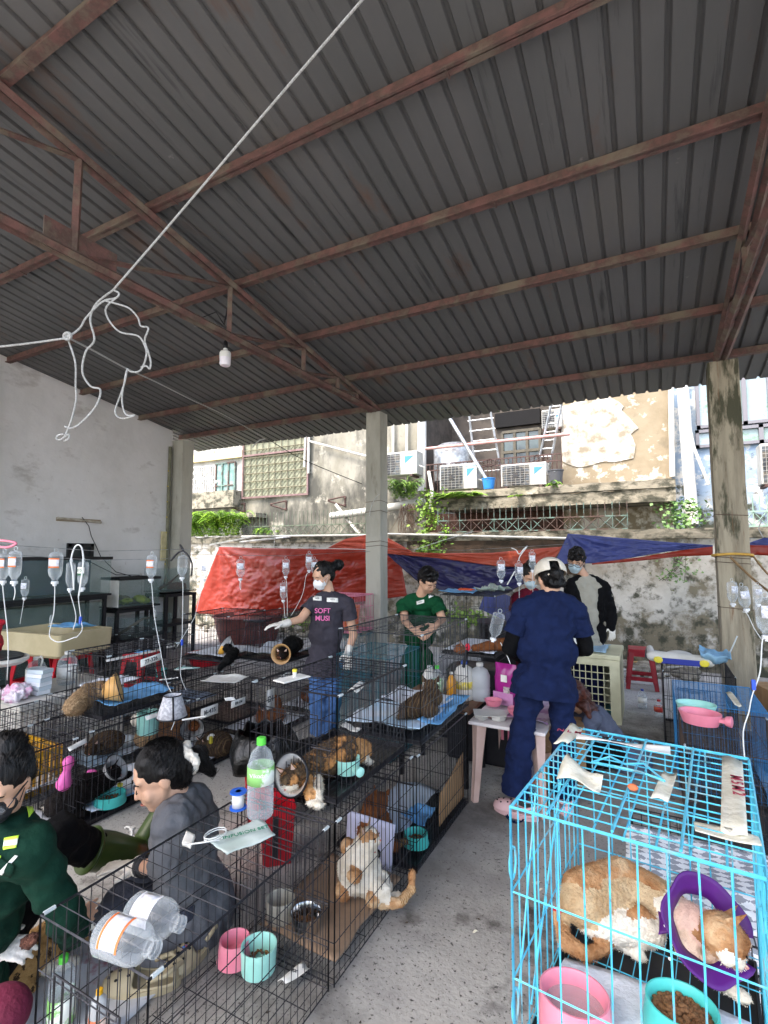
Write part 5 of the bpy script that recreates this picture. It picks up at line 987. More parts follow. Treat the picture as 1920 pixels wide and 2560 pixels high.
t = thing('orange_tub', 'tall orange ribbed tub behind the weathered column at the right edge', 'tub', (1.35, 6.6, 0)); b = MB(); b.lathe([(0, 0), (.2, 0), (.23, .3), (.24, .31), (.245, .85), (.26, .87), (.27, .93), (.2, .95), (0, .96)], (1.35, 6.6, .1), n=24); b.build('tub_body', mat('orange_ribbed', 'c9832c', 'b8741f', 5, .5), t, True, True, ang=35); b = MB(); b.box((1.35, 6.6, 1.1), (.05, .05, .3)); b.build('stem', mat('maroon_stem', '5a2438', rough=.5), t, world=True)
b = MB(); b.lathe([(0, 0), (.13, 0), (.15, .3), (.16, .31), (0, .34)], (-3.6, 5.8, .62), n=16); ot = tag(b.build('orange_pot', mat('orange_pot', 'd2743c', 'c4662f', 6, .6), smooth=True, ang=40), 'orange tub with faint lettering standing inside the pink cage', 'tub')
# cream crate + things on it
t = thing('cream_carrier', 'cream plastic pet carrier with grid front beside navy scrubs', 'carrier', (-.72, 5.72, 0)); x0, x1, y0, y1, hh = -1.14, -.30, 5.42, 6.05, .6; m_cr = mat('cream_carrier_plastic', 'cfcbaa', 'c0bc9a', 4, .5); b = MB()
b.bb((x1 - .02, y0, 0), (x1, y1, hh)); b.bb((x0, y0, 0), (x0 + .02, y1, hh)); b.bb((x0 + .02, y1 - .02, 0), (x1 - .02, y1, hh)); b.build('side_wall', m_cr, t, world=True); b = MB(); b.bb((x0 - .01, y0 - .01, hh), (x1 + .01, y1 + .01, hh + .05)); b.build('roof', m_cr, t, world=True, bev=.012); b = MB(); b.bb((x0 + .02, y0, 0), (x1 - .02, y1 - .02, .04)); b.build('floor', m_tealp, t, world=True)
b = MB()
for z_ in (.0, hh - .06): b.bb((x0 + .02, y0 - .004, z_), (x1 - .02, y0 + .02, z_ + .06))
for x_ in (x0 + .02, x1 - .09): b.bb((x_, y0 - .002, .06), (x_ + .07, y0 + .018, hh - .06))
for i in range(1, 12): x_ = x0 + .09 + (x1 - x0 - .18) * i / 12; b.tube([(x_, y0 + .006, .06), (x_, y0 + .006, hh - .06)], .005, 5)
for i in range(1, 7): z_ = .06 + (hh - .12) * i / 7; b.tube([(x0 + .09, y0 + .002, z_), (x1 - .09, y0 + .002, z_)], .005, 5)
b.build('grid_door', m_cr, t, world=True)
t = thing('tissue_box', 'small white box with loop pattern on the cream carrier', 'box', (-.72, 5.6, .652), .2); b = MB(); b.box((0, 0, .065), (.15, .15, .13)); b.build('box_body', m_paper, t, bev=.003); b = MB(); b.tube([(.05 * cos(a_), .03 * sin(a_) - .01, .132) for a_ in [i * pi / 6 for i in range(12)]], .003, 4, closed=True); b.build('printed_loop', m_black, t)
pad('pale blue pad spread on top of the cream carrier', -1.1, -.42, 5.46, 5.98, .655, mat('grey_blue_pad', 'a9c4d6', '9ab8cc', 5, .8), 35, .006, .01); pad('bright blue folded cloth at the left of the cream carrier top', -1.12, -.86, 5.44, 5.6, .665, m_padb, 36, .012, .0, 'cloth_scrap', 'cloth')
jug('clear pump bottle with blue nozzle on the floor, left of the red capped one', (-.13, 6.1, 0), .042, .2, m_clear2, mat('blue_cap', '2c4c9a', rough=.4), (.3, .6), liquid=.6, name='sanitizer_bottle', cat='bottle'); jug('clear bottle with red cap and red label on the floor', (.02, 5.86, 0), .046, .17, m_clear2, m_red, (.35, .62), labm=mat('red_label', 'b83030', 'd86a4a', 20, .5), liquid=.6, name='sanitizer_bottle', cat='bottle')
pipe('tube_line', [V((.07, 5.86, .1)), V((.15, 5.6, .13)), V((.2, 5.3, .2))], .004, m_clip, 'thin clear tube from the red capped bottle toward the blue cage', None, 5)['category'] = 'tube'
t = thing('baby_seat', 'white and blue moulded seat with yellow flowers on the dark mesh cage', 'seat', (.2, 5.45, .63)); m_nv = mat('royal_blue_print', '1f2f8c', rough=.4); yl = mat('yellow_print', 'd8c83c', rough=.5)
blob('seat_shell', [('c', V((-.02, 5.3, .70)), V((.42, 5.3, .69)), .05, .05, 0), ('c', V((-.02, 5.3, .70)), V((-.04, 5.6, .72)), .035, .03, 0), ('c', V((.42, 5.3, .69)), V((.42, 5.6, .71)), .035, .03, 0), ('e', V((.2, 5.42, .70)), (.12, .12, .045), None, 0)], m_white, t, .012, 4)
b = MB(); b.box((.2, 5.246, .675), (.3, .01, .05)); b.build('blue_stripe', m_nv, t, world=True, bev=.004)
for x_ in (.03, .38): b = MB(); b.ball((x_, 5.243, .68), (.04, .008, .03), 8); b.build('flower', yl, t, world=True)
pad('light blue cloth hanging off the mesh cage beside the column', .36, .58, 5.2, 5.6, .66, mat('sky_cloth', '8fb8d2', '7faac8', 5, .85), 37, .06, .06, 'blue_cloth', 'cloth')
t = thing('lid_box', 'navy and grey box lid tilted on the dark mesh cage', 'box', (-.02, 5.5, .63)); b = MB(); b.box((.02, 5.5, .67), (.2, .3, .05), R=Matrix.Rotation(.2, 3, 'Y')); b.build('box_body', mat('slate_plastic', '39404f', rough=.4), t, world=True, bev=.01)
t = thing('blue_shovel', 'blue plastic sheet and yellow strap inside the tall grey cage background', 'plastic sheet', (-1.55, 5.9, .6)); b = MB(); b.box((-1.5, 5.9, 1.0), (.6, .02, .28), R=Matrix.Rotation(.35, 3, 'Y')); b.build('blue_sheet', m_bl2, t, world=True); b = MB(); b.box((-1.32, 5.85, .98), (.05, .01, .36)); b.build('yellow_strap', mat('yellow_strap', 'c9b94c', rough=.6), t, world=True)
t = thing('black_bin', 'black round bin behind the tall grey cage', 'bin', (-1.6, 6.1, 0)); b = MB(); b.lathe([(0, 0), (.24, 0), (.3, .8), (.32, .82), (0, .84)], (-1.6, 6.1, 0), n=24); b.build('bin_body', m_tray, t, True, True, ang=40)
# black padded carrier right of long orange cat
t = thing('black_carrier', 'black pet carrier with domed lid between navy scrubs and the magenta bag', 'carrier', (-1.2, 4.12, .45)); b = MB(); b.lathe([(0, 0), (.2, 0), (.23, .02), (.24, .12), (.2, .17), (0, .18)], (-1.25, 4.1, .55), n=24, sx=1.3, sy=.8); b.build('lid', m_tray, t, True, True, ang=30)
b = MB(); b.box((-1.25, 4.1, .27), (.52, .34, .54)); b.build('carrier_body', m_tray, t, world=True, bev=.03)
for i in range(3): b = MB(); b.box((-1.05 + i * .05, 3.925, .32), (.02, .006, .2)); b.build('pink_vent', m_pk, t, world=True)
# bottles behind the brown tabby (standing on a low board)
t = thing('bottle_table', 'low board under the cleaning bottles behind the brown tabby', 'table', (-1.3, 3.75, 0)); b = MB(); b.bb((-1.75, 3.45, .52), (-1.15, 3.95, .545)); b.build('board', mat('brown_board', '7a5a44', '6a4c38', 6, .6), t, world=True)
for x_ in (-1.7, -1.2):
    for y_ in (3.5, 3.9): b = MB(); b.tube([(x_, y_, 0), (x_, y_, .52)], .02, 6); b.build('leg', m_mbl, t, world=True)
jug('clear bottle with green label behind the brown tabby', (-1.45, 3.6, .545), .05, .25, m_clear2, mat('lime_cap', '4fbf4a', rough=.4), (.25, .6), labm=mat('green_label', '7fb07a', 'e8efe6', 12, .6), liquid=.5, name='spray_bottle', cat='bottle')
jug('white canister with yellow band and blue lid behind the brown tabby', (-1.28, 3.72, .545), .075, .28, m_white, mat('blue_lid', '2c4c9a', rough=.4), (.3, .5), labm=mat('yellow_label', 'd8c44a', 'efe9da', 12, .6), name='canister', cat='bottle')
jug('amber medicine bottle with white cap behind the brown tabby', (-1.33, 3.58, .545), .035, .22, mat('amber_plastic', 'c98a1c', rough=.3), m_white, name='medicine_bottle', cat='bottle'); jug('tall translucent white bag like bottle at right behind the brown tabby', (-1.17, 3.76, .545), .075, .27, mat('milky_plastic', 'cfd3d6', rough=.4, alpha=.6), m_white, name='canister', cat='bottle')
jug('white plain canister at left behind the brown tabby', (-1.55, 3.7, .545), .06, .22, m_white, m_clip, name='canister', cat='bottle')
t = thing('rooster_toy', 'small pole with a red tuft above the bottles behind the brown tabby', 'toy', (-1.25, 3.6, .8)); b = MB(); b.tube([(-1.25, 3.62, .8), (-1.22, 3.62, .93)], .012, 6); b.build('stick', m_black, t, world=True); b = MB(); b.ball((-1.215, 3.62, .95), (.02, .015, .03), 8); b.build('tuft', mat('red_tuft', 'd83048', rough=.7), t, world=True)
# ================================================================ white rope and its tangle
m_wr = m_rope
def rope(label, pts, r=.0034, m=None, name='white_rope', cat='rope', group=None, n=6):
    # Catmull-Rom smoothing
    P = [pts[0]] + list(pts) + [pts[-1]]; out = []
    for i in range(1, len(P) - 2):
        for k in range(6):
            t = k / 6; a, b_, c, d = P[i - 1], P[i], P[i + 1], P[i + 2]
            out.append(.5 * ((2 * b_) + (c - a) * t + (2 * a - 5 * b_ + 4 * c - d) * t * t + (3 * b_ - a - 3 * c + d) * t ** 3))
    out.append(P[-1]); bb_ = MB(); bb_.tube(out, r, n); o = bb_.build(name, m or m_wr, smooth=True); return tag(o, label, cat, group)
R_ = 1.9
rope('long straight white rope running from the roof down to the tangle', [W(940, -40, 1.35), W(690, 250, 1.6), W(430, 555, 1.9), W(283, 725, 2.0)], .0046)
rope('white rope from the left edge to the knot in the tangle', [W(-60, 873, 2.0), W(60, 860, 2.0), W(170, 845, 2.0)], .0042)
rope('white rope loop hanging down from the knot at left to a small curl', [W(168, 843, 2.), W(188, 905, 2.), W(189, 965, 2.), W(190, 1000, 2.), W(180, 1045, 2.), W(165, 1085, 2.), W(155, 1098, 2.)], .004)
rope('wavy white rope strand hanging from the rope end to the curl', [W(283, 725, 2.), W(240, 760, 2.), W(226, 800, 2.), W(236, 850, 2.), W(214, 880, 2.), W(206, 930, 2.), W(226, 965, 2.), W(251, 975, 2.), W(240, 1015, 2.), W(205, 1055, 2.), W(180, 1070, 2.), W(162, 1066, 2.)], .004)
rope('upper white rope loop from rope end down to the knot', [W(283, 725, 2.), W(297, 733, 2.), W(290, 745, 2.), W(255, 755, 2.), W(215, 795, 2.), W(200, 820, 2.), W(172, 842, 2.)], .004)
rope('outer right loop of the white rope tangle', [W(262, 752, 2.), W(300, 762, 2.), W(325, 772, 2.), W(345, 795, 2.), W(352, 815, 2.), W(371, 820, 2.), W(362, 850, 2.), W(371, 880, 2.), W(377, 905, 2.), W(374, 922, 2.), W(366, 915, 2.), W(352, 918, 2.)], .0036)
rope('inner right loop of the white rope tangle', [W(290, 745, 2.), W(265, 770, 2.), W(272, 800, 2.), W(300, 830, 2.), W(345, 840, 2.), W(362, 865, 2.), W(366, 890, 2.), W(352, 925, 2.), W(330, 930, 2.), W(318, 922, 2.)], .0036)
rope('white rope strand twisting down from the line right of the knot', [W(318, 922, 2.), W(312, 955, 2.), W(300, 990, 2.), W(288, 1030, 2.), W(305, 1046, 2.), W(338, 1038, 2.), W(315, 1036, 2.), W(305, 1000, 2.), W(312, 950, 2.), W(317, 925, 2.)], .0034)
rope('thin white line from the knot across to the eave tie', [W(172, 845, 2.), W(240, 880, 2.3), W(318, 922, 2.7), W(390, 955, 3.3), W(480, 1000, 4.2), W(570, 1042, 5.2), W(664, 1097, 6.4)], .0042)
rope('small curl at the tip of the hanging rope tangle', [W(160, 1085, 2.), W(146, 1088, 2.), W(142, 1097, 2.), W(152, 1099, 2.), W(162, 1092, 2.), W(172, 1086, 2.), W(172, 1096, 2.), W(160, 1103, 2.)], .0036)
b = MB(); b.lathe([(.0, 0)] + [(.014 + .006 * cos(a_), .006 * sin(a_) + .006) for a_ in [i * pi / 4 for i in range(9)]], W(171, 842, 1.99), FWD * -1, n=14); tag(b.build('rope_knot', m_wr, smooth=True), 'tight white knot where the tangled ropes meet', 'knot')
rope('loose tail of white line at the eave tie', [W(664, 1097, 6.4), W(650, 1100, 6.4), W(638, 1110, 6.4), W(632, 1118, 6.4)], .008)
rope('thin dark wire from the eave tie down to the middle column', [W(670, 1098, 6.5), W(760, 1150, 6.6), W(905, 1210, 6.7)], .005, m_mbl, 'sagging_wire', 'wire')
rope('thin pale wire loop dangling on the middle column', [W(948, 1235, 6.6), W(935, 1250, 6.6), W(926, 1275, 6.6), W(924, 1290, 6.6)], .005, m_wr, 'wire_loop', 'wire')
# hanging lines for the bottles
for i, (p, q, l) in enumerate(((W(-150, 1352, 2.2), W(520, 1372, 3.3), 'thin wire carrying the drip bottles at left'), (W(-120, 1378, 2.5), W(500, 1395, 3.6), 'second thin wire behind the left drip bottles'), (W(430, 1385, 3.7), W(925, 1378, 4.9), 'thin wire carrying drip bottles before the red tarpaulin'), (W(968, 1372, 4.8), W(1420, 1360, 3.6), 'thin wire carrying the drip bottles above the navy scrubs woman'))):
    b = MB(); m_ = (p + q) / 2 - V((0, 0, .03)); b.tube([p, m_, q], .0016, 4); tag(b.build('hanging_wire', m_alu), l, 'wire')
rope('yellow plastic strap tied around the weathered column', [V((.59, 6.06, 1.62)), V((.73, 6.05, 1.63)), V((.88, 6.06, 1.62)), V((.89, 6.3, 1.6)), V((.73, 6.33, 1.6)), V((.58, 6.3, 1.61)), V((.59, 6.06, 1.62))], .014, mat('yellow_strap2', 'c9a04a', 'b88c3a', 9, .6), 'yellow_strap', 'strap')
rope('brown cord stretched from the weathered column to the right edge', [V((.70, 6.04, 1.6)), W(1900, 1462, 4.8), W(2000, 1530, 4.0)], .012, mat('brown_cord', '8f7350', '7c6244', 30, .8), 'brown_cord', 'cord'); rope('second brown cord from the column toward the right edge, the upper one', [V((.89, 6.1, 1.62)), W(1925, 1440, 5.0), W(2000, 1490, 4.5)], .01, MATS['brown_cord'], 'brown_cord', 'cord')
rope('grey cable looping down in front of the weathered column', [W(1843, 1590, 4.9), W(1820, 1640, 4.9), W(1800, 1658, 4.9), W(1780, 1658, 4.9)], .006, m_clip, 'grey_cable', 'cable')
rope('pink ribbon tied on the wire at the left edge', [W(-20, 1350, 2.3), W(15, 1352, 2.3), W(40, 1358, 2.3), W(20, 1368, 2.3), W(-10, 1366, 2.3)], .006, m_pk, 'pink_ribbon', 'ribbon')
rope('black ribbon bow around the drip bottle by the wall pillar', [W(427, 1402, 3.3), W(445, 1382, 3.3), W(458, 1376, 3.3), W(450, 1362, 3.3), W(458, 1377, 3.3), W(470, 1388, 3.3), W(480, 1410, 3.3), W(478, 1440, 3.3)], .006, m_black, 'black_ribbon', 'ribbon')
# ================================================================ drip bottles
m_lab = mat('bottle_label_white', 'e6e6ea', 'cfd0d8', 60, .6); m_orl = mat('orange_print_band', 'd8743c', rough=.6); m_grl = mat('green_print_band', '2f6b4a', rough=.5); m_tube = mat('drip_tubing', 'e4e6e4', rough=.3, alpha=.85); m_bluec = mat('blue_clamp', '2f55c8', rough=.4)
def drip(px, py, hpx, label, lab=None, tube=None, fill=.5, clamp=None, tilt=0., r=.036, chamber=None, cap=True):
    d = .205 * F / hpx; p = W(px, py, d); t = thing('drip_bottle', label, 'bottle', p, random.uniform(-.3, .3) + YAW, 'hanging drip bottles'); t.rotation_euler = (0, tilt, t.rotation_euler.z)
    b = MB(); b.lathe([(0, -.012), (r * .6, -.012), (r * .95, -.02), (r, -.035), (r, -.12), (r * .9, -.142), (r * .5, -.163), (r * .4, -.17), (r * .4, -.178)], n=20, sx=1, sy=.75); b.build('bottle_shell', m_clear2, t, smooth=True, ang=60)
    if fill: b = MB(); b.lathe([(0, -.115 + .09 * (fill - .3)), (r * .95, -.115 + .09 * (fill - .3)), (r * .95, -.12), (r * .85, -.141), (r * .4, -.165), (0, -.168)], n=18, sy=.75); b.build('liquid', m_liq, t, smooth=True, ang=40)
    b = MB(); b.lathe([(r * .45, -.178), (r * .5, -.18), (r * .5, -.193), (r * .28, -.195), (r * .25, -.205), (0, -.206)], n=14); b.build('cap', mat('milky_cap', 'e2e4e6', rough=.5), t, smooth=True, ang=40)
    b = MB(); b.tube([(.012 * cos(a_), 0, .001 + .013 * sin(a_)) for a_ in [i * pi / 6 for i in range(12)]], .0016, 5, closed=True); b.build('hanger_ring', m_clip, t, smooth=True)
    if lab:
        b = MB(); k0 = len(b.v); n = 12; a0, a1 = -2.4, -.75
        for zz in (-.045, -.1):
            for i in range(n + 1): a_ = a0 + (a1 - a0) * i / n; b.v.append(V((cos(a_) * r * 1.015, sin(a_) * r * .765, zz)))
        for i in range(n): b.f.append((i, i + 1, n + 2 + i, n + 1 + i)); b.m.append(0)
        lb = b.build('label', {'w': m_lab, 'o': m_lab, 'g': m_grl}[lab[0]], t, smooth=True, solid=.0005)
        b = MB()
        for zz, hh in (((-.049, .008), (-.096, .008)) if lab[0] == 'o' else ((-.066, .04),)):
            for i in range(n): 
                for z2 in (0,): a_ = a0 + (a1 - a0) * i / n; a2 = a0 + (a1 - a0) * (i + 1) / n; k = len(b.v); b.v += [V((cos(q) * r * 1.035, sin(q) * r * .785, zz + s * hh / 2)) for q, s in ((a_, -1), (a2, -1), (a2, 1), (a_, 1))]; b.f.append((k, k + 1, k + 2, k + 3)); b.m.append(0)
        b.build('print', {'w': mat('soft_grey_print', 'b4b8c4', 'e2e4ea', 90, .6, lo=.48, hi=.52), 'o': m_orl, 'g': m_paper}[lab[0]], lb, smooth=True)
        if len(lab) > 1: M_ = parent_matrix(t); text_mesh(lab[1:], .022, m_grl, 'lettering', lb, M_ @ V((0, -r * .83, -.066)), M_.to_3x3() @ V((-1, 0, 0)), M_.to_3x3() @ V((0, 0, -1)))
    if tube:
        P = [p + V((0, 0, -.2))] + [W(x, y, dd) for x, y, dd in [(q if len(q) == 3 else (q[0], q[1], d)) for q in tube]]; Q = [P[0]] + P + [P[-1]]; out = []
        for i in range(1, len(Q) - 2):
            for k in range(5):
                s = k / 5; a, b1, c, e = Q[i - 1], Q[i], Q[i + 1], Q[i + 2]; out.append(.5 * ((2 * b1) + (c - a) * s + (2 * a - 5 * b1 + 4 * c - e) * s * s + (3 * b1 - a - 3 * c + e) * s ** 3))
        out.append(Q[-1]); b = MB(); b.tube(out, .0028, 6); b.build('drip_tube', m_tube, t, True, True)
        if clamp: c = W(clamp[0], clamp[1], d if len(clamp) < 3 else clamp[2]); b = MB(); b.box(c, (.016, .014, .045)); b.build('clamp', m_bluec, t, world=True, bev=.003)
        if chamber: c = W(chamber[0], chamber[1], d); b = MB(); b.lathe([(.003, -.03), (.009, -.025), (.009, .02), (.004, .03)], c, n=10); b.build('drip_chamber', m_clear, t, True, True)
    return t
random.seed(31)
drip(12, 1378, 84, 'drip bottle with an orange banded label at the extreme left edge', 'o', [(8, 1480), (20, 1600, 2.9), (18, 1700, 3.0)]); drip(40, 1372, 92, 'half full drip bottle second from the left edge, below pink ribbon', 'o', [(38, 1480), (34, 1500)])
drip(64, 1445, 55, 'small distant drip bottle behind the second from the left', 'w', [(60, 1500), (50, 1560)]); drip(141, 1376, 88, 'large drip bottle with orange print hanging alone above the cream tub', 'o', [(137, 1480), (135, 1530), (128, 1560), (124, 1590), (140, 1604), (160, 1603), (190, 1592)], chamber=(128, 1550), r=.038)
drip(178, 1402, 78, 'empty clear drip bottle under the white tube arch', None, [(190, 1540), (182, 1575)], fill=0, r=.03); drip(209, 1400, 78, 'drip bottle with upside down green label G-5', 'gG-5', [(196, 1490), (203, 1550), (205, 1575), (190, 1595)], clamp=(201, 1550), r=.035)
rope('white tube arch joining the two bottles above the cream tub', [W(184, 1475, 2.75), W(183, 1440, 2.75), W(178, 1400, 2.75), W(186, 1370, 2.75), W(197, 1362, 2.75), W(206, 1375, 2.75), W(208, 1410, 2.75), W(200, 1470, 2.75), W(197, 1490, 2.75)], .0045, m_tube, 'tube_arch', 'tube')
drip(380, 1384, 72, 'drip bottle with white and orange label hanging in front of the tall tank', 'o', [(380, 1470), (386, 1540), (400, 1620), (415, 1700), (430, 1735), (438, 1770), (437, 1800), (428, 1825)], chamber=(387, 1533), r=.037)
drip(457, 1385, 66, 'round ended drip bottle tied with black ribbon by the wall pillar', None, [(457, 1460), (457, 1520), (455, 1600), (452, 1650), (452, 1690), (465, 1725)], clamp=(455, 1606), r=.037); drip(512, 1402, 52, 'faint drip bottle at the left edge of the red tarpaulin', 'w', [(505, 1470), (490, 1530), (480, 1555), (440, 1620)], r=.033)
drip(602, 1395, 58, 'drip bottle with a small side tag before the red tarpaulin, third from middle', 'w', [(600, 1465), (602, 1475)], chamber=(601, 1462)); drip(715, 1395, 52, 'drip bottle in the middle of the red tarpaulin, upper of the pair', 'w', [(716, 1455), (718, 1500), (718, 1540)]); drip(709, 1454, 52, 'drip bottle in the middle of the red tarpaulin, lower of the pair', 'w', [(710, 1510), (712, 1540), (716, 1545)])
drip(773, 1381, 50, 'drip bottle left of the dark haired woman, nearer the bin side', 'w', [(765, 1440), (758, 1480), (745, 1510), (727, 1540)]); drip(786, 1395, 46, 'drip bottle half hidden by the hair bun of the woman in jeans', 'w', [(785, 1440), (786, 1475)])
drip(1252, 1397, 60, 'drip bottle over the navy tarpaulin, leftmost of the right trio', 'w', None); drip(1297, 1404, 60, 'drip bottle with blue print beside the white cap, middle of the right trio', 'w', [(1298, 1470), (1298, 1500, 3.9)]); drip(1330, 1377, 54, 'small drip bottle highest above the white cap', 'w', [(1331, 1440), (1333, 1500, 4.5)], r=.032)
rope('white twisted ties above the right trio of drip bottles', [W(1278, 1370, 4.2), W(1290, 1375, 4.2), W(1298, 1385, 4.2), W(1310, 1372, 4.2), W(1318, 1366, 4.2), W(1300, 1390, 4.2), W(1297, 1402, 4.2)], .004, m_tube, 'twist_tie', 'tie'); rope('diagonal white stick leaning behind the right trio of bottles', [W(1268, 1462, 4.6), W(1287, 1428, 4.6)], .006, m_tube, 'thin_stick', 'stick')
drip(1250, 1528, 78, 'tilted empty drip bottle hanging inside the tall grey cage front', None, [(1268, 1640), (1276, 1660)], 0, tilt=.25, r=.04); drip(1829, 1450, 66, 'clear drip bottle in front of the weathered column, left one', 'w', None, r=.04); drip(1853, 1462, 68, 'clear drip bottle overlapping the weathered column edge', 'w', [(1868, 1535), (1885, 1570), (1905, 1600)], r=.042, tilt=-.15)
drip(1893, 1460, 56, 'small drip bottle right of the column, behind the big one', 'w', None); drip(1912, 1488, 112, 'big drip bottle nearest the right edge', 'w', [(1906, 1600), (1900, 1680), (1880, 1740), (1872, 1780), (1858, 1830), (1862, 1900)], r=.042, clamp=(1884, 1712)); 
# ================================================================ small things on cages
jg = jug('large bottle with green cap and green label on the aisle cages, half full', G(650, 2040, .605), .052, .30, m_clear2, mat('lime_cap2', '5cd048', rough=.35), (.44, .66), labm=mat('green_white_label', '8fc874', 'eef4ea', 8, .5, lo=.45, hi=.5), liquid=.68, name='water_bottle', cat='bottle')
text_mesh('Vikoda', .022, m_paper, 'lettering', jg, G(650, 2040, .605) + V((0, 0, .175)) - FWD * .055, RGT, UP)
def lying_bottle(label, p, q, r, band=False):
    p, q = V(p), V(q); d = (q - p); h = d.length; t = thing('clear_bottle', label, 'bottle', p, 0, 'empty clear bottles on the near cage'); b = MB()
    b.lathe([(0, .0), (r * .8, .004), (r, r * .35), (r, h * .62), (r * .85, h * .74), (r * .4, h * .82), (r * .36, h * .86), (r * .42, h * .87), (r * .42, h * .9), (r * .36, h * .91), (r * .36, h * .95), (r * .42, h * .96), (r * .4, h), (r * .3, h)], p, d, n=28); b.build('bottle_shell', m_clear2, t, True, True, ang=60)
    XD = (UP * .8 - FWD * .6); XD = XD - d.normalized() * XD.dot(d.normalized()); K_ = (24, 25, 26, 27, 0, 1, 2, 3)
    b = MB(); b.lathe([(r * 1.01, h * .2), (r * 1.01, h * .55)], p, d, n=28, xdir=XD); b.f = [f_ for i, f_ in enumerate(b.f[:28]) if i in K_]; b.m = [0] * len(b.f); lb = b.build('label', m_lab, t, True, True, .0006)
    for zf in (.21, .53): b = MB(); b.lathe([(r * 1.03, h * zf), (r * 1.03, h * (zf + .035))], p, d, n=28, xdir=XD); b.f = [f_ for i, f_ in enumerate(b.f[:28]) if i in K_]; b.m = [0] * len(b.f); b.build('orange_band', m_orl if band else m_lab, lb, world=True, solid=.0006)
    return t
lying_bottle('empty clear bottle with orange banded label lying on the near cage', G(255, 2330, .655), G(392, 2375, .66), .049, True); lying_bottle('empty clear bottle with blank label lying behind the orange banded one', G(330, 2275, .655), G(455, 2312, .66), .048)
t = thing('tape_spool', 'blue spool of white medical tape standing on the aisle cage', 'tape', G(595, 2020, .605)); b = MB(); b.lathe([(.0, 0), (.034, 0), (.034, .005), (.0, .005)], n=24); b.lathe([(.012, .062), (.034, .062), (.034, .067), (.012, .067)], n=24); b.lathe([(.012, .004), (.012, .067)], n=20); b.build('spool', mat('spool_blue', '1f63d0', rough=.4), t, smooth=True, ang=40); b = MB(); b.lathe([(.024, .006), (.024, .061)], n=24); b.build('tape_roll', m_paper, t, smooth=True)
pk_ = pad('clear infusion packet with green print lying on the aisle cage', -1.42, -1.28, 1.36, 1.56, .607, mat('packet_film', 'd9e4e0', 'c6d6d0', 9, .25, alpha=.8), 41, .008, .0, 'infusion_packet', 'packet', rz=-.35)
text_mesh('INFUSION SET', .026, mat('green_ink', '1f7a5c', rough=.5), 'lettering', pk_, V((-1.34, 1.46, .632)), (.6, .9, 0), (-.9, .6, 0))
b = MB(); b.tube([V((-1.42, 1.39, .63)) + V((.03 * cos(a_), .045 * sin(a_), .004 * a_ * .3)) for a_ in [i * .5 for i in range(26)]], .0022, 5); b.tube([V((-1.39, 1.38, .63)), V((-1.46, 1.34, .62)), V((-1.5, 1.32, .615))], .003, 5); b.build('coiled_tube', m_tube, pk_, True, True)
sheet('tape_box', 'small white tape box with blue edge at the far side of the near cage', 'box', [G(455, 2110, .61), G(477, 2118, .61), G(488, 2090, .612), G(466, 2080, .612)], m_paper, .012, bend=.001)
t = thing('cone_collar', 'empty grey cone collar standing on a middle row cage', 'cone collar', G(430, 1792, .56)); m_cone = clearmat('clear_cone_plastic', 'd4d4d2', .45, .85, .3); m_ycone = mat('yellow_cone_plastic', 'e2a840', 'd89a34', 6, .45); m_fab = mat('grey_mesh_fabric', 'c9c9cc', 'a9a9ae', 60, .9, lo=.48, hi=.52)
b = MB(); b.lathe([(.095, 0), (.055, .14)], n=28, cap=False); b.build('cone_shell', m_fab, t, smooth=True, solid=.002); b = MB(); b.lathe([(.095, -.004), (.1, 0), (.095, .006)], n=28, cap=False); b.lathe([(.055, .136), (.06, .14), (.055, .146)], n=28, cap=False); b.tube([(.08, -.056, .0), (.045, -.035, .14)], .006, 6); b.build('black_piping', m_black, t, smooth=True)
for (x, y, z_, l) in ((455, 1800, .56, 'wooden tongue stick lying right of the empty cone collar'), (437, 1675, .56, 'white syringe lying on a back row cage near the mint mask'), (398, 1700, .56, 'thin white plastic rod on the back row cages')):
    b = MB(); p = G(x, y, z_); b.tube([p, p + V((.09, .12, .004))], .006, 6); tag(b.build('white_rod', m_paper), l, 'rod')
t = thing('syringe_tray', 'white tray with a yellow capped vial on the calico cage', 'tray', V((-1.50, 1.92, 1.057))); b = MB(); b.box((0, 0, .004), (.08, .16, .006), -.2); b.build('tray_body', m_paper, t, bev=.002); b = MB(); b.lathe([(.01, .007), (.01, .03), (0, .03)], (0, .02, 0), n=12); b.build('vial', m_white, t); b = MB(); b.lathe([(.011, .03), (.011, .042), (0, .042)], (0, .02, 0), n=12); b.build('vial_cap', yl, t)
sheet('plastic_strip', 'white torn plastic strip on the brown tabby cage corner', 'strip', [G(868, 1725, 1.0), G(890, 1728, 1.0), G(915, 1712, 1.0), G(905, 1705, 1.0)], m_paper, bend=.01)
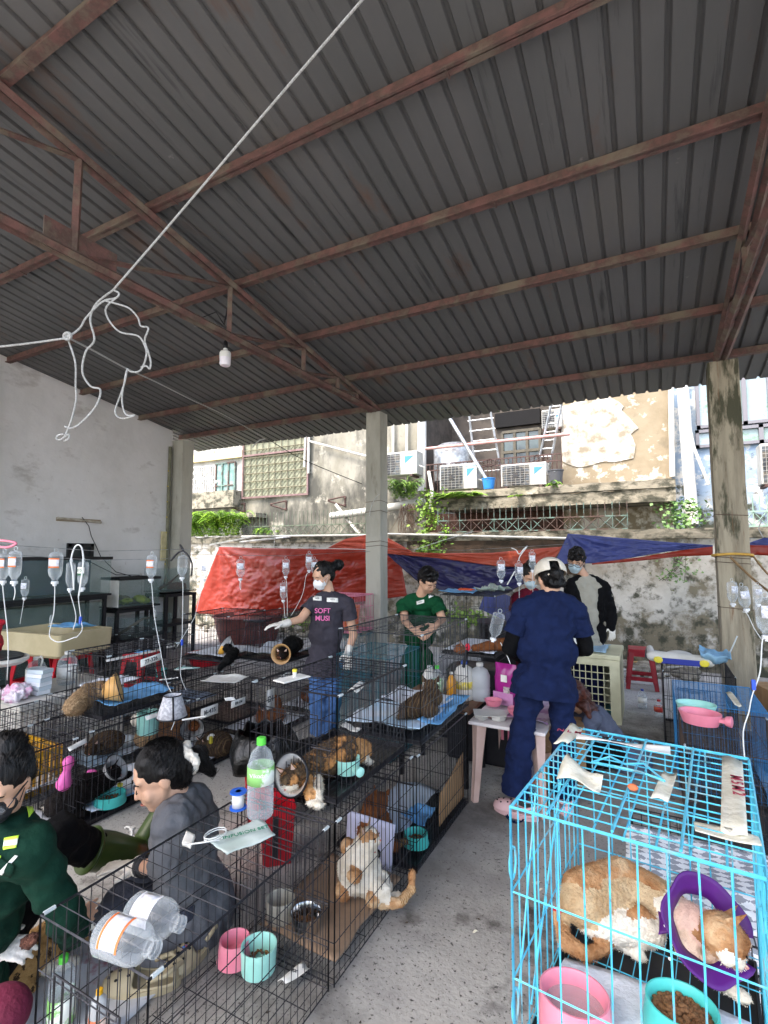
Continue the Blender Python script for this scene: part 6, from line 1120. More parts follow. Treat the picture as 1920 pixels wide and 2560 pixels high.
# near floor: treated cat pad, bottles, clogs, pump bottle
m_clog = mat('beige_clog', 'b8aa8a', 'ab9d7d', 5, .55); m_hole = mat('clog_hole', '1d1a17', rough=.8)
def clog(label, loc, rz, m, s=1., dec=True, grp=None):
    t = thing('clog', label, 'shoe', loc, rz, grp); c = V(loc)
    P = lambda x, y, z_: parent_matrix(t) @ V((x * s, y * s, z_ * s))
    me = MB(); secs = [(-.125, .02, .012), (-.115, .038, .05), (-.08, .042, .055), (-.03, .045, .05), (.02, .052, .062), (.07, .056, .058), (.11, .05, .045), (.135, .02, .03)]
    rings = []
    for x, w, h in secs: rings.append([V((x, w * cos(a_), max(.0, h * sin(a_) if sin(a_) > 0 else .012 * sin(a_) + .012)) if True else 0) * s for a_ in [2 * pi * k / 16 for k in range(16)]])
    for r_ in rings: me.v += r_
    for i in range(len(rings) - 1):
        for k in range(16):
            if i in (1, 2, 3) and 1 <= k <= 6: continue
            me.f.append((i * 16 + k, i * 16 + (k + 1) % 16, i * 16 + 16 + (k + 1) % 16, i * 16 + 16 + k)); me.m.append(0)
    me.f.append(tuple(range(16))); me.f.append(tuple(range(112, 128))); me.m += [0, 0]; me.build('upper', m, t, smooth=True, solid=.006 * s, sub=1)
    b = MB(); n = 20; prof_ = [(.135 * cos(a_), (.056 + .006 * cos(a_)) * sin(a_)) for a_ in [2 * pi * k / n for k in range(n)]]; b.v = [V((x * s, y * s, z_ * s)) for z_ in (-.012, .014) for x, y in prof_]
    for k in range(n): b.f.append((k, (k + 1) % n, n + (k + 1) % n, n + k)); b.m.append(0)
    b.f += [tuple(range(n))[::-1], tuple(range(n, 2 * n))]; b.m += [0, 0]; b.build('sole', m, t, smooth=True, ang=40)
    b = MB(); b.tube([V((-.03, .05, .045)) * s, V((-.09, .05, .06)) * s, V((-.135, 0, .062)) * s, V((-.09, -.05, .06)) * s, V((-.03, -.05, .045)) * s], .009 * s, 6); b.build('heel_strap', m, t, smooth=True)
    if dec:
        for x, y in ((.04, .025), (.04, -.025), (.075, 0), (.08, .03), (.08, -.03), (.11, .012), (.11, -.015), (.03, 0)):
            z_ = .062 * sqrt(max(.05, 1 - (y / .056) ** 2)) * (1 - max(0, x - .06) * 5.); b = MB(); b.ball(V((x, y, z_)) * s, (.006 * s, .006 * s, .0035 * s), 8); b.build('vent_hole', m_hole, t)
    return t
clog('beige clog with dark vent holes under the near cage, the front one', tuple(G(355, 2462, .015)), YAW + pi + .15, m_clog, 1.05, grp=None); cl2 = clog('beige clog with a colourful charm standing behind the front one', tuple(G(478, 2385, .015)), YAW - pi / 2 - .35, m_clog, 1.0)
b = MB(); b.ball(V((.05, .01, .062)), (.014, .012, .006), 8); b.build('charm', mat('charm_paint', 'd8604a', '4a7ac8', 40, .4, lo=.48, hi=.52), cl2)
t = pad('blood stained white pad on the ground under the treated cat', -2.35, -1.68, .98, 1.5, .004, mat('stained_pad', 'cfd0d2', 'bcbec2', 5, .85, bump=.3), 51, .008, .0); overlay(MATS['stained_pad'], '9c4a58', 6, .58, .68)
jug('clear bottle with green cap and green label beside the treated cat', (-1.86, 1.13, .006), .042, .24, m_clear2, mat('lime_cap2', '5cd048'), (.12, .5), labm=mat('green_white_label', '8fc874'), liquid=.5, name='saline_bottle', cat='bottle')
jug('small white medicine bottle with yellow nozzle cap beside the treated cat', (-1.70, 1.16, .006), .03, .17, mat('milky_plastic', 'dddfe0'), mat('amber_cap', 'e0a820', rough=.4), (.2, .55), labm=mat('orange_brown_label', 'c86a3c', 'e8e0d4', 14, .5), name='iodine_bottle', cat='bottle')
t = thing('pump_bottle', 'white round pump bottle on the floor beside the green boot', 'bottle', G(328, 2150, .0)); b = MB(); b.lathe([(0, 0), (.035, 0), (.043, .02), (.04, .07), (.022, .09), (.022, .1)], n=20); b.build('bottle_shell', m_white, t, smooth=True, ang=60); b = MB(); b.lathe([(.024, .1), (.024, .125), (.008, .127), (.008, .155), (.014, .157), (.014, .17), (0, .171)], n=14); b.tube([(0, 0, .164), (-.035, -.01, .168), (-.045, -.012, .158)], .005, 6); b.build('pump', m_white, t, smooth=True, ang=40)
# ================================================================ people
m_skin = mat('warm_skin', 'c2967c', 'cda488', 7, .5, bump=.05, bsc=200, spec=.4, lo=.3, hi=.7); m_hair = mat('black_hair', '080707', '100d0d', 30, .5, bump=.6, bsc=60, stretch=(1, 1, .2), spec=.35); m_hairb = mat('auburn_brown_hair', '3a1c14', '5c2e20', 30, .42, bump=.5, bsc=40, stretch=(1, 1, .2))
m_glove = mat('latex_glove', 'e2dcd2', 'd4cdc2', 9, .5, bump=.35, bsc=45); m_lip = mat('lip_skin', '96584c', rough=.45); m_eye = mat('eye_dark', '14100e', rough=.25); m_sclera = mat('eye_white', 'd8d4cf', rough=.3); m_maskw = mat('white_mask_cloth', 'e8e8e8', 'dadada', 12, .8, bump=.3, bsc=30); m_maskb = mat('pale_blue_mask', 'b4c8ce', 'a8bcc4', 12, .8); m_maskk = mat('black_mask_cloth', '1c1d22', '27282e', 9, .7, bump=.3)
def cloth_m(n, a, b_, c3=None, sc=7.): return mat(n, a, b_, sc, .9, bump=.9, bsc=10, c3=c3, spec=.2)
def basis(r, f, u): return Matrix((r, f, u)).transposed()
def headset(c, f, u, scale=1.):
    f = f.normalized(); u = (u - f * u.dot(f)).normalized(); r = f.cross(u).normalized(); R = basis(r, f, u); s = scale
    P = [('e', c + (u * .022 - f * .012) * s, (.073 * s, .09 * s, .098 * s), R, 0), ('e', c + (-u * .04 + f * .022) * s, (.060 * s, .062 * s, .066 * s), R, 0), ('e', c + (-u * .085 + f * .045) * s, (.034 * s, .03 * s, .024 * s), R, 0),
         ('c', c + (f * .078 + u * .012) * s, c + (f * .091 - u * .024) * s, .006 * s, .0105 * s, 0), ('c', c + (f * .064 + u * .03 - r * .032) * s, c + (f * .064 + u * .03 + r * .032) * s, .014 * s, .014 * s, 0), ('c', c + (f * .074 - u * .056 - r * .012) * s, c + (f * .074 - u * .056 + r * .012) * s, .009 * s, .009 * s, 0)]
    for k in (-1, 1):
        P += [('e', c + (r * k * .036 - u * .03 + f * .052) * s, (.024 * s, .024 * s, .026 * s), R, 0), ('e', c + (r * k * .073 - u * .006 - f * .008) * s, (.009 * s, .019 * s, .030 * s), R, 0), ('c', c + (r * k * .05 - u * .03 + f * .0) * s, c + (r * k * .03 - u * .085 + f * .035) * s, .02 * s, .016 * s, 0)]
    return P, r, f, u
def face_parts(t, c, r, f, u, s=1., eyes=True, mouth=True, closed=True):
    if eyes:
        for k in (-1, 1):
            e = c + (r * k * .031 + f * .0835 + u * .004) * s; b = MB()
            if closed: b.tube([e + (r * x * .015 + u * (-.003 + .005 * x * x) + f * (.003 - .004 * x * x)) * s for x in (-1, -.5, 0, .5, 1)], [.0012 * s, .0022 * s, .0026 * s, .0022 * s, .0012 * s], 6); b.build('eyelashes', m_eye, t, True, True)
            else: b.ball(e - f * .003 * s, (.013 * s, .006 * s, .006 * s), 10, 0, basis(r, f, u)); b.build('eye', m_eye, t, True, True)
            b = MB(); b.tube([c + (r * k * x + u * y + f * z_) * s for x, y, z_ in ((.016, .027, .083), (.03, .031, .081), (.046, .026, .071))], [.0022 * s, .003 * s, .0015 * s], 6); b.build('eyebrow', m_hair, t, True, True)
    if mouth: b = MB(); b.tube([c + (r * x * .019 - u * (.056 + .003 * x * x) + f * (.0865 - .007 * x * x)) * s for x in (-1, -.5, 0, .5, 1)], [.0015 * s, .0035 * s, .004 * s, .0035 * s, .0015 * s], 8, flat=.8); b.build('lips', m_lip, t, True, True)
def hand_prims(w, d, n, side, curl=.35, s=1., mi=0, spread=.12):
    d = d.normalized(); n = (n - d * n.dot(d)).normalized(); sd = d.cross(n).normalized() * side; R = basis(sd, n, d)
    P = [('e', w + d * .045 * s, (.037 * s, .016 * s, .05 * s), R, mi), ('c', w - d * .02 * s, w + d * .02 * s, .025 * s, .026 * s, mi)]
    for off, L_ in ((.027, .068), (.009, .076), (-.009, .07), (-.026, .054)):
        b0 = w + d * .082 * s + sd * off * s; dd = (d + sd * off * spread * 30).normalized()
        for k, (seg, r0, r1) in enumerate(((.42, .0095, .0088), (.32, .0088, .0082), (.26, .0082, .0068))):
            q = Matrix.Rotation(-curl * (k + .6), 3, sd * side) if True else None
            e = (Matrix.Rotation(curl * (k + .6) * side, 3, sd) @ dd).normalized(); e2 = (Matrix.Rotation(-curl * (k + .6) * side, 3, sd) @ dd).normalized()
            if e2.dot(n) < e.dot(n): e = e2
            b1 = b0 + e * L_ * seg * s; P.append(('c', b0, b1, r0 * s, r1 * s, mi)); b0 = b1
    b0 = w + d * .018 * s + sd * .026 * s; e = (d * .55 + sd * .8 - n * .25).normalized(); b1 = b0 + e * .04 * s; e2 = (d * .85 + sd * .35 - n * .35).normalized(); P += [('c', b0, b1, .0135 * s, .0105 * s, mi), ('c', b1, b1 + e2 * .03 * s, .0105 * s, .008 * s, mi)]
    return P
def torso(N, P_, shL, shR, inf=0., mi=0, waist=1., hips=True, chest=1.):
    r = (shR - shL).normalized(); u = (N - P_).normalized(); f = u.cross(r).normalized(); r = f.cross(u); R = basis(r, f, u); w = (shR - shL).length / 2; i = inf
    o = [('e', P_.lerp(N, .68), ((w * .93 + i) * chest, .098 + i, .2), R, mi), ('e', P_.lerp(N, .38), ((w * .78) * waist + i, .09 + i, .17), R, mi), ('c', shL, shR, .05 + i, .05 + i, mi), ('c', N, shL, .052 + i * .9, .05 + i, mi), ('c', N, shR, .052 + i * .9, .05 + i, mi)]
    if hips: o.append(('e', P_, (w * .86 + i, .105 + i, .12), R, mi))
    return o, R
SH = {}
def person(label, J, shirt, pants=None, gloves=(), sleeve=.5, vox=.009, shoes=None, face=True, mask=None, closed=True, eyes=True, inf=.02, long_sleeve=None, undersleeve=None, hemdrop=.12, waist=1.18, hs=1., grp=None, sv=.012, hands=True, palm=None, fold=.015):
    base = V((J['P'].x, J['P'].y, 0)); t = thing('person', label, 'person', base, 0, grp)
    HP, r, f, u = headset(J['H'], J['f'], J['u'], hs); N = J['N']; T, R = torso(N, J['P'], J['shL'], J['shR'], -.016)
    body = HP + [('c', J['H'] - u * .05 * hs - f * .015, N + (N - J['P']).normalized() * .02, .052, .05, 0)] + T
    for s in 'LR':
        if 'el' + s in J:
            body += [('c', J['sh' + s], J['el' + s], .043, .036, 0), ('c', J['el' + s], J['wr' + s], .036, .025, 0)]
            if s not in gloves and hands: d = J.get('hd' + s, (J['wr' + s] - J['el' + s])); body += hand_prims(J['wr' + s] + d.normalized() * .01, d, J.get('hn' + s, -FWD), 1 if s == 'R' else -1, .3)
        if 'kn' + s in J: body += [('c', J['hip' + s], J['kn' + s], .07, .05, 0), ('c', J['kn' + s], J['an' + s], .05, .035, 0)]
    blob('body', body, m_skin, t, vox, 3)
    face_parts(t, J['H'], r, f, u, hs, eyes, mask is None, closed)
    # clothes
    S, R2 = torso(N + (J['P'] - N).normalized() * .012, J['P'], J['shL'], J['shR'], inf - .006, 0, waist); hem = (J['P'] - N).normalized() * hemdrop; w = (J['shR'] - J['shL']).length / 2
    hl = hem.length + .05; S.append(('e', J['P'] + hem * .9, (w * .9 * waist + inf * .5, .152 + inf * .6, .2), R2, 0)); cuts = [(J['P'] + hem, hem.normalized(), 9)] if sleeve <= 1 else []
    for s in 'LR':
        if 'el' + s in J:
            a, e, wr = J['sh' + s], J['el' + s], J['wr' + s]
            if sleeve <= 1: blob('sleeve', [('c', a + (e - a) * .05, a.lerp(e, sleeve + .3), .064, .078, 0)], shirt, t, .011, 3, disp=fold * .7, dscale=.06, cuts=[(a.lerp(e, sleeve), (e - a).normalized(), 9)])
            else: S += [('c', a, e, .062, .055, 0), ('c', e, e.lerp(wr, sleeve - 1), .055, .043, 0)]
    t_shirt = blob('shirt', S, shirt, t, sv, 4, disp=fold, dscale=.075, cuts=cuts); SH[label] = t_shirt
    if undersleeve:
        for s in 'LR':
            if 'el' + s in J: blob('long_sleeve', [('c', J['sh' + s].lerp(J['el' + s], .3), J['el' + s], .05, .048, 0), ('c', J['el' + s], J['wr' + s], .048, .034, 0)], undersleeve, t, .01, 3, disp=.006, dscale=.05)
    if pants:
        Pn = [('e', J['P'], (w * .8, .1, .13), R2, 0)]; pc = [(J['P'] - hem * .1, -hem.normalized(), 9)] if sleeve <= 1 else []
        for s in 'LR':
            if 'kn' + s in J: Pn += [('c', J['hip' + s], J['kn' + s], .086, .078, 0), ('c', J['kn' + s], J['an' + s] + (J['an' + s] - J['kn' + s]).normalized() * .07, .078, .078 if shoes != 'boot' else .06, 0)]; pc.append((J['an' + s], (J['an' + s] - J['kn' + s]).normalized(), .13))
        blob('trousers', Pn, pants, t, sv, 4, disp=fold * 1.2, dscale=.08, cuts=pc if shoes != 'boot' else ())
    for s in gloves:
        d = J.get('hd' + s, (J['wr' + s] - J['el' + s])); wr = J['wr' + s]; el = J['el' + s]; a = (el - wr).normalized()
        blob('glove', hand_prims(wr, d, J.get('hn' + s, -FWD), 1 if s == 'R' else -1, J.get('curl' + s, .3)) + [('c', wr, wr + a * .045, .03, .034, 0)], m_glove, t, .0045, 2, disp=.002, dscale=.012)
    if mask:
        blob('face_mask', [('e', J['H'] + (-u * .042 + f * .042) * hs, (.061 * hs, .066 * hs, .05 * hs), basis(r, f, u), 0), ('e', J['H'] + (-u * .075 + f * .05) * hs, (.045 * hs, .045 * hs, .03 * hs), basis(r, f, u), 0), ('c', J['H'] + (f * .082 + u * .0) * hs, J['H'] + (f * .1 - u * .03) * hs, .011 * hs, .015 * hs, 0)], mask, t, .007, 2, disp=.004, dscale=.03)
        for k in (-1, 1): b = MB(); b.tube([J['H'] + (r * k * .055 - u * .015 + f * .05) * hs, J['H'] + (r * k * .078 + u * .008 - f * .0) * hs, J['H'] + (r * k * .06 - u * .055 + f * .03) * hs], .0016, 5); b.build('ear_loop', mask, t, True, True)
    return t, r, f, u
def furblades(t, o, n, L_, seed=1, name='fur_tufts', dirv=None, wd=.0011, skip=None):
    """short hairs standing on the coat, one mesh"""
    me = o.data; random.seed(seed); me.calc_loop_triangles(); b = MB(); P = me.polygons; wts = [p.area for p in P]; base_ = parent_matrix(t).translation; pick = random.choices(range(len(P)), wts, k=n)
    for i in pick:
        p = P[i]; c = p.center + V((random.uniform(-1, 1), random.uniform(-1, 1), random.uniform(-1, 1))) * .003; nn = p.normal
        if skip is not None and nn.dot(skip) > .3: continue
        tg = nn.cross(V((.3, .2, 1))).normalized(); d_ = (nn * .35 + tg * random.uniform(.2, .9) + V((0, 0, -.25)) + V((random.uniform(-.3, .3),) * 3)).normalized(); s = d_.cross(nn).normalized() * .0011
        if dirv is not None:
            dv = (dirv - base_ - c); dv = dv.normalized() if dv.length > .02 else V((0, 0, -1)); d_ = dv - nn * dv.dot(nn); d_ = (d_.normalized() + nn * random.uniform(-.05, .08) + V([random.gauss(0, .09) for _ in range(3)])).normalized(); s = d_.cross(nn).normalized() * wd
            b.add([c - s, c + s, c + d_ * L_ * .5 + nn * .0015 + s * .7, c + d_ * L_ * random.uniform(.7, 1.2)], [(0, 1, 2), (0, 2, 3)], p.material_index); continue
        b.add([c - s, c + s, c + d_ * L_ * random.uniform(.6, 1.3)], [(0, 1, 2)], p.material_index)
    q = b.build(name, [m_ for m_ in me.materials], t); q['kind'] = 'stuff'; q.parent = o; return q
def hair(t, c, r, f, u, extra, m=None, s=1., fringe=0., vox=.008, big=0., disp=.006, strands=1200):
    P = [('e', c + (u * .036 - f * .024) * s, (.080 * s + big, .093 * s + big, .092 * s + big), basis(r, f, u), 0), ('e', c + (-u * .01 - f * .05) * s, (.072 * s + big, .06 * s + big, .075 * s), basis(r, f, u), 0)]
    if fringe: P += [('e', c + (u * .085 + f * .045) * s, (.06 * s, .042 * s, .03 * s + fringe), basis(r, f, u), 0)]
    o = blob('hair', P + extra, m or m_hair, t, vox, 3, disp=disp, dscale=.03)
    if strands: furblades(t, o, strands, .032, 5, 'hair_strands', (c - f * .13 * s + u * .1 * s) if not m else None, .0009, f)
    return o
def specs(t, c, r, f, u, s=1.):
    b = MB()
    for k in (-1, 1):
        e = c + (r * k * .034 + f * .098 + u * .002) * s; b.tube([e + (r * .026 * cos(a_) + u * .019 * sin(a_)) * s for a_ in [i * pi / 7 for i in range(14)]], .0022 * s, 5, closed=True); b.tube([e + r * k * .026 * s, c + (r * k * .078 + u * .008) * s], .002 * s, 5)
    b.tube([c + (-r * .009 + f * .1) * s, c + (r * .009 + f * .1) * s], .002 * s, 5); b.build('glasses_frame', m_black, t, True, True)
    for k in (-1, 1): b = MB(); e = c + (r * k * .034 + f * .098 + u * .002) * s; b.lathe([(.024 * s, 0), (0, .001)], e, f, n=16); b.build('lens', mat('glasses_lens', 'b4bcc4', rough=.03, alpha=.1, spec=.8), t, world=True)
# --- woman in grey T-shirt and jeans
d = 4.4; J = dict(H=W(806, 1440, d), f=(RGT * -.62 - FWD * .62 - UP * .42), u=(UP * .92 - FWD * .25 - RGT * .2), N=W(822, 1487, d + .03), P=W(812, 1635, d + .05), shL=W(780, 1512, d - .02), shR=W(868, 1510, d + .02),
    elL=W(752, 1548, d - .1), wrL=W(708, 1560, d - .2), hdL=W(650, 1566, d - .25) - W(708, 1560, d - .2), hnL=UP, elR=W(884, 1588, d + .05), wrR=W(869, 1632, d - .02), hdR=V((0, 0, -1)), hnR=FWD * -1, hipL=W(795, 1660, d + .03), hipR=W(835, 1660, d + .06), knL=W(795, 1748, d), knR=W(832, 1752, d + .05), anL=W(800, 1832, d + .05), anR=W(818, 1838, d + .05))
m_gt = cloth_m('charcoal_tshirt', '3f3c44', '38353c', '4a4750'); t, r, f, u = person('woman with a hair bun in grey T-shirt and blue jeans reaching out left', J, m_gt, cloth_m('blue_denim', '4a6a98', '3f5c88', '6886b0', 14), 'LR', .48, mask=m_maskw, closed=True, hemdrop=.16, waist=1.2)
hair(t, J['H'], r, f, u, [('e', W(846, 1412, 4.5), (.052, .05, .048), None, 0), ('c', W(846, 1412, 4.5), J['H'] + u * .03 - f * .05, .04, .05, 0), ('e', J['H'] - f * .07 - u * .03, (.055, .045, .06), None, 0)])
m_pkp = mat('pink_print', 'e070a8', rough=.6); ctr = W(806, 1545, d - .17); xd = (J['shR'] - J['shL']).normalized(); fr = torso(J['N'], J['P'], J['shL'], J['shR'])[1].col[1]
def chest(px, py, off=.135): return J['P'].lerp(J['N'], (1635 - py) / 148) + xd * ((px - 822 - (1487 - py) * 0) / 1) * .0035 - 0 * fr
ndir = -fr if fr.dot(FWD) > 0 else fr
for py_, tx in ((1527, 'SOFT'), (1545, 'MUSI')):
    h_, n_2 = hit(SH[t['label']], 807, py_); text_mesh(tx, .058, m_pkp, 'shirt_print', t, h_ + n_2 * .012, UP.cross(n_2), UP, .002)
o_ = SH[t['label']]
for x0, x1, y0, tx in ((783, 804, 1491, 'ASL'), (817, 845, 1495, 'ASTY')):
    tg_ = patch('name_tag', o_, m_paper, [(x0, y0 + 10), (x1, y0 + 11), (x1, y0), (x0, y0 - 1)], t); h_, n_2 = hit(o_, (x0 + x1) / 2, y0 + 5)
    if h_: text_mesh(tx, .022, m_ink, 'lettering', t, h_ + n_2 * .006, UP.cross(n_2), UP)
# --- man in green scrubs leaning
d = 4.72; m_gs = cloth_m('green_scrubs', '0f4a2c', '0b3f24', '155638'); J = dict(H=W(1070, 1452, d - .12), f=(RGT * .42 - FWD * .62 - UP * .62), u=(UP * .7 - FWD * .5 + RGT * .1), N=W(1052, 1492, d), P=W(1045, 1640, d + .35), shL=W(1008, 1512, d), shR=W(1092, 1508, d - .02), elL=W(1012, 1552, d - .1), wrL=W(1030, 1572, d - .22), elR=W(1106, 1548, d - .08), wrR=W(1092, 1562, d - .22), hdL=RGT * .8 - UP * .5 - FWD * .3, hdR=-RGT * .7 - UP * .6 - FWD * .2, hipL=W(1025, 1660, d + .35), hipR=W(1065, 1660, d + .35), knL=W(1022, 1740, d + .3), knR=W(1066, 1740, d + .3), anL=W(1022, 1820, d + .38), anR=W(1066, 1820, d + .38))
t, r, f, u = person('man in dark green scrubs leaning over the cages', J, m_gs, m_gs, '', .62, closed=True, hemdrop=.14); hair(t, J['H'], r, f, u, [('e', J['H'] + u * .09 + f * .01, (.075, .08, .035), None, 0)], fringe=.004, disp=.012)
xd = (J['shR'] - J['shL']).normalized(); ndir = -torso(J['N'], J['P'], J['shL'], J['shR'])[1].col[1]; ndir = ndir if ndir.dot(FWD) < 0 else -ndir; uu = (J['N'] - J['P']).normalized()
o_ = SH[t['label']]
for q_, tx in (([(1042, 1512), (1061, 1507), (1060, 1499), (1041, 1504)], 'KHANG'), ([(1072, 1496), (1086, 1490), (1084, 1483), (1071, 1488)], 'K.Vet')):
    patch('name_tag', o_, m_paper, q_, t); h_, n_2 = hit(o_, sum(a[0] for a in q_) / 4, sum(a[1] for a in q_) / 4)
    if h_: text_mesh(tx, .02, m_ink, 'lettering', t, h_ + n_2 * .006, UP.cross(n_2) + UP * .2, UP)
# --- woman in navy scrubs seen from behind
d = 3.3; m_nvy = cloth_m('navy_scrubs', '142042', '101a38', '1a284e'); J = dict(H=W(1376, 1450, d + .05), f=(FWD * .85 - UP * .35 + RGT * .02), u=(UP * .9 + FWD * .35), N=W(1375, 1496, d), P=W(1362, 1690, d - .02), shL=W(1308, 1524, d), shR=W(1442, 1528, d), elL=W(1272, 1622, d), wrL=W(1318, 1655, d + .22), elR=W(1466, 1622, d + .02), wrR=W(1425, 1630, d + .24), hipL=W(1325, 1720, d), hipR=W(1402, 1720, d), knL=W(1300, 1865, d - .02), knR=W(1408, 1860, d + .05), anL=W(1290, 1985, d - .04), anR=W(1412, 1985, d + .1))
t, r, f, u = person('woman in navy scrubs and pale baseball cap standing with her back turned', J, m_nvy, m_nvy, '', .62, closed=True, undersleeve=cloth_m('black_long_sleeve', '060608', '0a0a0c'), hemdrop=.12, waist=1.32, inf=.028, sv=.013, hands=False, fold=.022)
b = J['H']; hair(t, b, r, f, u, [('e', b - f * .122 - u * .005, (.04, .036, .042), None, 0), ('e', b - f * .085 - u * .055, (.058, .04, .03), None, 0), ('c', b - f * .09 - u * .04 + r * .06, b - f * .07 - u * .09 + r * .055, .012, .004, 0), ('c', b - f * .1 - u * .04 - r * .04, b - f * .09 - u * .085 - r * .03, .012, .004, 0)], s=.97)
m_cap = mat('cream_cap_cotton', 'd8d0c0', 'cbc3b2', 9, .85, bump=.3, bsc=60); bb = MB()
def capf(a_, v):
    th = 2 * pi * a_; ph = v * pi / 2 * 1.12; cut = 1 if not (abs(((th - 3 * pi / 2 + pi) % (2 * pi)) - pi) < .42 and v > .55) else 0
    return (r * .102 * cos(th) * sin(ph) + f * .122 * sin(th) * sin(ph) + u * (.1 * cos(ph))) + b + u * .045 - f * .014
bb.grid(capf, 40, 16); keep = [i for i, fc in enumerate(bb.f) if not (abs(((2 * pi * ((i // 16) + .5) / 40 - 3 * pi / 2 + pi) % (2 * pi)) - pi) < .36 and (i % 16) > 9)]
bb.f = [bb.f[i] for i in keep]; bb.m = [0] * len(bb.f); cp = bb.build('cap', m_cap, t, True, True, .004); q = MB(); q.grid(lambda x, y: b + u * (.045 - .02 * y - .012 * (2 * x - 1) ** 2) + r * (.07 * (2 * x - 1)) + f * (.085 + .075 * y * (1 - .35 * (2 * x - 1) ** 2)), 10, 6); q.build('cap_brim', m_cap, cp, True, True, .004)
rr_ = r.copy()
q = MB(); q.tube([b - f * .10 + u * .0 + r * .042 * -1, b - f * .105 - u * -.03, b - f * .10 + u * .0 + r * .042], .006, 6); q.build('cap_strap', m_cap, cp, True, True)
clog('left pink clog of the woman in navy scrubs', tuple(G(1290, 2030, .015)), pi / 2 + YAW + .95, mat('pink_clog', 'd8b4b4', 'cca4a4', 6, .5), 1.08); clog('right pink clog of the woman in navy scrubs, behind the cyan cage', tuple(G(1405, 2010, .015)), pi / 2 + YAW - .1, MATS['pink_clog'], 1.05)
# --- man in black jacket
d = 5.45; J = dict(H=W(1440, 1402, d), f=(RGT * -.45 - FWD * .7 - UP * .42), u=(UP * .9 - FWD * .3), N=W(1462, 1446, d + .02), P=W(1468, 1590, d + .05), shL=W(1428, 1465, d), shR=W(1507, 1466, d + .02), elL=W(1420, 1525, d), wrL=W(1430, 1575, d - .05), elR=W(1524, 1520, d + .03), wrR=W(1530, 1567, d - .02), hdR=V((0, 0, -1)), hipL=W(1450, 1610, d), hipR=W(1488, 1610, d + .03), knL=W(1450, 1700, d), knR=W(1490, 1700, d), anL=W(1450, 1760, d), anR=W(1490, 1760, d))
m_kj = cloth_m('black_bomber_jacket', '070709', '0c0c0f'); t, r, f, u = person('man with glasses and mask in an open black bomber jacket', J, cloth_m('cream_tshirt', 'a39f92', '979386'), cloth_m('navy_tracksuit', '151b3c', '1a2148'), 'R', .5, mask=m_maskb, hs=1.12, hemdrop=.2, fold=.008)
hair(t, J['H'], r, f, u, [('e', J['H'] + u * .10 + f * .015, (.085, .085, .045), None, 0), ('e', J['H'] + u * .07 + f * .07, (.07, .03, .028), None, 0)], s=1.12, disp=.02); specs(t, J['H'], r, f, u, 1.1)
T, R2 = torso(J['N'], J['P'], J['shL'], J['shR'], .028, waist=1.12); xr = R2.col[0]; ff = R2.col[1]; ff = ff if ff.dot(FWD) < 0 else -ff; jk = []
for k, sh in ((-1, 'shL'), (1, 'shR')):
    jk += [('e', J['P'].lerp(J['N'], .55) + xr * k * .13 - ff * .02, (.075, .135, .27), R2, 0), ('e', J['P'] + xr * k * .125 + UP * .02, (.075, .13, .13), R2, 0), ('c', J[sh], J['el' + sh[-1]], .075, .068, 0), ('c', J['el' + sh[-1]], J['wr' + sh[-1]], .066, .05, 0), ('c', J['N'] + xr * k * .07, J[sh], .05, .07, 0)]
jk += [('e', J['P'].lerp(J['N'], .5) - ff * .09, (.15, .06, .33), R2, 0)]
blob('jacket', jk, m_kj, t, .013, 4, disp=.016, dscale=.09); q = MB(); q.tube([J['hipR'] + RGT * .085 - FWD * .03, J['knR'] + RGT * .078, J['anR'] + RGT * .07], .006, 5); q.build('white_piping', m_paper, t, True, True)
# --- woman in maroon behind the cap
d = 5.0; J = dict(H=W(1326, 1440, d), f=(-FWD * .75 - UP * .55), u=(UP * .85 - FWD * .45), N=W(1326, 1478, d + .03), P=W(1328, 1620, d + .1), shL=W(1292, 1500, d), shR=W(1362, 1500, d), elL=W(1288, 1560, d - .02), wrL=W(1320, 1600, d - .15), elR=W(1368, 1560, d), wrR=W(1345, 1600, d - .15), hipL=W(1312, 1640, d), hipR=W(1345, 1640, d), knL=W(1312, 1720, d), knR=W(1345, 1720, d), anL=W(1312, 1785, d), anR=W(1345, 1785, d))
m_mr = cloth_m('maroon_scrubs', '5c1024', '50101f'); t, r, f, u = person('woman in maroon top and blue mask looking down behind the white cap', J, m_mr, m_mr, '', .5, mask=m_maskb, hs=1.05); hair(t, J['H'], r, f, u, [('e', J['H'] + u * .12 - f * .05, (.045, .045, .045), None, 0)], s=1.06)
# --- crouching person with brown hair in grey
d = 3.95; J = dict(H=W(1440, 1745, d - .02), f=(FWD * .3 - RGT * .6 - UP * .7), u=(UP * .6 - RGT * .4 + FWD * .3), N=W(1462, 1772, d), P=W(1545, 1872, d + .05), shL=W(1448, 1800, d + .12), shR=W(1482, 1798, d - .18), elL=W(1420, 1860, d + .1), wrL=W(1400, 1880, d - .1), elR=W(1440, 1870, d - .2), wrR=W(1400, 1885, d - .25), hipL=W(1535, 1890, d + .1), hipR=W(1535, 1890, d - .1), knL=W(1440, 1885, d + .05), knR=W(1440, 1892, d - .15), anL=W(1470, 1935, d - .05), anR=W(1465, 1940, d - .2))
t, r, f, u = person('crouching person with long brown hair and grey top behind navy scrubs', J, cloth_m('slate_grey_top', '5b6070', '52576a'), cloth_m('black_trousers', '08080a', '0e0e11'), '', 1.7, fold=.014); hair(t, J['H'], r, f, u, [('c', J['H'] + u * .03, W(1475, 1770, d - .15), .07, .05, 0), ('c', W(1475, 1770, d - .15), W(1500, 1795, d - .2), .05, .012, 0), ('c', W(1462, 1765, d - .17), W(1478, 1800, d - .22), .04, .01, 0)], m_hairb)
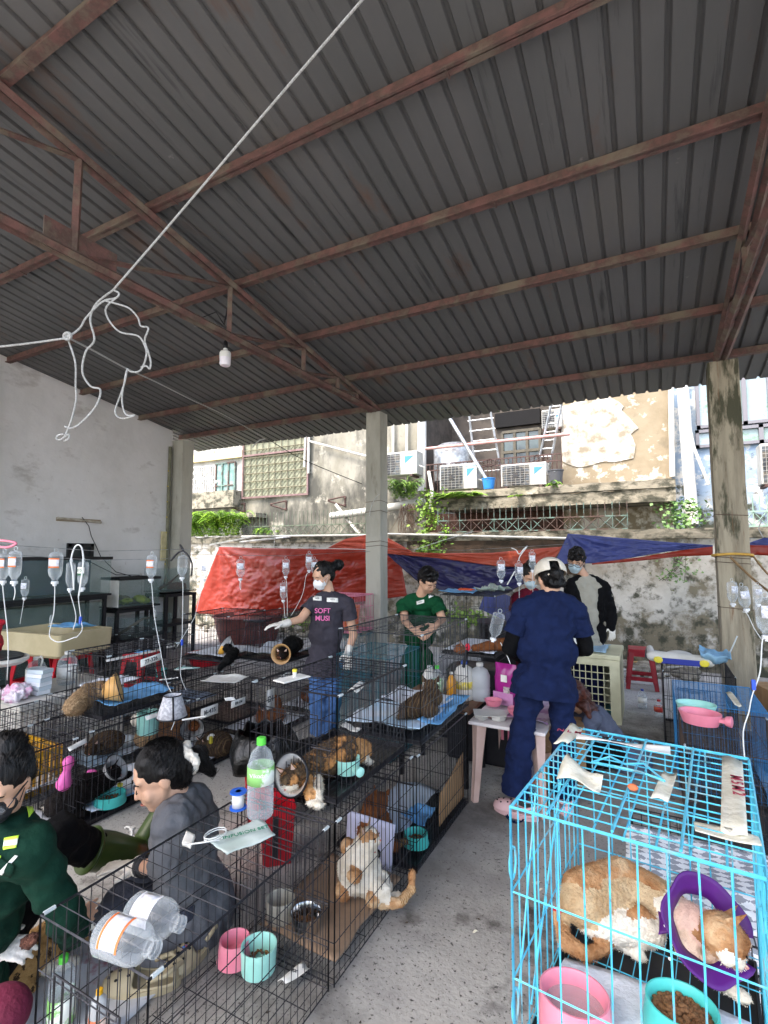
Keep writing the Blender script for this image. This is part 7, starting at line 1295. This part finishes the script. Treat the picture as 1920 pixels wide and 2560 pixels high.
# --- woman in grey hoodie sitting beyond the near cage
d = 2.2; HR = W(396, 1942, d); J = dict(H=HR, f=(RGT * -.72 - UP * .38 - FWD * .52), u=(UP * .92 - RGT * .33 - FWD * .12), N=W(452, 2005, d + .04), P=W(478, 2235, d + .14), shL=W(425, 2065, d - .12), shR=W(512, 2045, d + .24), elL=W(415, 2195, d - .22), wrL=W(345, 2165, d + .02), elR=W(470, 2215, d + .18), wrR=W(270, 2285, d - .02), hdL=W(262, 2165, d) - W(345, 2165, d + .02), hnL=UP, hdR=W(200, 2325, d - .08) - W(270, 2285, d - .02), hnR=UP, curlL=.22, curlR=.4, hipL=W(440, 2270, d + .02), hipR=W(480, 2260, d + .25), knL=W(290, 2270, d - .02), knR=W(330, 2235, d + .32), anL=W(400, 2370, d + .1), anR=W(430, 2340, d + .3))
J['elL'] = W(412, 2170, d - .16); m_hd2 = cloth_m('dark_grey_hoodie', '6c6d70', '606165', '78797c', 5); t, r, f, u = person('woman in a dark grey hoodie with white scrunchie sitting behind the near cage', J, m_hd2, cloth_m('slate_trousers', '3f424c', '383b45'), 'LR', 1.25, vox=.006, closed=True, inf=.03, sv=.011, hs=1.1, fold=.018)
H_ = J['H']; hair(t, H_, r, f, u, [('e', H_ - f * .085 - u * .0, (.05, .05, .055), None, 0), ('c', H_ - f * .11 - u * .03, H_ - f * .17 - u * .02, .045, .04, 0), ('c', H_ - f * .16 - u * .03, H_ - f * .19 - u * .12, .042, .02, 0), ('e', H_ - f * .065 - u * .035, (.066, .055, .07), None, 0), ('c', H_ - f * .02 + r * .07 + u * .03, H_ - f * .09 + r * .045 - u * .02, .03, .035, 0), ('c', H_ - f * .02 - r * .07 + u * .03, H_ - f * .09 - r * .045 - u * .02, .03, .035, 0), ('e', H_ + u * .035 - f * .035, (.086, .095, .078), None, 0), ('e', H_ - f * .03 + u * .066, (.078, .098, .056), None, 0)], vox=.007, disp=.0015, big=.002, s=1.11, strands=8000)
q = []
for i in range(14): a_ = i * 2 * pi / 14; q.append(('e', H_ - f * .135 - u * .005 + (u * cos(a_) + r * sin(a_)) * .05 - f * .01 * sin(a_ * 3), (.022, .019, .022), None, 0))
blob('scrunchie', q, mat('cream_satin', 'd9d2c4', 'e6e0d4', 12, .45, bump=.4), t, .005, 1, disp=.008, dscale=.015)
blob('hood', [('c', W(428, 2040, d - .05), W(470, 2010, d + .05), .035, .045, 0), ('c', W(470, 2010, d + .05), W(500, 2010, d + .16), .045, .04, 0), ('e', W(485, 2040, d + .12), (.08, .06, .07), None, 0)], m_hd2, t, .011, 3, disp=.012, dscale=.05)
q = MB(); wl_ = J['wrL']; ax_ = (J['elL'] - wl_).normalized(); q.lathe([(.037, .03), (.04, .05), (.041, .08), (.038, .085)], wl_, ax_, n=18); q.build('wristband', m_black, t, True, True); q = MB(); q.lathe([(.036, .0), (.04, .02), (.037, .035)], wl_, ax_, n=18); q.build('glove_cuff', m_glove, t, True, True)
# --- person in green uniform with glasses and black mask
d = 1.62; H_ = W(6, 1958, d + .03); J = dict(H=H_, f=(RGT * .12 - FWD * .84 - UP * .46), u=(UP * .86 - FWD * .42 + RGT * .12), N=W(-5, 2060, d + .1), P=W(-120, 2420, d + .12), shL=W(-150, 2120, d + .05), shR=W(72, 2130, d + .02), elL=W(-200, 2300, d), wrL=W(-30, 2378, d + .12), elR=W(168, 2290, d + .1), wrR=W(186, 2345, d + .32), hdL=RGT + UP * .12, hnL=UP * .8 - FWD * .5, hdR=FWD * .9 - RGT * .2, curlL=.5, hipL=W(-200, 2500, d + .05), hipR=W(-40, 2420, d + .25), knL=W(-60, 2420, d + .5), knR=W(150, 2090, 2.15), anL=W(0, 2500, d + .5), anR=W(238, 2122, 2.38))
m_gu = cloth_m('bottle_green_uniform', '0c2f23', '09271d', '113a2b', 5); m_bk = cloth_m('black_work_trousers', '060608', '0b0b0e'); t, r, f, u = person('person in green uniform, glasses and black mask treating a cat at the left edge', J, m_gu, m_bk, 'L', 1.85, vox=.006, mask=m_maskk, closed=False, shoes='boot', sv=.011, inf=.034, fold=.016, hs=.92)
hair(t, H_, r, f, u, [('e', H_ + u * .10 - f * .055, (.045, .05, .045), None, 0)], vox=.007, disp=.003, big=.0, s=.93, strands=5000); specs(t, H_, r, f, u, .95)
bt_ = [W(222, 2124, 2.34), W(345, 2135, 2.52), W(352, 2112, 2.56), W(395, 2035, 2.64)]
m_boot = mat('olive_rubber_boot', '3f5220', '374a1c', 4, .32, coat=.2, rv=.08, c3='4a5e28'); b = MB(); ax = (bt_[1] - bt_[0]); L_ = ax.length; b.lathe([(.088, 0), (.082, .02), (.08, .1), (.068, L_ * .75), (.06, L_)], bt_[0], ax, n=28); b.lathe([(.092, -.004), (.094, .004), (.089, .012)], bt_[0], ax, n=28); o = b.build('boot_shaft', m_boot, t, True, True)
blob('boot_foot', [('c', bt_[1] - ax.normalized() * .04, bt_[1] + ax.normalized() * .015, .06, .05, 0), ('c', bt_[1], bt_[2], .055, .05, 0), ('c', bt_[2], bt_[3], .05, .042, 0)], m_boot, t, .008, 4); q = MB(); off = ax.normalized() * .045; q.tube([bt_[1] + off * 1.05 + V((0, 0, -.03)), bt_[2] + off, bt_[3] + off * .9], .018, 8, flat=.45); q.build('boot_sole', mat('tan_sole', 'a5864a', rough=.6), t, True, True)
m_refl = mat('reflective_strip', 'cdd8c4', rough=.35); m_lime = mat('lime_piping', 'b4e03c', rough=.5)
o_ = SH[t['label']]
patch('reflective_band', o_, m_refl, [(8, 2118), (44, 2112), (47, 2097), (12, 2103)], t, .004)
for q_ in ([(8, 2126), (43, 2119), (44, 2112), (8, 2118)], [(12, 2103), (47, 2097), (48, 2091), (13, 2096)], [(-20, 2160), (3, 2158), (4, 2138), (-20, 2140)]): patch('lime_band', o_, m_lime, q_, t, .005)
patch('shoulder_piping', o_, m_lime, [(70, 2046), (82, 2030), (76, 2008), (62, 1992)], t, .004, 6, 6)
patch('pocket_flap', o_, m_gu, [(-20, 2165), (32, 2190), (40, 2160), (-10, 2138)], t, .008)
p_ = []
for x_, y_ in ((3, 2176), (12, 2182), (52, 2134), (44, 2132)): h_, n_2 = hit(o_, x_, y_); p_.append((h_ or W(x_, y_, 1.5)) - FWD * .012)
sheet('folded_paper', 'folded white paper tucked in the green uniform pocket', 'paper', p_, m_paper, .002, bend=.001)
t = thing('maroon_cap', 'maroon cloth cap peak at the lower left corner', 'cap', (-1.83, .93, .2)); blob('cap_crown', [('e', W(-5, 2540, 1.55), (.085, .085, .07), None, 0)], mat('maroon_cotton', '6b1c38', '5e1830', 9, .85, bump=.3, bsc=60), t, .01, 3)
# ================================================================ cats
def fur(n, a, b_, c=None, sc=14., wave=None, lo=.42, hi=.6, st=(1, 1, 1)): return mat(n, a, b_, sc, .85, bump=.5, bsc=90, c3=c, wave=wave, lo=lo, hi=hi, stretch=st, spec=.25)
f_or = fur('orange_fur', '9c6c44', 'b88c62', 'd2b48e', 11, lo=.4, hi=.52); f_wh = fur('white_fur', 'e4dccd', 'd8cdb9', 'efe9de', 12); f_gin = fur('ginger_fur', '8c5530', '774626', 'a0683c', 16); f_cal = fur('calico_fur', '6f5a42', '3a3028', 'c08a54', 16, lo=.4, hi=.52); f_tab = fur('tabby_fur', '46362a', '2c231b', '66523a', 16, 3., .35, .6); f_dk = fur('dark_brown_fur', '0e0a09', '17110e', '090706', 14); f_tabp = fur('pale_tabby_fur', '94795a', '6f5840', 'a98e6c', 20, 3.); f_beng = fur('spotted_fur', 'b08a58', '3c2c1e', None, 30, lo=.56, hi=.6); f_skin = fur('shaved_skin', 'dcb9a8', 'e2c4b4', 'd4ab9a', 10); f_pinkn = mat('pink_nose', 'c98880', rough=.6)
def cat(label, base, prims, mats, vox=.008, head=None, eyes=True, tufts=0, tl=.012, wob=.02, extra=None, dsp=.006):
    t = thing('cat', label, 'cat', base); P = list(prims)
    if head:
        c, f, u = head[0], head[1].normalized(), head[2]; mh = head[3]; mm = head[4]; u = (u - f * u.dot(f)).normalized(); r = f.cross(u); R = basis(r, f, u); s = head[5] if len(head) > 5 else 1.
        P += [('e', c, (.046 * s, .048 * s, .043 * s), R, mh), ('e', c + (f * .036 - u * .014) * s, (.024 * s, .02 * s, .017 * s), R, mm), ('e', c + (f * .02 - u * .018 + r * .02) * s, (.022 * s, .02 * s, .02 * s), R, mm), ('e', c + (f * .02 - u * .018 - r * .02) * s, (.022 * s, .02 * s, .02 * s), R, mm), ('e', c + (f * .02 + u * .022) * s, (.012 * s, .024 * s, .02 * s), R, mm if len(head) > 6 else mh)]
    o = blob('coat', P, mats, t, vox, 3, wob=wob, disp=dsp, dscale=.025)
    if head:
        for k in (-1, 1):
            b = MB(); e0 = c + (r * k * .03 + u * .03 - f * .008) * s; e1 = e0 + (r * k * .022 + u * .042 + f * .004) * s; w_ = r * .019 * s + f * .004 * s
            b.add([e0 - w_ * 1.1, e0 + w_ * 1.1, e1, e0 - f * .012 * s], [(0, 1, 2), (1, 3, 2), (3, 0, 2), (0, 3, 1)]); b.build('ear', mats[mh], t, world=True)
            b = MB(); b.add([e0 - w_ * .7 + f * .002, e0 + w_ * .7 + f * .002, e0.lerp(e1, .75) + f * .003], [(0, 1, 2)]); b.build('inner_ear', f_skin, t, world=True)
            if eyes: b = MB(); e = c + (r * k * .021 + f * .041 + u * .008) * s; b.tube([e - r * .009 * s - u * .001, e + f * .002, e + r * .009 * s - u * .001], .0022 * s, 5); b.build('eye', m_eye, t, True, True)
        b = MB(); b.ball(c + (f * .056 - u * .009) * s, (.006 * s, .004 * s, .004 * s), 8); b.build('nose', f_pinkn, t, True, True)
    if extra: extra(t)
    if tufts: furblades(t, o, tufts, tl, 3)
    return t
def cone_on(t, c, ax, r0=.045, r1=.105, h=.09, m=None, m2=None, rim=True, open_=0.):
    b = MB(); b.lathe([(r0, 0), (r1, h)], c, ax, n=28, cap=False); co = b.build('cone_collar', m or m_cone, t, True, True, .0025)
    if rim: b = MB(); b.lathe([(r1 - .003, h - .004), (r1 + .005, h), (r1 - .003, h + .004)], c, ax, n=28, cap=False); b.build('black_rim', m_black, co, True, True)
    if m2: b = MB(); b.lathe([(r0 + .002, .004), (r1 - .006, h - .012)], c, ax, n=28); b.f = b.f[6:15]; b.m = b.m[6:15]; b.build('yellow_panel', m2, co, True, True, .002)
    return co
# big orange and white cat in the cyan cage
hp = G(1455, 2255, .675); md_ = G(1560, 2225, .68); sh = G(1650, 2262, .67); nk = G(1722, 2300, .68); hd = G(1806, 2340, .70)
bk = UP * .026 + FWD * .016
pr = [('c', hp, md_, .060, .058, 4), ('c', md_, sh, .058, .052, 4), ('c', hp + bk, md_ + bk, .050, .052, 0), ('c', md_ + bk, sh + bk * .8, .052, .044, 0), ('c', sh + bk * .7, nk + bk * .4, .04, .03, 0), ('e', G(1475, 2275, .655), (.058, .05, .052), None, 1), ('c', G(1500, 2310, .635), G(1620, 2320, .635), .045, .045, 1), ('c', sh, nk, .050, .042, 1), ('c', nk, hd, .044, .038, 2), ('e', G(1600, 2295, .665), (.03, .02, .035), None, 0),
      ('c', G(1470, 2310, .635), G(1530, 2345, .60), .026, .02, 1), ('c', G(1530, 2345, .60), G(1588, 2382, .59), .018, .014, 1), ('e', G(1596, 2388, .588), (.022, .017, .012), None, 1),
      ('c', G(1715, 2365, .64), G(1755, 2425, .60), .032, .022, 3), ('c', G(1755, 2425, .60), G(1840, 2480, .594), .02, .015, 1), ('e', G(1852, 2490, .592), (.024, .02, .013), None, 1), ('c', G(1775, 2390, .62), G(1800, 2430, .6), .024, .016, 3),
      ('c', G(1425, 2225, .67), G(1398, 2290, .63), .019, .018, 0), ('c', G(1398, 2290, .63), G(1415, 2355, .605), .019, .02, 0), ('c', G(1415, 2355, .605), G(1465, 2385, .597), .021, .018, 0), ('c', G(1465, 2385, .597), G(1520, 2372, .597), .018, .013, 0)]
hf = (RGT * .55 - FWD * .5 - UP * .55).normalized()
def ex(t):
    mp_ = mat('purple_collar', '4c1468', '561a76', 5, .5); axx = (RGT * .10 - FWD * .74 + UP * .48).normalized(); P0 = G(1752, 2318, .685); s2 = (UP - axx * UP.dot(axx)).normalized(); s1 = axx.cross(s2)
    b = MB(); n = 44
    for ring, (rr, zz) in enumerate(((.070, 0), (.086, .012), (.104, .024), (.114, .032))):
        for i in range(n + 1): a_ = radians(-165 + 330 * i / n + 60); rw = rr * (1 + .025 * sin(i * .9)) + (0 if ring < 2 else .004 * sin(i * .6)); b.v.append(P0 + axx * zz + (s2 * cos(a_) + s1 * sin(a_)) * rw)
    for q in range(3):
        for i in range(n): k = q * (n + 1) + i; b.f.append((k, k + 1, k + n + 2, k + n + 1)); b.m.append(0)
    co = b.build('purple_cone', mp_, t, True, True, .003)
    fl = [G(1640, 2255, .69), G(1675, 2262, .70), G(1680, 2330, .665), G(1645, 2335, .655)]
    b = MB(); b.grid(lambda x, y: fl[0].lerp(fl[1], x).lerp(fl[3].lerp(fl[2], x), y) - FWD * (.012 * sin(3 * y)), 4, 8); b.build('collar_flap', mp_, co, True, True, .003)
    for (x_, y_) in ((1648, 2266), (1668, 2268), (1652, 2300), (1662, 2380)): b = MB(); b.ball(G(x_, y_, .69) - FWD * .02, .0035, 8); b.build('rivet', m_paper, co, True, True)
    b = MB(); b.lathe([(.0215, 0), (.023, .004), (.023, .01), (.0215, .014)], G(1402, 2280, .635), G(1398, 2290, .63) - G(1425, 2225, .67), n=16, cap=False); b.build('red_tail_band', m_red, t, True, True)
cat('orange and white cat lying in a purple cone inside the cyan cage', G(1600, 2400, .57), pr, [f_or, f_wh, f_skin, fur('cream_thin_fur', 'd8beaa', 'cdb098', 'dfcdbc', 12), fur('cream_flank_fur', 'c8b08c', 'b4946c', 'd8c6a8', 11)], .006, (hd, hf, UP + FWD * .5 - RGT * .1, 0, 1, 1.15, 1), tufts=24000, tl=.0042, dsp=.002, extra=ex, wob=.03)
# seated white and orange cat in the aisle cage
bs = G(905, 2245, .045); bx = lambda a_, b_, c_: bs + RGT * a_ + FWD * b_ + UP * c_
hc = bx(.03, .0, .27)
pr = [('e', bx(0, .02, .1), (.095, .1, .09), None, 1), ('c', bx(-.02, .02, .12), bx(.0, .0, .19), .1, .075, 1), ('c', bx(.0, 0, .19), hc, .062, .046, 1), ('e', bx(.07, -.05, .06), (.07, .05, .06), None, 1), ('e', bx(-.03, -.09, .15), (.035, .025, .03), None, 0), ('e', bx(-.07, .02, .22), (.035, .04, .035), None, 0), ('e', bx(-.08, -.02, .05), (.04, .05, .045), None, 0), ('e', bx(.05, -.09, .05), (.03, .03, .03), None, 0), ('c', bx(.1, 0, .1), bx(.13, .02, .03), .022, .018, 1), ('c', bx(.09, -.05, .03), bx(.17, -.02, .025), .02, .016, 1),
      ('c', bx(.08, -.08, .03), bx(.17, -.08, .03), .022, .022, 0), ('c', bx(.17, -.08, .03), bx(.23, -.02, .05), .022, .02, 4), ('c', bx(.23, -.02, .05), bx(.235, .02, .1), .02, .016, 0)]
def ex(t): b = MB(); b.lathe([(.05, 0), (.052, .006), (.05, .012)], bx(.015, 0, .215), UP + RGT * .2, n=20); b.build('red_collar', m_red, t, True, True)
cat('white and orange cat sitting upright in the aisle cage, facing right', bs, pr, [f_or, f_wh, f_skin, f_gin, fur('ringed_orange_fur', 'a87846', 'd0b48c', None, 60, 1.)], .007, (hc, RGT * .8 - FWD * .35 + UP * .12, UP, 0, 1, 1.05, 1), tufts=9000, tl=.006, extra=ex)
# ginger cat with its back turned
bs = G(930, 2150, .045) + V((-.05, .1, 0)); bx = lambda a_, b_, c_: bs + RGT * a_ + FWD * b_ + UP * c_
cat('ginger cat hunched with its back to the camera in the cardboard lined cage', bs, [('e', bx(0, 0, .11), (.105, .1, .11), None, 0), ('c', bx(0, 0, .14), bx(.01, .03, .22), .085, .06, 0), ('c', bx(.02, -.03, .06), bx(.12, -.05, .035), .05, .03, 0), ('c', bx(.1, -.05, .035), bx(.2, .02, .03), .02, .018, 1), ('c', bx(-.06, -.05, .05), bx(.02, -.1, .03), .035, .03, 2)], [f_gin, fur('striped_tail', '8f7048', '3a2c20', None, 50, 1.), f_dk], .008, (bx(.04, .1, .2), FWD + RGT * .4 - UP * .5, UP, 0, 0), tufts=4000, tl=.011)
# calico with cone
hc = G(728, 1945, .70); cc = G(880, 1880, .68)
pr = [('c', G(810, 1900, .70), G(860, 1880, .71), .072, .075, 0), ('c', G(860, 1880, .71), G(905, 1875, .68), .07, .05, 2), ('c', G(765, 1925, .70), G(810, 1900, .70), .05, .068, 0), ('c', G(740, 1940, .7), G(770, 1925, .7), .04, .045, 0), ('c', G(900, 1890, .67), G(925, 1905, .64), .025, .018, 1), ('c', G(770, 1955, .67), G(778, 2000, .63), .026, .018, 2), ('e', G(779, 2008, .625), (.02, .02, .014), None, 1), ('c', G(795, 1950, .67), G(797, 2002, .63), .022, .018, 1), ('e', G(798, 2012, .625), (.021, .021, .014), None, 1), ('e', G(850, 1860, .74), (.045, .045, .03), None, 2)]
def ex(t): cone_on(t, G(748, 1932, .70), (G(715, 1930, .725) - G(748, 1932, .70) - FWD * .04), .04, .085, .06, m_cone, m_ycone)
cat('calico cat in a yellow panelled clear cone lying in the upper aisle cage', cc, pr, [f_cal, f_wh, fur('calico_orange', 'b98752', 'd0a270', '8c6a48', 15)], .006, (hc, -RGT * .35 - FWD * .8 - UP * .35, UP - RGT * .5, 0, 1, .98), tufts=9000, tl=.012, extra=ex)
# brown tabby on pads
bs = G(1050, 1795, .66); bx = lambda a_, b_, c_: bs + RGT * a_ + FWD * b_ + UP * c_
cat('brown tabby cat crouching with back turned on the blue and white pads', bs, [('c', bx(-.08, -.03, .055), bx(.02, .02, .075), .05, .075, 0), ('c', bx(.02, .02, .075), bx(.09, .08, .1), .075, .055, 0), ('c', bx(-.1, -.04, .03), bx(-.13, -.05, .02), .02, .016, 0), ('e', bx(.05, -.02, .06), (.06, .06, .05), None, 0)], [f_tab], .007, (bx(.075, .12, .15), FWD + RGT * .1, UP, 0, 0, 1.05), tufts=6000, tl=.011)
# black and white cat with grey cone
pr = [('c', G(150, 2010, .12), G(215, 1970, .17), .085, .09, 0), ('c', G(215, 1970, .17), G(275, 1945, .17), .085, .06, 0), ('c', G(140, 2030, .08), G(210, 2035, .05), .035, .024, 0), ('c', G(115, 2020, .08), G(125, 2032, .05), .02, .018, 1), ('c', G(280, 1950, .16), G(325, 1935, .15), .03, .022, 0)]
def ex(t): cone_on(t, G(268, 1935, .2), (RGT * .7 + UP * .5 - FWD * .1), .04, .085, .08, m_cone, None, True); b = MB(); b.box(G(300, 1962, .12), (.03, .02, .02)); b.build('bandage', yl, t, world=True)
cat('black and white cat in a grey cone stretched on the pad behind the uniformed person', G(210, 2000, .06), pr, [f_dk, f_wh], .009, (G(283, 1930, .21), RGT - UP * .2, UP, 0, 0), tufts=4000, tl=.012, extra=ex)
t = thing('pink_toy', 'pink peanut shaped plastic holder hanging in the black and white cat cage', 'toy', (-3.2, 1.97, .2)); blob('toy_body', [('c', W(172, 1905, 3.1), W(168, 1925, 3.1), .035, .02, 0), ('c', W(168, 1925, 3.1), W(160, 1958, 3.1), .02, .045, 0)], mat('hot_pink_plastic', 'd860a8', rough=.45), t, .006, 2)
blob('toy_body', [('e', W(230, 1935, 3.4), (.05, .03, .03), None, 0)], MATS['hot_pink_plastic'], thing('pink_toy', 'small pink oval toy beside the grey coned cat', 'toy', W(230, 1935, 3.4)), .008, 2)
# fluffy tabby with yellow cone
pr = [('c', G(185, 1765, .67), G(225, 1735, .70), .06, .075, 0), ('c', G(225, 1735, .70), G(252, 1720, .73), .07, .05, 0), ('c', G(180, 1775, .63), G(200, 1778, .62), .03, .02, 0)]
def ex(t): cone_on(t, G(258, 1732, .71), (RGT * .8 + UP * .25 + FWD * .35), .045, .1, .1, mat('apricot_cone', 'e2ae68', 'e8be84', 7, .5), m_ycone)
cat('fluffy brown tabby with its head in an apricot cone on the top left cage', G(210, 1775, .6), pr, [f_tabp], .009, (G(262, 1728, .72), RGT, UP, 0, 0), tufts=6000, tl=.016, extra=ex)
# bandaged tabby
pr = [('e', G(545, 1860, .12), (.12, .11, .1), None, 0), ('c', G(530, 1850, .13), G(505, 1865, .1), .075, .05, 0), ('c', G(500, 1880, .06), G(520, 1888, .05), .024, .02, 0)]
def ex(t): b = MB(); b.ball(G(530, 1850, .165), (.045, .04, .05), 10); b.build('bandage', m_paper, t, True, True); b = MB(); b.box(G(527, 1850, .2), (.02, .02, .05)); b.build('yellow_port', yl, t, world=True)
cat('curled tabby with a white bandage and yellow port in the middle row', G(545, 1885, .05), pr, [f_tab], .01, (G(503, 1862, .13), -FWD * .6 - RGT * .5 - UP * .3, UP, 0, 0), tufts=4000, tl=.012, extra=ex)
cat('ginger cat lying on the white pad behind the D1 card', G(670, 1805, .05), [('c', G(655, 1795, .1), G(695, 1785, .12), .06, .075, 0), ('e', G(690, 1760, .2), (.05, .05, .09), None, 0), ('c', G(650, 1800, .06), G(700, 1800, .06), .03, .03, 0)], [f_gin], .01, (G(652, 1785, .13), -RGT * .6 - FWD * .5, UP, 0, 0), tufts=2500, tl=.012)
cat('pale ginger cat sitting in the back row behind the hoodie woman', G(425, 1850, .1), [('e', G(425, 1815, .22), (.1, .1, .12), None, 0), ('e', G(455, 1790, .25), (.07, .07, .1), None, 0)], [fur('pale_ginger_fur', 'a5734a', '94643e', 'b58458', 14)], .012, (G(400, 1800, .26), -FWD, UP, 0, 0))
cat('small brown and white cat resting on its front in the back row', G(375, 1850, .1), [('e', G(370, 1845, .12), (.12, .1, .08), None, 0), ('e', G(345, 1800, .2), (.06, .06, .06), None, 1)], [f_tabp, f_wh], .012, (G(372, 1812, .22), -FWD, UP, 0, 0))
def ex(t): cone_on(t, G(485, 1815, .2), (-FWD + RGT * .2), .045, .095, .08, m_cone)
cat('ginger cat facing away in a small grey cone right of the pale ginger cat', G(480, 1840, .1), [('c', G(460, 1830, .14), G(482, 1815, .18), .07, .06, 0)], [f_gin], .012, (G(488, 1812, .2), -FWD, UP, 0, 0), extra=ex)
# black kitten with cone, tortoiseshell with cone
def ex(t): cone_on(t, G(578, 1625, .70), (-RGT * .75 + UP * .45 + FWD * .1), .045, .10, .09, m_cone, m_ycone)
cat('slim black kitten in a yellow and clear cone on the white padded cage', G(570, 1660, .6), [('c', G(570, 1650, .66), G(585, 1630, .70), .05, .05, 0), ('c', G(560, 1660, .63), G(548, 1672, .6), .03, .02, 0), ('c', G(552, 1665, .62), G(550, 1675, .58), .02, .016, 0)], [mat('black_fur', '050505', '090808', 20, .8, bump=.5, bsc=80, spec=.25)], .009, (G(570, 1620, .73), -RGT + UP * .2, UP, 0, 0), eyes=False, extra=ex, tufts=1500)
def ex(t): cone_on(t, G(708, 1632, .70), (-FWD * .85 + UP * .02 - RGT * .1), .05, .095, .07, mat('tan_cone', 'c9a06c', 'b98e5c', 5, .5), None, False)
cat('tortoiseshell cat facing the camera from inside a tan cone on a white pad', G(715, 1650, .62), [('c', G(708, 1632, .70), G(728, 1612, .75), .06, .09, 0), ('c', G(728, 1612, .75), G(745, 1610, .7), .09, .06, 0)], [MATS['black_fur'], fur('tortie_fur', '1c1411', '5a3820', None, 16, lo=.55, hi=.6)], .009, (G(706, 1636, .69) - FWD * .03, -FWD - UP * .1, UP, 1, 1), extra=ex, tufts=2000)
cat('dark tabby cat curled on the pale blue pad of the back row mint bowl cage', V((-3.88, 2.62, .06)), [('e', V((-3.88, 2.62, .14)), (.12, .14, .085), None, 0), ('c', V((-3.84, 2.5, .14)), V((-3.8, 2.45, .16)), .05, .045, 0)], [f_tab], .012, (V((-3.78, 2.43, .17)), V((1, -1, -.3)), UP, 0, 0), tufts=1500)
cat('ginger cat curled in the farthest cage of the jeans row', V((-3.25, 4.5, .06)), [('e', V((-3.25, 4.5, .14)), (.12, .13, .085), None, 0)], [f_gin], .012, (V((-3.18, 4.38, .17)), V((1, -1, -.2)), UP, 0, 0), tufts=1500)
bs = G(1290, 1622, .78)
cat('long orange cat stretched out inside the tall grey cage', bs, [('c', G(1185, 1620, .80), G(1240, 1612, .82), .03, .05, 0), ('c', G(1240, 1612, .82), G(1300, 1606, .84), .055, .06, 0)], [f_gin], .01, (G(1150, 1622, .8), -RGT, UP, 0, 0), tufts=2500)
# spotted cat being treated on the floor
pr = [('c', G(150, 2335, .1), G(60, 2400, .1), .075, .08, 0), ('c', G(60, 2400, .1), G(-40, 2450, .1), .08, .07, 0), ('c', G(200, 2330, .05), G(235, 2345, .04), .022, .016, 0), ('c', G(120, 2420, .05), G(190, 2400, .04), .024, .018, 1), ('c', G(20, 2480, .05), G(80, 2470, .04), .03, .02, 0)]
cat('spotted golden cat lying on its side on the stained pad at the lower left', G(60, 2430, .01), pr, [f_beng, f_wh], .008, (G(185, 2310, .09), RGT + FWD * .4, UP - RGT * .1, 0, 1), tufts=7000, tl=.012)
blob('brush_head', [('e', W(75, 2352, 1.72), (.032, .02, .02), basis(RGT, FWD, UP) @ Matrix.Rotation(-.4, 3, 'Y'), 0)], mat('brown_matted_fur', '4a2c22', '6b4436', 40, .9, bump=.8), thing('fur_clump', 'brown clump of matted fur held in the glove at lower left', 'fur clump', W(75, 2352, 1.72)), .005, 1, disp=.006, dscale=.01)
bpy.data.scenes.remove(TS)
